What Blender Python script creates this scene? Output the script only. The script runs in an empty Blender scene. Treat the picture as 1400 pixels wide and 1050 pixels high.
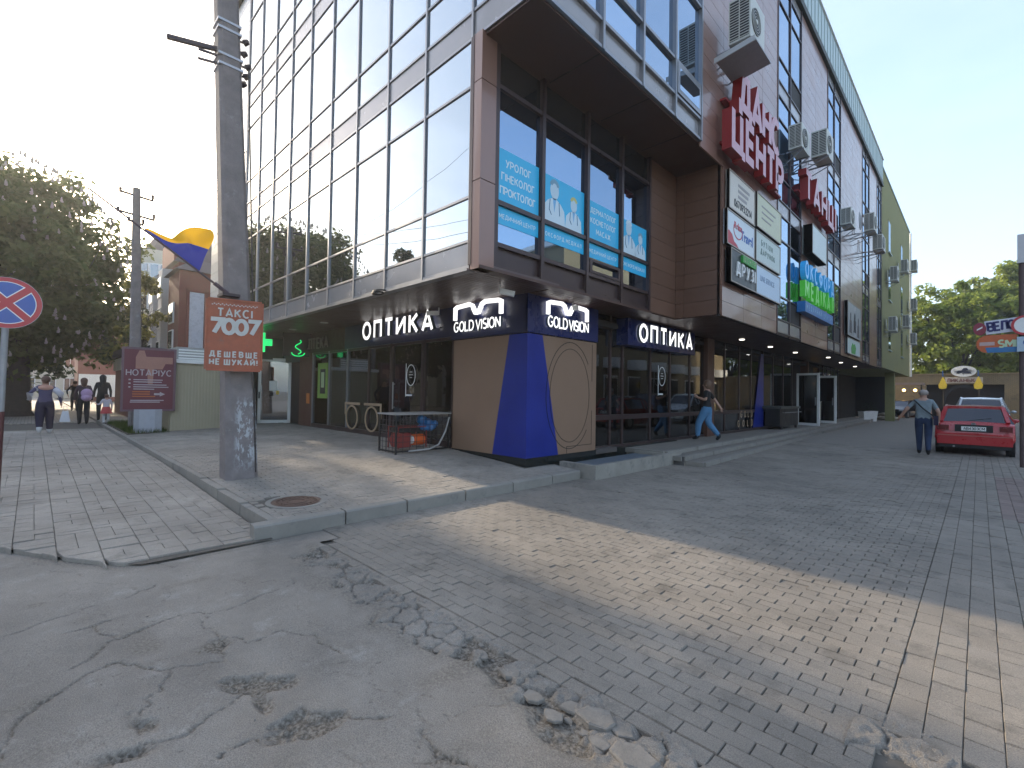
import bpy, bmesh, math, random
import numpy as np
from mathutils import Vector, Matrix
rnd = random.Random(7)
SC = bpy.context.scene
COL = SC.collection
R = math.radians
# ---------------------------------------------------------------- camera, sky, sun, exposure
yaw, pit, rol = R(44.643), R(1.163), R(0.910)
_fw = Vector((-math.sin(yaw), math.cos(yaw), 0)); _rt = Vector((math.cos(yaw), math.sin(yaw), 0)); _up = Vector((0, 0, 1))
_F = _fw*math.cos(pit) + _up*math.sin(pit); _U = _up*math.cos(pit) - _fw*math.sin(pit)
_R3 = _rt*math.cos(rol) + _U*math.sin(rol); _U3 = _U*math.cos(rol) - _rt*math.sin(rol)
cd = bpy.data.cameras.new('camera'); cam = bpy.data.objects.new('camera', cd); COL.objects.link(cam)
M = Matrix((( _R3.x, _U3.x, -_F.x, 0), (_R3.y, _U3.y, -_F.y, 0), (_R3.z, _U3.z, -_F.z, 0), (0, 0, 0, 1)))
cam.matrix_world = Matrix.Translation((0, 0, 1.6)) @ M
cd.sensor_width = 36; cd.lens = 36*646.87/1400; cd.clip_end = 3000; cd.clip_start = 0.05
SC.camera = cam
SUN_EL, SUN_AZ = 21.0, 2.2       # elevation; degrees the sun stands off the -X axis towards -Y
w = bpy.data.worlds.new('World'); SC.world = w; w.use_nodes = True
nt = w.node_tree; bg = nt.nodes['Background']; sky = nt.nodes.new('ShaderNodeTexSky')
sky.sky_type = 'NISHITA'; sky.sun_disc = False; sky.sun_elevation = R(SUN_EL); sky.sun_rotation = R(270 - SUN_AZ)
sky.air_density = 1.0; sky.dust_density = 2.2; sky.ozone_density = 1.0
# thin high cloud veils the blue
tc = nt.nodes.new('ShaderNodeTexCoord'); mp = nt.nodes.new('ShaderNodeMapping'); mp.inputs['Scale'].default_value = (1.0, 1.0, 3.2)
nz = nt.nodes.new('ShaderNodeTexNoise'); nz.inputs['Scale'].default_value = 2.2; nz.inputs['Detail'].default_value = 7; nz.inputs['Roughness'].default_value = .6
rp = nt.nodes.new('ShaderNodeValToRGB'); rp.color_ramp.elements[0].position = .35; rp.color_ramp.elements[1].position = .8
rp.color_ramp.elements[0].color = (.22, .22, .22, 1); rp.color_ramp.elements[1].color = (.6, .6, .6, 1)
mx = nt.nodes.new('ShaderNodeMixRGB'); mx.inputs[2].default_value = (1.95, 2.3, 2.85, 1)
nt.links.new(tc.outputs['Generated'], mp.inputs[0]); nt.links.new(mp.outputs[0], nz.inputs['Vector']); nt.links.new(nz.outputs[0], rp.inputs[0])
nt.links.new(rp.outputs[0], mx.inputs[0]); nt.links.new(sky.outputs[0], mx.inputs[1]); nt.links.new(mx.outputs[0], bg.inputs[0])
bg.inputs[1].default_value = 0.15
sl = bpy.data.lights.new('sun', 'SUN'); so = bpy.data.objects.new('sun', sl); COL.objects.link(so)
sl.energy = 2.0; sl.angle = R(1.0); sl.color = (1, .83, .60)
sd = Vector((-math.cos(R(SUN_EL))*math.cos(R(SUN_AZ)), -math.cos(R(SUN_EL))*math.sin(R(SUN_AZ)), math.sin(R(SUN_EL))))
so.rotation_euler = sd.to_track_quat('Z', 'Y').to_euler()
vs = SC.view_settings; vs.view_transform = 'Standard'; vs.look = 'None'; vs.gamma = 1; vs.use_curve_mapping = False; vs.exposure = 1.80
SC.cycles.max_bounces = 8; SC.cycles.transparent_max_bounces = 12
SC.cycles.sample_clamp_indirect = 6

# ---------------------------------------------------------------- materials
MATS = {}
def mat(name, col, rough=.6, metal=0., var=.12, scale=6., bump=0., bscale=40., emit=0., spec=.5, coat=0., stain=None, objvar=0., ior=None, trans=0., grime=0.):
    if name in MATS: return MATS[name]
    m = bpy.data.materials.new(name); m.use_nodes = True; n = m.node_tree; N = n.nodes; L = n.links
    b = N['Principled BSDF']; b.inputs['Roughness'].default_value = rough; b.inputs['Metallic'].default_value = metal
    b.inputs['Specular IOR Level'].default_value = spec; b.inputs['Coat Weight'].default_value = coat; b.inputs['Coat Roughness'].default_value = .06
    if ior: b.inputs['IOR'].default_value = ior
    c = (*col, 1) if len(col) == 3 else col
    src = None
    g = N.new('ShaderNodeNewGeometry')
    if var or stain:
        t = N.new('ShaderNodeTexNoise'); t.inputs['Scale'].default_value = scale; t.inputs['Detail'].default_value = 6; t.inputs['Roughness'].default_value = .65
        L.new(g.outputs['Position'], t.inputs['Vector'])
        r = N.new('ShaderNodeMapRange'); r.inputs[1].default_value = .25; r.inputs[2].default_value = .75
        r.inputs[3].default_value = 1-var; r.inputs[4].default_value = 1+var; L.new(t.outputs[0], r.inputs[0])
        mm = N.new('ShaderNodeVectorMath'); mm.operation = 'SCALE'; mm.inputs[0].default_value = c[:3]; L.new(r.outputs[0], mm.inputs['Scale'])
        src = mm.outputs[0]
        rr = N.new('ShaderNodeMapRange'); rr.inputs[1].default_value = .3; rr.inputs[2].default_value = .7
        rr.inputs[3].default_value = max(0, rough-.08); rr.inputs[4].default_value = min(1, rough+.08); L.new(t.outputs[0], rr.inputs[0]); L.new(rr.outputs[0], b.inputs['Roughness'])
        if stain:
            t2 = N.new('ShaderNodeTexNoise'); t2.inputs['Scale'].default_value = stain[1]; t2.inputs['Detail'].default_value = 9; t2.inputs['Roughness'].default_value = .75
            L.new(g.outputs['Position'], t2.inputs['Vector'])
            r2 = N.new('ShaderNodeMapRange'); r2.inputs[1].default_value = stain[2]; r2.inputs[2].default_value = stain[2]+.12; L.new(t2.outputs[0], r2.inputs[0])
            mc = N.new('ShaderNodeMixRGB'); mc.inputs[2].default_value = (*stain[0], 1); L.new(r2.outputs[0], mc.inputs[0]); L.new(src, mc.inputs[1]); src = mc.outputs[0]
    if objvar:
        oi = N.new('ShaderNodeObjectInfo'); ad = N.new('ShaderNodeMath'); ad.operation = 'ADD'; fr = N.new('ShaderNodeMath'); fr.operation = 'FRACT'
        L.new(oi.outputs['Random'], ad.inputs[0]); L.new(g.outputs['Random Per Island'], ad.inputs[1]); L.new(ad.outputs[0], fr.inputs[0])
        r3 = N.new('ShaderNodeMapRange'); r3.inputs[3].default_value = 1-objvar; r3.inputs[4].default_value = 1+objvar; L.new(fr.outputs[0], r3.inputs[0])
        m3 = N.new('ShaderNodeVectorMath'); m3.operation = 'SCALE'; L.new(r3.outputs[0], m3.inputs['Scale'])
        if src: L.new(src, m3.inputs[0])
        else: m3.inputs[0].default_value = c[:3]
        src = m3.outputs[0]
    if grime:
        t5 = N.new('ShaderNodeTexNoise'); t5.inputs['Scale'].default_value = .45; t5.inputs['Detail'].default_value = 10; t5.inputs['Roughness'].default_value = .7; L.new(g.outputs['Position'], t5.inputs['Vector'])
        t6 = N.new('ShaderNodeTexNoise'); t6.inputs['Scale'].default_value = 170; t6.inputs['Detail'].default_value = 2; L.new(g.outputs['Position'], t6.inputs['Vector'])
        r5 = N.new('ShaderNodeMapRange'); r5.inputs[1].default_value = .35; r5.inputs[2].default_value = .65; r5.inputs[3].default_value = 1-grime; r5.inputs[4].default_value = 1+grime*.7; L.new(t5.outputs[0], r5.inputs[0])
        r6 = N.new('ShaderNodeMapRange'); r6.inputs[1].default_value = .3; r6.inputs[2].default_value = .7; r6.inputs[3].default_value = 1-grime*1.1; r6.inputs[4].default_value = 1+grime*1.1; L.new(t6.outputs[0], r6.inputs[0])
        mq = N.new('ShaderNodeMath'); mq.operation = 'MULTIPLY'; L.new(r5.outputs[0], mq.inputs[0]); L.new(r6.outputs[0], mq.inputs[1]); m7 = N.new('ShaderNodeVectorMath'); m7.operation = 'SCALE'; L.new(mq.outputs[0], m7.inputs['Scale']); L.new(src, m7.inputs[0]); src = m7.outputs[0]
    if src: L.new(src, b.inputs['Base Color'])
    else: b.inputs['Base Color'].default_value = c
    if bump:
        t = N.new('ShaderNodeTexNoise'); t.inputs['Scale'].default_value = bscale; t.inputs['Detail'].default_value = 5
        L.new(g.outputs['Position'], t.inputs['Vector']); bp = N.new('ShaderNodeBump'); bp.inputs['Strength'].default_value = bump; bp.inputs['Distance'].default_value = .01
        L.new(t.outputs[0], bp.inputs['Height']); L.new(bp.outputs[0], b.inputs['Normal'])
    if emit: b.inputs['Emission Color'].default_value = c; b.inputs['Emission Strength'].default_value = emit
    if trans: b.inputs['Transmission Weight'].default_value = trans
    MATS[name] = m; return m
def mirror_glass(name, tint, dark, fac, wave=.0):
    m = bpy.data.materials.new(name); m.use_nodes = True; n = m.node_tree; N = n.nodes; L = n.links; N.clear()
    o = N.new('ShaderNodeOutputMaterial'); g = N.new('ShaderNodeBsdfGlossy'); g.inputs[0].default_value = (*tint, 1); g.inputs['Roughness'].default_value = .015
    d = N.new('ShaderNodeBsdfDiffuse'); d.inputs[0].default_value = (*dark, 1); x = N.new('ShaderNodeMixShader')
    f = N.new('ShaderNodeLayerWeight'); f.inputs[0].default_value = .35; r = N.new('ShaderNodeMapRange'); r.inputs[3].default_value = fac; r.inputs[4].default_value = 1
    L.new(f.outputs['Fresnel'], r.inputs[0]); L.new(r.outputs[0], x.inputs[0]); L.new(d.outputs[0], x.inputs[1]); L.new(g.outputs[0], x.inputs[2]); L.new(x.outputs[0], o.inputs[0])
    oi = N.new('ShaderNodeObjectInfo'); rv = N.new('ShaderNodeMapRange'); rv.inputs[3].default_value = .88; rv.inputs[4].default_value = 1.08; L.new(oi.outputs['Random'], rv.inputs[0]); sv_ = N.new('ShaderNodeVectorMath'); sv_.operation = 'SCALE'; sv_.inputs[0].default_value = tint; L.new(rv.outputs[0], sv_.inputs['Scale']); L.new(sv_.outputs[0], g.inputs[0])
    ge = N.new('ShaderNodeNewGeometry'); t = N.new('ShaderNodeTexNoise'); t.inputs['Scale'].default_value = .9; t.inputs['Detail'].default_value = 1
    L.new(ge.outputs['Position'], t.inputs['Vector']); b = N.new('ShaderNodeBump'); b.inputs['Strength'].default_value = wave; b.inputs['Distance'].default_value = .05
    L.new(t.outputs[0], b.inputs['Height']); L.new(b.outputs[0], g.inputs['Normal'])
    MATS[name] = m; return m
def cloth(name, col, s=9): return mat(name, col, .9, var=.22, scale=s, bump=1., bscale=13, spec=.2)
def clear_glass(name, tint=(.75, .78, .78), refl=.06):
    m = bpy.data.materials.new(name); m.use_nodes = True; n = m.node_tree; N = n.nodes; L = n.links; N.clear()
    o = N.new('ShaderNodeOutputMaterial'); g = N.new('ShaderNodeBsdfGlossy'); g.inputs['Roughness'].default_value = .01; g.inputs[0].default_value = (.9, .95, 1, 1)
    d = N.new('ShaderNodeBsdfTransparent'); d.inputs[0].default_value = (*tint, 1); x = N.new('ShaderNodeMixShader')
    f = N.new('ShaderNodeFresnel'); f.inputs[0].default_value = 1.5; r = N.new('ShaderNodeMapRange'); r.inputs[3].default_value = refl; r.inputs[4].default_value = 1
    L.new(f.outputs[0], r.inputs[0]); L.new(r.outputs[0], x.inputs[0]); L.new(d.outputs[0], x.inputs[1]); L.new(g.outputs[0], x.inputs[2]); L.new(x.outputs[0], o.inputs[0])
    MATS[name] = m; return m
def leaf_mat(name, c1, c2, tr=.45):
    m = bpy.data.materials.new(name); m.use_nodes = True; n = m.node_tree; N = n.nodes; L = n.links; N.clear()
    o = N.new('ShaderNodeOutputMaterial'); d = N.new('ShaderNodeBsdfDiffuse'); t = N.new('ShaderNodeBsdfTranslucent'); x = N.new('ShaderNodeMixShader'); x.inputs[0].default_value = tr
    ge = N.new('ShaderNodeNewGeometry'); mc = N.new('ShaderNodeMixRGB'); mc.inputs[1].default_value = (*c1, 1); mc.inputs[2].default_value = (*c2, 1)
    nn = N.new('ShaderNodeTexNoise'); nn.inputs['Scale'].default_value = .7; L.new(ge.outputs['Position'], nn.inputs['Vector'])
    av = N.new('ShaderNodeMath'); av.operation = 'MULTIPLY_ADD'; av.inputs[1].default_value = .6; L.new(ge.outputs['Random Per Island'], av.inputs[0]); 
    sb = N.new('ShaderNodeMath'); sb.operation = 'SUBTRACT'; sb.inputs[1].default_value = .3; L.new(nn.outputs[0], sb.inputs[0]); L.new(sb.outputs[0], av.inputs[2])
    L.new(av.outputs[0], mc.inputs[0]); L.new(mc.outputs[0], d.inputs[0]); L.new(mc.outputs[0], t.inputs[0]); L.new(d.outputs[0], x.inputs[1]); L.new(t.outputs[0], x.inputs[2]); L.new(x.outputs[0], o.inputs[0])
    MATS[name] = m; return m

# ---------------------------------------------------------------- mesh helpers
class MB:
    def __init__(s): s.v = []; s.f = []
    def add(s, vs, fs):
        k = len(s.v); s.v += [tuple(p) for p in vs]; s.f += [tuple(i+k for i in f) for f in fs]; return s
    def box(s, x0, x1, y0, y1, z0, z1):
        return s.add([(x0,y0,z0),(x1,y0,z0),(x1,y1,z0),(x0,y1,z0),(x0,y0,z1),(x1,y0,z1),(x1,y1,z1),(x0,y1,z1)],
                     [(0,3,2,1),(4,5,6,7),(0,1,5,4),(1,2,6,5),(2,3,7,6),(3,0,4,7)])
    def obox(s, c, ax, hx, ay, hy, az, hz):
        c = Vector(c); ax = Vector(ax).normalized()*hx; ay = Vector(ay).normalized()*hy; az = Vector(az).normalized()*hz
        P = [c-ax-ay-az, c+ax-ay-az, c+ax+ay-az, c-ax+ay-az, c-ax-ay+az, c+ax-ay+az, c+ax+ay+az, c-ax+ay+az]
        return s.add(P, [(0,3,2,1),(4,5,6,7),(0,1,5,4),(1,2,6,5),(2,3,7,6),(3,0,4,7)])
    def bar(s, p, q, r, up=(0,0,1), r2=None):
        p = Vector(p); q = Vector(q); d = q-p; u = Vector(up)
        if abs(d.normalized().dot(u)) > .95: u = Vector((1,0,0))
        a = d.cross(u).normalized(); b = a.cross(d).normalized()
        return s.obox((p+q)/2, d, d.length/2, a, r, b, r2 or r)
    def cyl(s, p, q, r0, r1=None, n=10, caps=True):
        r1 = r0 if r1 is None else r1; p = Vector(p); q = Vector(q); d = (q-p).normalized(); u = Vector((0,0,1)) if abs(d.z) < .9 else Vector((1,0,0))
        a = d.cross(u).normalized(); b = d.cross(a).normalized(); V = []
        for c, r in ((p, r0), (q, r1)):
            for i in range(n):
                t = 2*math.pi*i/n; V.append(c + a*(r*math.cos(t)) + b*(r*math.sin(t)))
        F = [(i, (i+1) % n, n+(i+1) % n, n+i) for i in range(n)]
        if caps: F += [tuple(range(n))[::-1], tuple(range(n, 2*n))]
        return s.add(V, F)
    def tube(s, pts, rad, n=6):
        pts = [Vector(p) for p in pts]; rs = rad if isinstance(rad, (list, tuple)) else [rad]*len(pts); V = []; F = []
        for k, p in enumerate(pts):
            d = (pts[min(k+1, len(pts)-1)] - pts[max(k-1, 0)]).normalized(); u = Vector((0,0,1)) if abs(d.z) < .9 else Vector((1,0,0))
            a = d.cross(u).normalized(); b = d.cross(a).normalized()
            for i in range(n):
                t = 2*math.pi*i/n; V.append(p + a*(rs[k]*math.cos(t)) + b*(rs[k]*math.sin(t)))
        for k in range(len(pts)-1):
            for i in range(n): F.append((k*n+i, k*n+(i+1) % n, (k+1)*n+(i+1) % n, (k+1)*n+i))
        F += [tuple(range(n))[::-1], tuple(range((len(pts)-1)*n, len(pts)*n))]
        return s.add(V, F)
    def ball(s, c, rx, ry=None, rz=None, n=10, m=7):
        ry = ry or rx; rz = rz or rx; V = [(c[0], c[1], c[2]-rz)]; F = []
        for j in range(1, m):
            ph = -math.pi/2 + math.pi*j/m
            for i in range(n):
                t = 2*math.pi*i/n; V.append((c[0]+rx*math.cos(ph)*math.cos(t), c[1]+ry*math.cos(ph)*math.sin(t), c[2]+rz*math.sin(ph)))
        V.append((c[0], c[1], c[2]+rz)); e = len(V)-1
        for i in range(n):
            F.append((0, 1+(i+1) % n, 1+i)); F.append((e, 1+(m-2)*n+i, 1+(m-2)*n+(i+1) % n))
            for j in range(m-2): F.append((1+j*n+i, 1+j*n+(i+1) % n, 1+(j+1)*n+(i+1) % n, 1+(j+1)*n+i))
        return s.add(V, F)
    def plate(s, pts2, O, A, B, d):
        """polygon pts2 in frame (A right, B up) at O, extruded d along A x B, front face outermost"""
        O = Vector(O); A = Vector(A); B = Vector(B); Nn = A.cross(B).normalized(); n = len(pts2)
        ar = sum(pts2[i][0]*pts2[(i+1) % n][1]-pts2[(i+1) % n][0]*pts2[i][1] for i in range(n))
        if ar < 0: pts2 = pts2[::-1]
        V = [O+A*x+B*y for x, y in pts2] + [O+A*x+B*y+Nn*d for x, y in pts2]
        return s.add(V, [tuple(range(n))[::-1], tuple(range(n, 2*n))] + [(i, (i+1) % n, n+(i+1) % n, n+i) for i in range(n)])
    def ring(s, O, A, B, cx, cy, rx, ry, wd, d, n=28, a0=0, a1=360):
        O = Vector(O); A = Vector(A); B = Vector(B); Nn = A.cross(B).normalized(); V = []; F = []; full = a1-a0 >= 360
        k = n if full else n+1
        for i in range(k):
            t = R(a0+(a1-a0)*i/n); c, q = math.cos(t), math.sin(t)
            for (u, v, h) in ((rx, ry, 0), (rx, ry, d), (rx-wd, ry-wd, d), (rx-wd, ry-wd, 0)): V.append(O+A*(cx+u*c)+B*(cy+v*q)+Nn*h)
        for i in range(n):
            j = (i+1) % k
            for e in range(4): F.append((i*4+e, j*4+e, j*4+(e+1) % 4, i*4+(e+1) % 4))
        return s.add(V, F)
    def mesh(s, name, m, off=(0,0,0), smooth=False, fix=True):
        me = bpy.data.meshes.new(name); o = off
        me.from_pydata([(p[0]-o[0], p[1]-o[1], p[2]-o[2]) for p in s.v], [], s.f)
        if fix and len(s.f) < 20000:
            bm = bmesh.new(); bm.from_mesh(me); bmesh.ops.recalc_face_normals(bm, faces=bm.faces); bm.to_mesh(me); bm.free()
        if smooth: me.shade_smooth()
        if m: me.materials.append(m)
        return me
def link(o, parent=None, kind=None):
    COL.objects.link(o)
    if parent: o.parent = parent
    if kind: o['kind'] = kind
    return o
def wloc(p):
    v = Vector((0,0,0))
    while p: v += p.location; p = p.parent
    return v
def thing(name, label, cat, loc, group=None, rz=0):
    o = bpy.data.objects.new(name, None); o.location = loc; o.rotation_euler[2] = rz; o.empty_display_size = .2; COL.objects.link(o)
    o['label'] = label; o['category'] = cat
    if group: o['group'] = group
    return o
def tagit(o, label, cat, group=None):
    o['label'] = label; o['category'] = cat
    if group: o['group'] = group
    return o
def part(name, mb, m, parent=None, local=False, smooth=False, kind=None):
    """mesh object; world coordinates unless local"""
    base = (0,0,0) if (parent is None or local) else wloc(parent)
    o = bpy.data.objects.new(name, mb.mesh(name, m, base, smooth)); return link(o, parent, kind)
def solo(name, mb, m, label, cat, loc=(0,0,0), group=None, smooth=False):
    o = bpy.data.objects.new(name, mb.mesh(name, m, loc, smooth)); o.location = loc; COL.objects.link(o); return tagit(o, label, cat, group)
_UB = {}
def ub(name, m, parent, x0, x1, y0, y1, z0, z1, kind=None, rot=None):
    """a box part that shares one unit mesh per material"""
    if m.name not in _UB: _UB[m.name] = MB().box(-.5,.5,-.5,.5,-.5,.5).mesh('unit_'+m.name, m)
    o = bpy.data.objects.new(name, _UB[m.name]); b = wloc(parent) if parent else Vector((0,0,0))
    o.location = Vector(((x0+x1)/2, (y0+y1)/2, (z0+z1)/2)) - b; o.scale = (x1-x0, y1-y0, z1-z0)
    if rot: o.rotation_euler = rot
    return link(o, parent, kind)

# ---------------------------------------------------------------- stroke lettering
def arc(cx, cy, rx, ry, a0, a1, n=10): return [(cx+rx*math.cos(R(a0+(a1-a0)*i/n)), cy+ry*math.sin(R(a0+(a1-a0)*i/n))) for i in range(n+1)]
_O = lambda w: [arc(w/2, .5, w/2, .5, 90, 450, 18)]
_P = [[(0,0),(0,1),(.3,1)]+arc(.3,.72,.28,.28,90,-90,8)[1:]+[(0,.44)]]
G = {'О':(.72,_O(.72)), 'П':(.62,[[(0,0),(0,1),(.62,1),(.62,0)]]), 'Т':(.62,[[(0,1),(.62,1)],[(.31,1),(.31,0)]]),
 'И':(.64,[[(0,1),(0,0)],[(0,.05),(.64,.95)],[(.64,1),(.64,0)]]), 'К':(.6,[[(0,0),(0,1)],[(.58,1),(.04,.48)],[(.18,.6),(.6,0)]]),
 'А':(.7,[[(0,0),(.35,1),(.7,0)],[(.14,.28),(.56,.28)]]), 'G':(.72,[arc(.37,.5,.37,.5,45,320,16)+[(.7,.45),(.42,.45)]]),
 'L':(.5,[[(0,1),(0,0),(.5,0)]]), 'D':(.66,[[(0,0),(0,1),(.28,1)]+arc(.28,.5,.38,.5,90,-90,10)[1:]+[(0,0)]]), 'V':(.68,[[(0,1),(.34,0),(.68,1)]]),
 'I':(.02,[[(.01,0),(.01,1)]]), 'S':(.54,[arc(.28,.74,.26,.26,40,270,9)+arc(.28,.25,.27,.25,90,-140,9)[1:]]), 'N':(.64,[[(0,0),(0,1)],[(0,.97),(.64,.03)],[(.64,0),(.64,1)]]),
 'Д':(.76,[[(.12,.12),(.26,1),(.6,1),(.62,.12)],[(0,-.18),(0,.12),(.76,.12),(.76,-.18)]]), 'Н':(.62,[[(0,0),(0,1)],[(.62,0),(.62,1)],[(0,.5),(.62,.5)]]),
 'С':(.66,[arc(.37,.5,.37,.5,50,310,14)]), 'Ц':(.7,[[(0,1),(0,0),(.6,0)],[(.56,1),(.56,0)],[(.7,.06),(.7,-.2)]]), 'Е':(.52,[[(.52,1),(0,1),(0,0),(.52,0)],[(0,.51),(.46,.51)]]),
 'Р':(.58,_P), '7':(.56,[[(0,1),(.56,1),(.18,0)]]), '0':(.56,[arc(.28,.5,.28,.5,90,450,16)]), 'Ш':(.84,[[(0,1),(0,0),(.84,0),(.84,1)],[(.42,1),(.42,0)]]),
 'В':(.58,[[(0,0),(0,1),(.3,1)]+arc(.3,.76,.24,.24,90,-90,7)[1:]+[(0,.52)],[(.3,.52)]+arc(.3,.26,.28,.26,90,-90,7)[1:]+[(0,0)]]),
 'У':(.62,[[(0,1),(.34,.38)],[(.64,1),(.2,0),(.05,0)]]), 'Й':(.64,[[(0,1),(0,0)],[(0,.05),(.64,.95)],[(.64,1),(.64,0)],[(.18,1.22),(.32,1.14),(.46,1.22)]]),
 '!':(.04,[[(.02,1),(.02,.3)],[(.02,.12),(.02,0)]]), 'Г':(.5,[[(0,0),(0,1),(.5,1)]]), 'Л':(.64,[[(0,0),(.1,.08),(.2,1),(.64,1),(.64,0)]]), 'М':(.78,[[(0,0),(0,1)],[(.02,1),(.39,.3),(.76,1)],[(.78,1),(.78,0)]]),
 'Ч':(.56,[[(0,1),(0,.55),(.1,.42),(.56,.42)],[(.56,1),(.56,0)]]), 'Ф':(.8,[arc(.4,.52,.4,.32,90,450,14),[(.4,1.05),(.4,-.05)]]), 'Ж':(.9,[[(.45,1),(.45,0)],[(0,1),(.38,.52),(0,0)],[(.9,1),(.52,.52),(.9,0)]]),
 'Х':(.64,[[(0,0),(.64,1)],[(0,1),(.64,0)]]), 'Ь':(.56,[[(0,1),(0,0),(.3,0)]+arc(.3,.28,.26,.28,-90,90,7)[1:]+[(0,.56)]]), 'З':(.52,[arc(.24,.75,.26,.25,140,-80,8),arc(.24,.26,.28,.26,80,-140,8)]),
 'Б':(.56,[[(.5,1),(0,1),(0,0),(.3,0)]+arc(.3,.28,.26,.28,-90,90,7)[1:]+[(0,.56)]]), '3':(.52,[arc(.24,.75,.26,.25,140,-80,8),arc(.24,.26,.28,.26,80,-140,8)]),
 '4':(.58,[[(.44,0),(.44,1),(0,.3),(.58,.3)]]), '6':(.56,[arc(.28,.3,.28,.3,120,480,14),[(.42,1),(.1,.5)]]), '9':(.56,[arc(.28,.7,.28,.3,120,480,14),[(.5,.55),(.15,0)]]),
 '2':(.54,[arc(.27,.72,.27,.28,160,-20,8)+[(0,0),(.54,0)]]), '5':(.54,[[(.5,1),(.06,1),(.03,.55)]+arc(.25,.32,.29,.32,100,-140,9)]), '1':(.3,[[(0,.8),(.22,1),(.22,0)]]), '8':(.54,[arc(.27,.76,.22,.24,90,450,12),arc(.27,.27,.27,.27,90,450,12)]),
 'Є':(.64,[arc(.37,.5,.37,.5,50,310,14),[(.02,.5),(.5,.5)]]), 'Я':(.58,[[(.58,0),(.58,1),(.3,1)]+arc(.3,.72,.28,.28,90,270,8)[1:]+[(.58,.44)],[(.3,.44),(.02,0)]]), '-':(.3,[[(0,.45),(.3,.45)]]), '.':(.04,[[(.02,.1),(.02,0)]])}
for a, b in zip('OTKAHCEPBMXІR', 'ОТКАНСЕРВМХIР'):
    if b in G: G[a] = G[b]
G['R'] = (.6, _P+[[(.25,.44),(.6,0)]])
def stroke(mb, pl, wt, O, A, B, d, h, lift):
    Nn = A.cross(B).normalized(); closed = len(pl) > 3 and abs(pl[0][0]-pl[-1][0]) + abs(pl[0][1]-pl[-1][1]) < 1e-6
    P = [Vector((x*h, y*h)) for x, y in (pl[:-1] if closed else pl)]; n = len(P); V = []; F = []; w2 = wt*h/2
    for i, p in enumerate(P):
        a = P[i-1] if (i or closed) else None; c = P[(i+1) % n] if (i < n-1 or closed) else None
        d0 = (p-a).normalized() if a is not None else None; d1 = (c-p).normalized() if c is not None else None
        if d0 is None: d0 = d1
        if d1 is None: d1 = d0
        nn = Vector((-(d0+d1).y, (d0+d1).x))
        if nn.length < 1e-6: nn = Vector((-d0.y, d0.x))
        nn.normalize(); k = w2/max(.45, nn.dot(Vector((-d0.y, d0.x))))
        for s_, hh in ((1, 0), (1, d), (-1, d), (-1, 0)):
            q = p+nn*k*s_; V.append(O+A*q.x+B*q.y+Nn*(hh+(lift if hh else 0)))
    m = n if closed else n-1
    for i in range(m):
        j = (i+1) % n
        for e in range(4): F.append((i*4+e, i*4+(e+1) % 4, j*4+(e+1) % 4, j*4+e))
    if not closed: F += [(0,1,2,3), ((n-1)*4+3, (n-1)*4+2, (n-1)*4+1, (n-1)*4)]
    mb.add(V, F)
def write(txt, O, A, B, h, wt, d, m, parent, letters=True, gap=.22, wid=None, squeeze=1., name='letter', side=None, center=False):
    """lay txt from O along A; each letter its own object when letters"""
    O = Vector(O); A = Vector(A).normalized(); B = Vector(B).normalized()
    tot = sum((G[c][0]*squeeze+gap if c != ' ' else .4) for c in txt) - gap
    if wid:
        sp = (wid/h-sum(G[c][0]*squeeze for c in txt if c != ' '))/max(1, len(txt)-1) ; use = max(.1, sp)
        tot2 = sum((G[c][0]*squeeze+use if c != ' ' else use) for c in txt)-use
        if tot2*h > wid*1.02: squeeze *= wid/(tot2*h); use = use*wid/(tot2*h); 
        gap = use; tot = wid/h
    x = -tot*h/2 if center else 0.; all_ = MB(); lift = 0
    for c in txt:
        if c == ' ': x += (gap if wid else .4)*h; continue
        gw, st = G[c]; mb = MB() if letters else all_
        for k, pl in enumerate(st): stroke(mb, [(px*squeeze, py) for px, py in pl], wt, O+A*x, A, B, d, h, .0006*k)
        x += (gw*squeeze+gap)*h
        if letters:
            o = part(name, mb, m, parent)
            if side: o.data.materials.append(side); [setattr(p, 'material_index', 1) for p in o.data.polygons if abs(Vector(p.normal).dot(A.cross(B))) < .5]
    if not letters: return part(name, all_, m, parent, kind='stuff')
X_, Y_, Z_ = Vector((1,0,0)), Vector((0,1,0)), Vector((0,0,1))
def btext(s, O, A, B, h, m, parent, off=.0, name='lettering', d=.004):
    c = bpy.data.curves.new('t', 'FONT'); c.body = s; c.size = h*1.4; c.offset = off; c.extrude = d/2
    o = bpy.data.objects.new('t', c); COL.objects.link(o); dg = bpy.context.evaluated_depsgraph_get()
    me = bpy.data.meshes.new_from_object(o.evaluated_get(dg)); bpy.data.objects.remove(o)
    A = Vector(A).normalized(); B = Vector(B).normalized(); Nn = A.cross(B); b = wloc(parent)
    me.transform(Matrix(((A.x,B.x,Nn.x,O[0]-b.x),(A.y,B.y,Nn.y,O[1]-b.y),(A.z,B.z,Nn.z,O[2]-b.z),(0,0,0,1)))); me.materials.clear(); me.materials.append(m)
    return link(bpy.data.objects.new(name, me), parent, 'stuff')

def cam_px(P):
    d = Vector(P)-Vector((0,0,1.6)); z = d.dot(_F)
    if z < .05: return None
    return 700+646.87*d.dot(_R3)/z, 525-646.87*d.dot(_U3)/z, z
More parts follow.
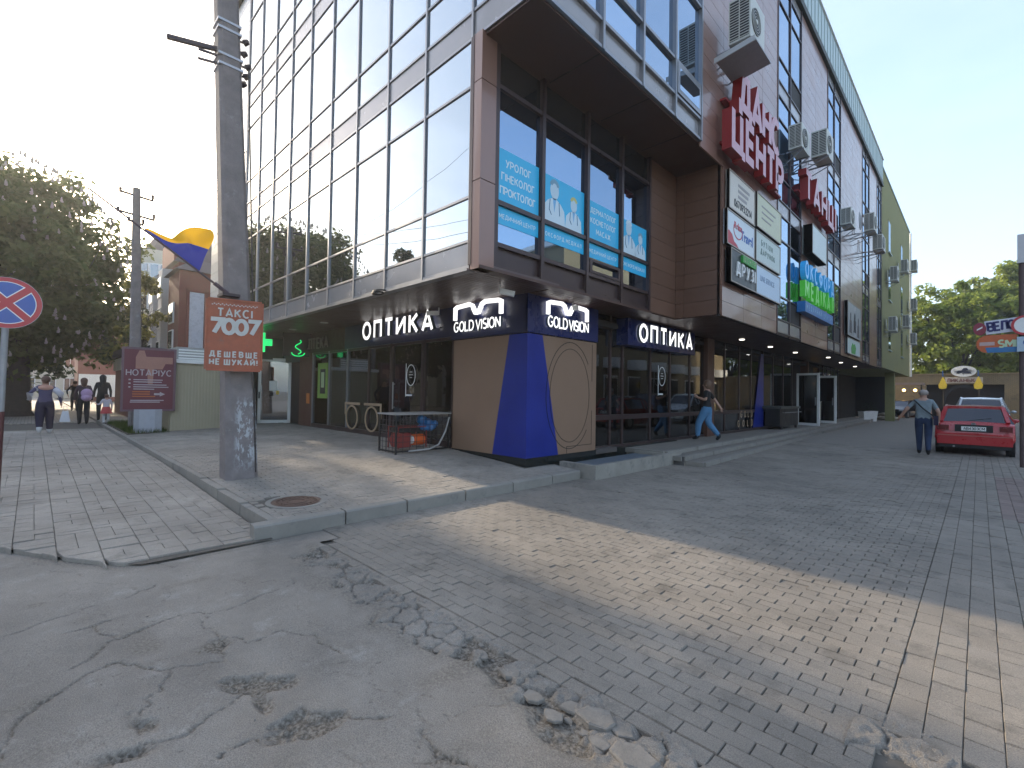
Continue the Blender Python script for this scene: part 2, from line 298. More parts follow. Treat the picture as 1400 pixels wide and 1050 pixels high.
# ================================================================ GROUND
Z_V = (0,0,1)
m_asph = mat('asphalt', (.24,.23,.215), .9, var=.16, scale=1.1, bump=.55, bscale=95, stain=((.21,.20,.185), 2.1, .56))
m_dirt = mat('dirt', (.12,.10,.082), .95, var=.35, scale=9, bump=.8, bscale=70)
m_joint = mat('joint_sand', (.095,.083,.068), .95, var=.3, scale=12)
m_pav = mat('concrete_paver', (.225,.198,.165), .85, var=.2, scale=.8, bump=.5, bscale=150, objvar=.045, stain=((.15,.132,.11), 2.3, .53), grime=.24)
m_pav2 = mat('plaza_paver', (.275,.245,.208), .85, var=.16, scale=.9, bump=.5, bscale=150, objvar=.05, stain=((.19,.17,.145), 2.6, .54), grime=.2)
m_pavred = mat('red_paver', (.2,.15,.13), .85, var=.15, scale=2, bump=.3, bscale=160, objvar=.12)
m_kerb = mat('kerb_concrete', (.235,.218,.19), .85, var=.18, scale=3, bump=.4, bscale=120, stain=((.17,.16,.15), 5, .56))
m_conc = mat('old_concrete', (.27,.25,.215), .88, var=.22, scale=2.5, bump=.5, bscale=60, stain=((.16,.15,.14), 4, .55))

def far_paving(name, col):
    m = mat(name, col, .85, var=.14, scale=.9, stain=((.14,.135,.13), 1.3, .57)); n = m.node_tree; N = n.nodes; L = n.links; b = N['Principled BSDF']
    br = N.new('ShaderNodeTexBrick'); br.inputs['Scale'].default_value = 1; br.inputs['Brick Width'].default_value = .2; br.inputs['Row Height'].default_value = .1; br.inputs['Mortar Size'].default_value = .006
    g = N.new('ShaderNodeNewGeometry'); L.new(g.outputs['Position'], br.inputs['Vector']); lk = b.inputs['Base Color'].links[0].from_socket
    L.new(lk, br.inputs['Color1']); L.new(lk, br.inputs['Color2']); br.inputs['Mortar'].default_value = (.1,.095,.09,1); L.new(br.outputs[0], b.inputs['Base Color']); return m
m_far = far_paving('far_pavers', (.225,.198,.165)); m_far2 = far_paving('far_pavement', (.275,.245,.208))

def struct(name, mb, m, smooth=False):
    o = part(name, mb, m, None, smooth=smooth); o['kind'] = 'structure'; return o
g = struct('ground', MB().box(-400,400,-400,400,-.4,-.09), mat('earth', (.14,.13,.11), .95, var=.2, scale=.3))
road = struct('road', MB().box(-140,-8,-11,-1.62,-.3,-.004).box(-8,60,-11,-1.2,-.3,-.004).box(.93,60,-1.2,2.1,-.3,-.004).box(.93,9,2.1,2.94,-.3,.002), m_asph)

# --- asphalt in front of the camera, cracked and pot-holed
CR = [[(-4.14,1.61),(-4,1.55),(-4,1.38),(-3.93,1.2),(-3.91,1.05),(-3.94,.91),(-4.02,.81),(-4.02,.7),(-3.97,.6),(-3.92,.46),(-3.89,.38),(-3.78,.3),(-3.67,.21)],
 [(-3.94,.91),(-3.84,.9),(-3.74,.84),(-3.62,.86),(-3.51,.87),(-3.4,.96),(-3.29,1),(-3.28,1.11),(-3.31,1.19)],
 [(-2.7,-.2),(-2.92,-.06),(-3.15,-.01),(-3.28,.01),(-3.36,.07),(-3.49,.2),(-3.55,.27),(-3.58,.36),(-3.52,.43),(-3.37,.53),(-3.27,.63),(-3.21,.75),(-3.18,.82),(-3.4,.88),(-3.51,.87)],
 [(-3.27,.6),(-3.15,.56),(-3.05,.46),(-2.95,.41),(-2.77,.38),(-2.69,.37)],
 [(-2.2,-.1),(-2.4,.1),(-2.6,.27),(-2.66,.33),(-2.69,.37),(-2.65,.45),(-2.62,.55),(-2.66,.63),(-2.71,.71),(-2.76,.83)],
 [(-4.25,.2),(-4.24,.33),(-4.28,.43)], [(-2.36,.61),(-2.39,.67),(-2.39,.75),(-2.29,.79),(-2.26,.86),(-2.36,.91),(-2.43,1.01)],
 [(-4.44,-.11),(-4.47,.02),(-4.55,.15),(-4.62,.33),(-4.65,.57),(-4.78,.75)], [(-4.27,.34),(-4.03,.37),(-3.95,.41)],
 [(-5.13,.92),(-5.4,.84),(-5.62,.7)], [(-2.43,1.01),(-2.27,1.06),(-2.23,1.13),(-2.05,1.3)], [(-1.9,1.35),(-1.7,1.28),(-1.45,1.4)], [(-3.3,1.2),(-3.1,1.32),(-2.8,1.36)]]
def asphalt_patch():
    rs = np.random.RandomState(3); x0, x1, y0, y1, st = -7.4, .95, -1.2, 3.1, .0125
    xs = np.arange(x0, x1, st); ys = np.arange(y0, y1, st); Xg, Yg = np.meshgrid(xs, ys)
    def vn(s, seed):
        r = np.random.RandomState(seed); nx = int((x1-x0)*s)+3; ny = int((y1-y0)*s)+3; q = r.rand(ny, nx)
        fx = (Xg-x0)*s; fy = (Yg-y0)*s; ix = fx.astype(int); iy = fy.astype(int); u = fx-ix; v = fy-iy; u = u*u*(3-2*u); v = v*v*(3-2*v)
        return (q[iy,ix]*(1-u)+q[iy,ix+1]*u)*(1-v)+(q[iy+1,ix]*(1-u)+q[iy+1,ix+1]*u)*v
    n1, n4, n12, n30 = vn(1.1,1), vn(4,2), vn(12,3), vn(36,4); wx = Xg+(n12-.5)*.05+(n30-.5)*.015; wy = Yg+(vn(12,6)-.5)*.05+(vn(36,7)-.5)*.015
    FC = [[(x+random.Random(k*7+i).uniform(-.09,.09)+i*.16*math.cos(a_), y+random.Random(k*5+i).uniform(-.09,.09)+i*.16*math.sin(a_)) for i in range(n_)] for k, (x, y, a_, n_) in enumerate([(-2.6,-.2,2.0,6),(-3.7,1.35,.2,6),(-4.4,1.2,.9,5),(-2.0,.9,1.3,6),(-1.6,1.2,2.8,6),(-4.9,.1,2.4,6),(-3.4,-.1,2.9,6),(-2.45,.5,.4,5),(-6.1,.0,.5,6),(-5.6,.1,2.8,5),(-3.9,.9,2.2,5),(-3.5,.3,1.2,5),(-4.6,.2,.6,6),(-2.9,.6,2.6,5),(-3.2,1.1,.3,5),(-4.9,.6,.3,6),(-2.2,1.3,2.5,6),(-1.9,1.5,3.4,7),(-5.3,.3,.8,5),(-3.0,.1,.9,4)])]
    D2 = np.full(Xg.shape, 9.)
    for pl in FC:
        for (ax, ay), (bx, by) in zip(pl, pl[1:]):
            dx, dy = bx-ax, by-ay; t = np.clip(((wx-ax)*dx+(wy-ay)*dy)/(dx*dx+dy*dy+1e-9), 0, 1); D2 = np.minimum(D2, np.hypot(wx-ax-t*dx, wy-ay-t*dy))
    D = np.full(Xg.shape, 9.); WD = np.full(Xg.shape, .0)
    for ci, pl in enumerate(CR):
        for (ax, ay), (bx, by) in zip(pl, pl[1:]):
            dx, dy = bx-ax, by-ay; t = np.clip(((wx-ax)*dx+(wy-ay)*dy)/(dx*dx+dy*dy+1e-9), 0, 1); d = np.hypot(wx-ax-t*dx, wy-ay-t*dy); D = np.minimum(D, d)
    cw = .004+.008*n4
    crack = np.maximum(np.clip(1-(D/cw)**2, 0, 1), .6*np.clip(1-(D2/.005)**2, 0, 1)*(n12 > .35)); wide = np.clip(1-D/.035, 0, 1)*np.clip((n4-.6)*3, 0, 1)
    def blob(cx, cy, rx, ry, rot=0.):
        c, s = math.cos(rot), math.sin(rot); u = (wx-cx)*c+(wy-cy)*s; v = -(wx-cx)*s+(wy-cy)*c; return np.clip(1.25-np.hypot(u/rx, v/ry)+(n12-.5)*.7+(n4-.5)*.7+(n30-.5)*.3, 0, 1)
    pot = np.maximum.reduce([blob(-2.76,.93,.17,.08,.9), blob(-2.3,.97,.15,.08,1.2), blob(-2.6,.86,.1,.05)*.7, blob(-2.66,.32,.11,.05,1.1)*.5, blob(-2.85,.4,.12,.04,.4)*.5, blob(-3.4,.85,.09,.05,.3)*.3])
    pot = np.clip(pot*3, 0, 1)
    edge = 1.76+(n4-.5)*.28+(n12-.5)*.12+np.clip((Xg+.4)*1.2, 0, 1)*1.1         # broken edge along the paving
    rub = np.clip((Yg-edge)*14, 0, 1)*(Xg > -4.75); rub = np.where(Xg < -3.9, rub*np.clip((n4-.42)*6, 0, 1), rub)
    grit = (n30-.5)*.012+(vn(70,9)-.5)*.008
    # broken lumps: cell distance field
    pts = np.stack([rs.uniform(-4.8, .9, 460), rs.uniform(1.45, 3.1, 460)], 1); f1 = np.full(Xg.shape, 9.); f2 = f1.copy(); hid = np.zeros(Xg.shape)
    sub = (Yg > 1.4); gx, gy = wx[sub], wy[sub]; a = np.full(gx.shape, 9.); b = a.copy(); h = np.zeros(gx.shape)
    for k, (px, py) in enumerate(pts):
        d = np.hypot(gx-px, gy-py)*(.8+.5*((k*37) % 10)/10); m_ = d < a; b = np.where(m_, a, np.minimum(b, d)); h = np.where(m_, (k*73 % 100)/100, h); a = np.where(m_, d, a)
    f1[sub] = a; f2[sub] = b; hid[sub] = h
    gxx = ((Xg*7.3) % 1-.5)*.0+np.sin(Xg*23+hid*40)*.006
    lump = np.clip((f2-f1)/.014, 0, 1)*(hid > .34)
    z = .008*(n1-.5)+.005*(n4-.5)+(vn(70,5)-.5)*.0022-.011*crack-.007*wide-.022*pot+pot*grit*1.6+rub*(-.03+lump*(.014+.022*hid+.3*grit+(gxx*(hid-.6)))+grit)
    z += np.clip((Yg-1.0)/1.2, 0, 1)*.004
    dirt = np.clip(crack*1.0+wide*.8+pot+rub*(1-lump*.92), 0, 1)
    edge_d = np.clip(1-np.abs(Yg-edge)/.12, 0, 1)*(Xg > -4.7)*.45; kd = np.clip(1-np.hypot(np.maximum(-5.5-Xg, 0), 0)/.1, 0, 1)*0
    dirt = np.clip(dirt+edge_d+np.clip((n4-.78)*3, 0, .5), 0, 1)
    # under the pavement slab and the paving it dives
    yc_ = np.interp(Xg, [-9,-7.2,-6.69,-5.86,-5.39,-5.2], [-1.6,-.75,-.18,.3,.66,.95])
    dirt = np.maximum(dirt, np.clip(1-(yc_-Yg)/.16, 0, 1)*np.clip((n4-.3)*2.2, 0, .8)*(Xg < -5.25)); z = np.where((Xg < -5.36) & (Yg > yc_+.12), -.2, z)
    ny, nx = Xg.shape; V = np.stack([Xg.ravel(), Yg.ravel(), z.ravel()], 1); i = np.arange(nx*ny).reshape(ny, nx)
    keep = np.ones((ny-1, nx-1), bool); keep &= ~((Xg[:-1,:-1] > -4.95) & (Xg[:-1,:-1] < -.45) & (Yg[:-1,:-1] > 2.16)); keep &= ~((Xg[:-1,:-1] < -5.44) & (Yg[:-1,:-1] > 1.75))
    keep &= ~((Xg[:-1,:-1] <= -4.95) & (Yg[:-1,:-1] > 2.37))
    F = np.stack([i[:-1,:-1], i[:-1,1:], i[1:,1:], i[1:,:-1]], -1)[keep]
    me = bpy.data.meshes.new('asphalt'); me.vertices.add(len(V)); me.vertices.foreach_set('co', V.astype('f').ravel()); me.loops.add(len(F)*4); me.loops.foreach_set('vertex_index', F.ravel().astype('i'))
    me.polygons.add(len(F)); me.polygons.foreach_set('loop_start', np.arange(0, len(F)*4, 4, dtype='i')); me.update(calc_edges=True); me.shade_smooth()
    at = me.attributes.new('dirt', 'FLOAT', 'POINT'); at.data.foreach_set('value', dirt.astype('f').ravel())
    m = mat('asphalt_worn', (.245,.218,.185), .92, var=.22, scale=1.7, bump=1., bscale=170, stain=((.31,.285,.25), 3.1, .56), grime=.24); n = m.node_tree; N = n.nodes; L = n.links; bs = N['Principled BSDF']
    src = bs.inputs['Base Color'].links[0].from_socket; a_ = N.new('ShaderNodeAttribute'); a_.attribute_name = 'dirt'
    tn = N.new('ShaderNodeTexNoise'); tn.inputs['Scale'].default_value = 55; tn.inputs['Detail'].default_value = 3; ge = N.new('ShaderNodeNewGeometry'); L.new(ge.outputs['Position'], tn.inputs['Vector'])
    cr = N.new('ShaderNodeValToRGB'); cr.color_ramp.elements[0].color = (.10,.083,.064,1); cr.color_ramp.elements[1].color = (.27,.235,.19,1); cr.color_ramp.elements[0].position = .38; cr.color_ramp.elements[1].position = .66
    mc = N.new('ShaderNodeMixRGB'); L.new(tn.outputs[0], cr.inputs[0]); L.new(a_.outputs['Fac'], mc.inputs[0]); L.new(src, mc.inputs[1]); L.new(cr.outputs[0], mc.inputs[2])
    # pale aggregate speckle
    vo = N.new('ShaderNodeTexVoronoi'); vo.inputs['Scale'].default_value = 85; L.new(ge.outputs['Position'], vo.inputs['Vector']); sp = N.new('ShaderNodeMath'); sp.operation = 'LESS_THAN'; sp.inputs[1].default_value = .16; L.new(vo.outputs['Distance'], sp.inputs[0])
    sm = N.new('ShaderNodeMath'); sm.operation = 'MULTIPLY'; sm.inputs[1].default_value = .4; L.new(sp.outputs[0], sm.inputs[0])
    m4 = N.new('ShaderNodeMixRGB'); m4.inputs[2].default_value = (.46,.44,.40,1); L.new(sm.outputs[0], m4.inputs[0]); L.new(mc.outputs[0], m4.inputs[1]); L.new(m4.outputs[0], bs.inputs['Base Color'])
    me.materials.append(m); o = bpy.data.objects.new('asphalt', me); COL.objects.link(o); o['kind'] = 'structure'; return o
asphalt = asphalt_patch()
# loose broken lumps of asphalt lying on the rotten edge
for k in range(96):
    if k < 10: x, y = [(-1.49,1.98),(-1.34,1.99),(-1.22,2.02),(-1.25,1.88),(-1.1,1.9),(-1.52,1.86),(-1.68,1.9),(-2.53,1.93),(-1.91,1.97),(-2.18,1.97)][k]; s = [.05,.09,.05,.045,.085,.045,.05,.045,.06,.045][k]
    else: x = -4.6+4.9*rnd.random()**.8; y = 1.82+.24*rnd.random()+max(0, x+.4)*.9; s = .01+.024*rnd.random()**2
    n = rnd.randint(5, 8); V = []; ra = [rnd.uniform(.7, 1.15) for _ in range(n)]; a0 = rnd.random()*6
    for (f, zz) in ((1.0, 0), (1.0, .62), (.9, .8+.1*rnd.random())):
        for i in range(n): t = a0+2*math.pi*i/n; V.append((s*1.4*f*ra[i]*math.cos(t), s*f*ra[i]*math.sin(t), s*zz*(.42 if k < 10 else .55)*rnd.uniform(.8, 1.1)))
    F = [(j*n+i, j*n+(i+1) % n, (j+1)*n+(i+1) % n, (j+1)*n+i) for j in (0, 1) for i in range(n)]+[tuple(range(2*n, 3*n))]
    mb = MB().add(V, F); o = bpy.data.objects.new('asphalt_chunk', mb.mesh('asphalt_chunk', mat('chunk', (.215,.193,.165), .95, var=.25, scale=14, bump=.7, bscale=120))); o.location = (x, y, -.022 if k > 9 else -.012); link(o, asphalt)

# --- heights of the raised surfaces
def zplaza(x, y):
    t = min(1, max(0, (-5.45-x)/3.5)); u = min(1, max(0, (y-1.9)/4.7)); return .15+t*(.07+.16*u)
def zpave(x, y): return .03+.12*min(1, max(0, (-5.4-x)/6))
def ycut(x):   # road edge of the left pavement
    P = [(-40,-1.6),(-9,-1.6),(-7.2,-.75),(-6.69,-.18),(-5.86,.3),(-5.39,.66),(-5.2,.95)]
    for (a, b), (c, d) in zip(P, P[1:]):
        if a <= x <= c: return b+(d-b)*(x-a)/(c-a)
    return 9
def pave(parent, cells, zf, ms, single='paving_stone', gap=.0045):
    items = []
    for cc in cells:
        x0, x1, y0, y1, mi = cc[:5]; lo = cc[5:] or (y0, y0); cx, cy = (x0+x1)/2, (y0+y1)/2; z = zf(cx, cy); p = cam_px((cx, cy, z)); vis = p is not None and -40 < p[0] < 1440 and p[1] < 1100
        area = (x1-x0)*(y1-y0)/(p[2]**3) if vis else 0; items.append((area, x0, x1, y0, y1, mi, lo))
    items.sort(key=lambda t: -t[0])
    mbs = [MB() for _ in ms]
    for k, (a, x0, x1, y0, y1, mi, lo) in enumerate(items):
        gx, gy = (gap, gap*.45) if x1-x0 > y1-y0 else (gap*.45, gap)
        x0 += gx/2; x1 -= gx/2; y1 -= gy/2; l0, l1 = lo[0]+gy/2, lo[1]+gy/2; e = .003; j = rnd.uniform(-.0022, .0022)-(rnd.uniform(.004,.009) if rnd.random() < .04 else 0); tx = rnd.uniform(-.002, .002); ty = rnd.uniform(-.002, .002)
        V = [(x, y, zf(x, y)-.07) for x, y in ((x0,l0),(x1,l1),(x1,y1),(x0,y1))] + [(x, y, zf(x, y)-.006+j) for x, y in ((x0,l0),(x1,l1),(x1,y1),(x0,y1))] \
          + [(x, y, zf(x, y)+j+tx*sx+ty*sy) for x, y, sx, sy in ((x0+e,l0+e,-1,-1),(x1-e,l1+e,1,-1),(x1-e,y1-e,1,1),(x0+e,y1-e,-1,1))]
        F = [(i, (i+1) % 4, 4+(i+1) % 4, 4+i) for i in range(4)]+[(4+i, 4+(i+1) % 4, 8+(i+1) % 4, 8+i) for i in range(4)]+[(8,9,10,11)]
        if k < 300 and a > 0:
            c = (V[0][0], V[0][1], V[0][2]); me = bpy.data.meshes.new(single); me.from_pydata([(p[0]-c[0], p[1]-c[1], p[2]-c[2]) for p in V], [], F); me.materials.append(ms[mi])
            o = bpy.data.objects.new(single, me); o.location = c; link(o, parent)
        else: mbs[mi].add(V, F)
    for mb, m in zip(mbs, ms):
        if mb.v:
            me = bpy.data.meshes.new(single+'s'); me.from_pydata(mb.v, [], mb.f); me.materials.append(m); link(bpy.data.objects.new(single+'s', me), parent, 'stuff')
# alley
alley = struct('alley', MB().box(-6.6,-5.45,6.95,12,-.3,-.005).box(-5.45,.9,2.12,22,-.3,-.02).box(.9,9,2.1,22,-.3,-.02), m_joint)
far = struct('alley_far', MB().box(-7,9,20,60,-.3,.0), m_far)
cells = []; y = 2.2; r = 0
cells += [(x, x+.2, 2.09, 2.19, 0) for x in np.arange(-4.85, -.45, .2)]       # soldier row on the edge
while y < 20:
    x = -5.44-(.1 if r % 2 else 0)
    while x < -.34:
        a, b = max(x, -5.44), min(x+.2, -.34)
        if b-a > .03 and not (y < 2.35 and a < -5.0): cells.append((a, b, y, y+.1, 0))
        x += .2
    y += .1; r += 1
x = -.338; c = 0                                                              # strip whose courses run down the alley
while x < 3.2:
    y = 2.95-(.1 if c % 2 else 0)
    while y < 20:
        cells.append((x, x+.14, y, y+.2, 1 if (.1 < x < 1.5 and 9.2 < y < 14.3) else 0)); y += .2
    x += .14; c += 1
pave(alley, cells, lambda x, y: 0., [m_pav, m_pavred])
# plaza
def sheet(xs, ys, zf, dz):
    mb = MB(); n = len(ys)
    mb.add([(x, y, zf(x, y)+dz) for x in xs for y in ys], [(i*n+j, (i+1)*n+j, (i+1)*n+j+1, i*n+j+1) for i in range(len(xs)-1) for j in range(n-1)]); return mb
plaza = struct('plaza', sheet(list(np.linspace(-24, -5.5, 30)), list(np.linspace(1.9, 7.42, 8)), zplaza, -.014), m_joint)
cells = []; x = -5.6; r = 0
while x > -18.6:
    y = 1.96-(.1 if r % 2 else 0)
    ym = 7.42 if x > -6.05 else (6.55 if x > -6.3 else 6.62)
    while y < ym:
        a, b = max(y, 1.96), min(y+.2, ym)
        if b-a > .03 and math.hypot(x-6.25*-1, b-2.42) > .36: cells.append((x-.1, x, a, b, 0))
        y += .2
    x -= .1; r += 1
pave(plaza, cells, zplaza, [m_pav2], gap=.008)
struct('plaza_far', MB().box(-60,-24,1.95,5,-.3,.2), m_far2)
# left pavement: courses .3 deep along X, full stones and pairs
pavem = struct('pavement', sheet(list(np.linspace(-26, -9, 12)), [-1.6, 1.84], zpave, -.016), m_joint)
mb = MB(); xs = list(np.linspace(-9, -5.36, 26)); mb.add([(x, yy, zpave(x, 0)-.016) for x in xs for yy in (min(ycut(x)+.02, 1.7), 1.84)], [(2*i, 2*i+2, 2*i+3, 2*i+1) for i in range(len(xs)-1)]); 
part('joint_bed', mb, m_joint, pavem)
cells = []; y = -1.6
while y < 1.78:
    y1 = min(y+.3, 1.82); x = -5.42-rnd.random()*.1
    while x > -22:
        k = rnd.random(); L_ = .12 if k < .4 else .2
        if y > ycut(x-L_) and y > ycut(x)+.0:
            if k < .4 or k > .8: cells.append((x-L_, x, y, y1, 0))
            else: cells += [(x-L_, x, y, (y+y1)/2, 0), (x-L_, x, (y+y1)/2, y1, 0)]
        elif y1 > ycut(x-L_)+.015:
            cells.append((x-L_, x, y, y1, 0, max(y, min(ycut(x-L_), y1-.01)), max(y, min(ycut(x), y1-.01))))
        x -= L_
    y += .3
pave(pavem, cells, zpave, [m_pav2], gap=.006)
mb = MB(); P = [(-7.2,-.75),(-6.69,-.18),(-5.86,.3),(-5.36,.66),(-5.25,1.0)]                       # cast lip at the ramp
struct('pavement_far', MB().box(-90,-26,-1.6,1.9,-.3,.15), m_far2)

# kerbs: each stone its own part
kerb = struct('kerb', MB().box(-5.62,-5.47,1.7,6.4,-.3,.0), m_conc)
yy = 1.66
for k, ln in enumerate([1.02,.86,1.0,1.0,1.0,.84]):
    a = -5.56 + (.0 if k else 0); jt = rnd.uniform(-.008, .008)
    o = part('kerb_stone', MB().add([(a,yy+.008,-.03),(a+.15,yy+.008,-.03),(a+.15,yy+ln-.008,-.03),(a,yy+ln-.008,-.03),(a+.004,yy+.012,.165),(a+.13,yy+.012,.158),(a+.13,yy+ln-.012,.158),(a+.004,yy+ln-.012,.165),(a+.15,yy+.012,.14),(a+.15,yy+ln-.012,.14)],
        [(0,3,2,1),(4,5,6,7),(5,8,9,6),(0,1,8,5,4),(8,1,2,9),(2,3,7,6,9),(3,0,4,7)]), m_kerb, kerb); o.location.x += jt; yy += ln
kerb2 = struct('kerb_low', MB().box(-24,-5.7,1.86,1.95,-.2,.05), m_conc)
x = -5.56
for k in range(18):
    z = zplaza(x-.5, 1.92); part('kerb_stone', MB().box(x-.995, x-.005, 1.85+rnd.uniform(-.006,.006), 1.945, z-.3, z+.004), m_kerb, kerb2); x -= 1.0
# manhole
mh = thing('manhole', 'rusty round iron manhole cover set in the plaza paving near the pole foot', 'manhole cover', (-6.25, 2.42, zplaza(-6.25,2.42)))
m_rust = mat('rusty_iron', (.14,.09,.07), .7, .5, var=.3, scale=14, bump=.5, bscale=80)
sl_ = (zplaza(-6.6,2.42)-zplaza(-5.9,2.42))/-.7
def tiltx(mb): mb.v = [(x, y, z+(x+6.25)*sl_) for x, y, z in mb.v]; return mb
z0 = zplaza(-6.25,2.42)
part('frame', tiltx(MB().ring((0,0,z0-.03), X_, Y_, -6.25, 2.42, .36, .36, .06, .036, 40)), m_kerb, mh)
cv = MB().cyl((-6.25,2.42,z0-.03), (-6.25,2.42,z0+.002), .3, n=40)
for k in range(3): cv.ring((0,0,z0-.01), X_, Y_, -6.25, 2.42, .26-.07*k, .26-.07*k, .018, .018, 32)
for k in range(24): a = 2*math.pi*k/24; cv.obox((-6.25+.23*math.cos(a), 2.42+.23*math.sin(a), z0+.004), (math.cos(a), math.sin(a), 0), .02, (-math.sin(a), math.cos(a), 0), .008, Z_, .005)
part('cover', tiltx(cv), m_rust, mh)

# steps and platform along the shop front
steps = struct('shop_steps', MB().add([(-6.6,10.7,0),(-4.42,10.74,0),(-5.25,28,0),(-6.6,28,0),(-6.6,10.7,.1),(-4.42,10.74,.1),(-5.25,28,.06),(-6.6,28,.06)], [(0,3,2,1),(4,5,6,7),(0,1,5,4),(1,2,6,5),(2,3,7,6),(3,0,4,7)]), m_far)
def slab(par, name, pts, z0, z1, m):
    n = len(pts); part(name, MB().add([(x, y, z0) for x, y in pts]+[(x, y, z1) for x, y in pts], [tuple(range(n))[::-1], tuple(range(n, 2*n))]+[(i, (i+1) % n, n+(i+1) % n, n+i) for i in range(n)]), m, par)
slab(steps, 'step_slab', [(-6.6,10.6),(-4.85,10.6),(-5.38,42),(-6.6,42)], .0, .2, m_far)
slab(steps, 'platform_slab', [(-6.6,10.44),(-5.2,10.44),(-5.7,42),(-6.6,42)], .0, .3, m_far)
mb = MB()
for (xa, xb, ya, yb, z) in ((-4.42,-5.25,10.72,28,.1),(-4.85,-5.38,10.58,42,.2),(-5.2,-5.7,10.42,42,.3)):
    N_ = 18
    for k in range(N_):
        t0, t1 = k/N_+.0008, (k+1)/N_-.0008; pa = (xa+(xb-xa)*t0, ya+(yb-ya)*t0); pb = (xa+(xb-xa)*t1, ya+(yb-ya)*t1); z1 = z+.006-(.04*t0 if z < .15 else 0)
        part('step_edge', MB().bar((pa[0]-.03, pa[1], z1-.05), (pb[0]-.03, pb[1], z1-.05), .055, r2=.05), m_kerb, steps)
for (xa, xb, y, z) in ((-6.3,-5.25,10.44,.3),(-6.1,-4.9,10.6,.2),(-5.9,-4.45,10.73,.1)): part('step_edge', MB().box(xa, xb, y-.06, y+.04, z-.1, z+.005), m_kerb, steps)
# low concrete planter/ramp box
pb_ = thing('concrete_trough', 'long low concrete box with rough sides below the dark plinth of the corner shop', 'concrete box', (-5.5, 9.2, 0))
part('side_wall', MB().box(-5.2,-5.1,7.42,11.0,0,.27), m_conc, pb_); part('side_wall', MB().box(-5.96,-5.2,7.42,7.54,0,.27), m_conc, pb_); part('side_wall', MB().box(-5.96,-5.2,10.3,10.4,0,.27), m_conc, pb_)
part('fill', MB().box(-5.98,-5.2,7.54,10.3,0,.2), mat('blue_grey_tile', (.12,.15,.18), .5, var=.2, scale=8), pb_)

# grit and litter lying about
mb = MB(); rn = random.Random(77)
for k in range(900):
    if k < 520: x = rn.uniform(-5.2,.6); y = 2.0+rn.random()**2*3.2
    elif k < 720: x = rn.uniform(-8.5,-5.7); y = rn.uniform(2.0,6.3)
    else: x = rn.uniform(-5.3,-1.2); y = rn.uniform(.2,1.9)
    z = zplaza(x,y) if (x < -5.62 and y > 1.95) else .003
    s = rn.uniform(.002,.0065)*(1.4 if rn.random() < .1 else 1); n = 5; a0 = rn.random()*6
    mb.add([(x+s*math.cos(a0+6.283*i/n)*rn.uniform(.6,1.2), y+s*math.sin(a0+6.283*i/n)*rn.uniform(.6,1.2), z) for i in range(n)]+[(x,y,z+s*.8)], [(i,(i+1)%n,n) for i in range(n)])
o = part('grit', mb, mat('grit', (.2,.18,.155), .95, var=.4, scale=40), None); o['kind'] = 'stuff'; tagit(o, 'grit and crumbs of stone scattered over the paving and asphalt', 'grit')
# ================================================================ MAIN BUILDING
m_mull = mat('grey_aluminium', (.27,.27,.28), .35, .6, var=.06, scale=3)
m_dmull = mat('dark_brown_aluminium', (.055,.035,.035), .35, .3, var=.08, scale=3)
m_span = mat('grey_spandrel', (.29,.27,.265), .22, .15, var=.07, scale=2, spec=.8)
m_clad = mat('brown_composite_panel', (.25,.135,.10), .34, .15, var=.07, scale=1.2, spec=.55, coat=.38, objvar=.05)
m_cladp = mat('grey_composite_panel', (.5,.5,.49), .3, .1, var=.05, scale=1.2, objvar=.04)
m_bclad = mat('wood_brown_panel', (.15,.078,.05), .42, 0, var=.1, scale=1.6, spec=.4, objvar=.08)
m_joint2 = mat('panel_joint', (.03,.022,.02), .8, var=0)
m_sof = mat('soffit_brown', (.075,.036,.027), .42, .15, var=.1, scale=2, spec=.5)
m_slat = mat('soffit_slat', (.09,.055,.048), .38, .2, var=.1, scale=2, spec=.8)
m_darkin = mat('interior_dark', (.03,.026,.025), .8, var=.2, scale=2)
m_glL = mirror_glass('facade_glass', (.47,.52,.55), (.03,.035,.04), .8, .06)
m_glR = mirror_glass('blue_facade_glass', (.48,.60,.74), (.02,.03,.04), .76, .05)
m_glB = mirror_glass('recess_glass', (.33,.45,.60), (.015,.02,.03), .72, .06)
m_glD = mirror_glass('shaded_glass', (.50,.60,.70), (.012,.018,.02), .6, .05)
m_shop = clear_glass('shop_glass', (.55,.55,.53), .05)
m_roofm = mat('pale_roof_metal', (.42,.5,.49), .5, .3, var=.06, scale=1)
m_yel = mat('olive_yellow_plaster', (.22,.215,.09), .9, var=.12, scale=.6, stain=((.17,.165,.08), 1.4, .56), bump=.2, bscale=30)
m_white = mat('white_paint', (.78,.78,.76), .5, var=.05, scale=4)
m_black = mat('black_metal', (.02,.02,.021), .5, .3, var=.1, scale=5)

B = thing('office_building', 'four-storey corner building with mirror-glass facade over recessed dark shops', 'building', (-8, 8, 0))
zr = [3.578,3.98,4.68,6.425,7.185,7.63,8.34,10.09,10.80,11.25,11.97,13.72,14.43,14.84]
KIND = {0:'p',1:'s',2:'t',3:'s'}
def zk(i): return 'panel' if i in (0,4,8,12) else 'glass'
XM = [-18.267+1.2606*m for m in range(1, 11)]            # mullion centres on the street facade
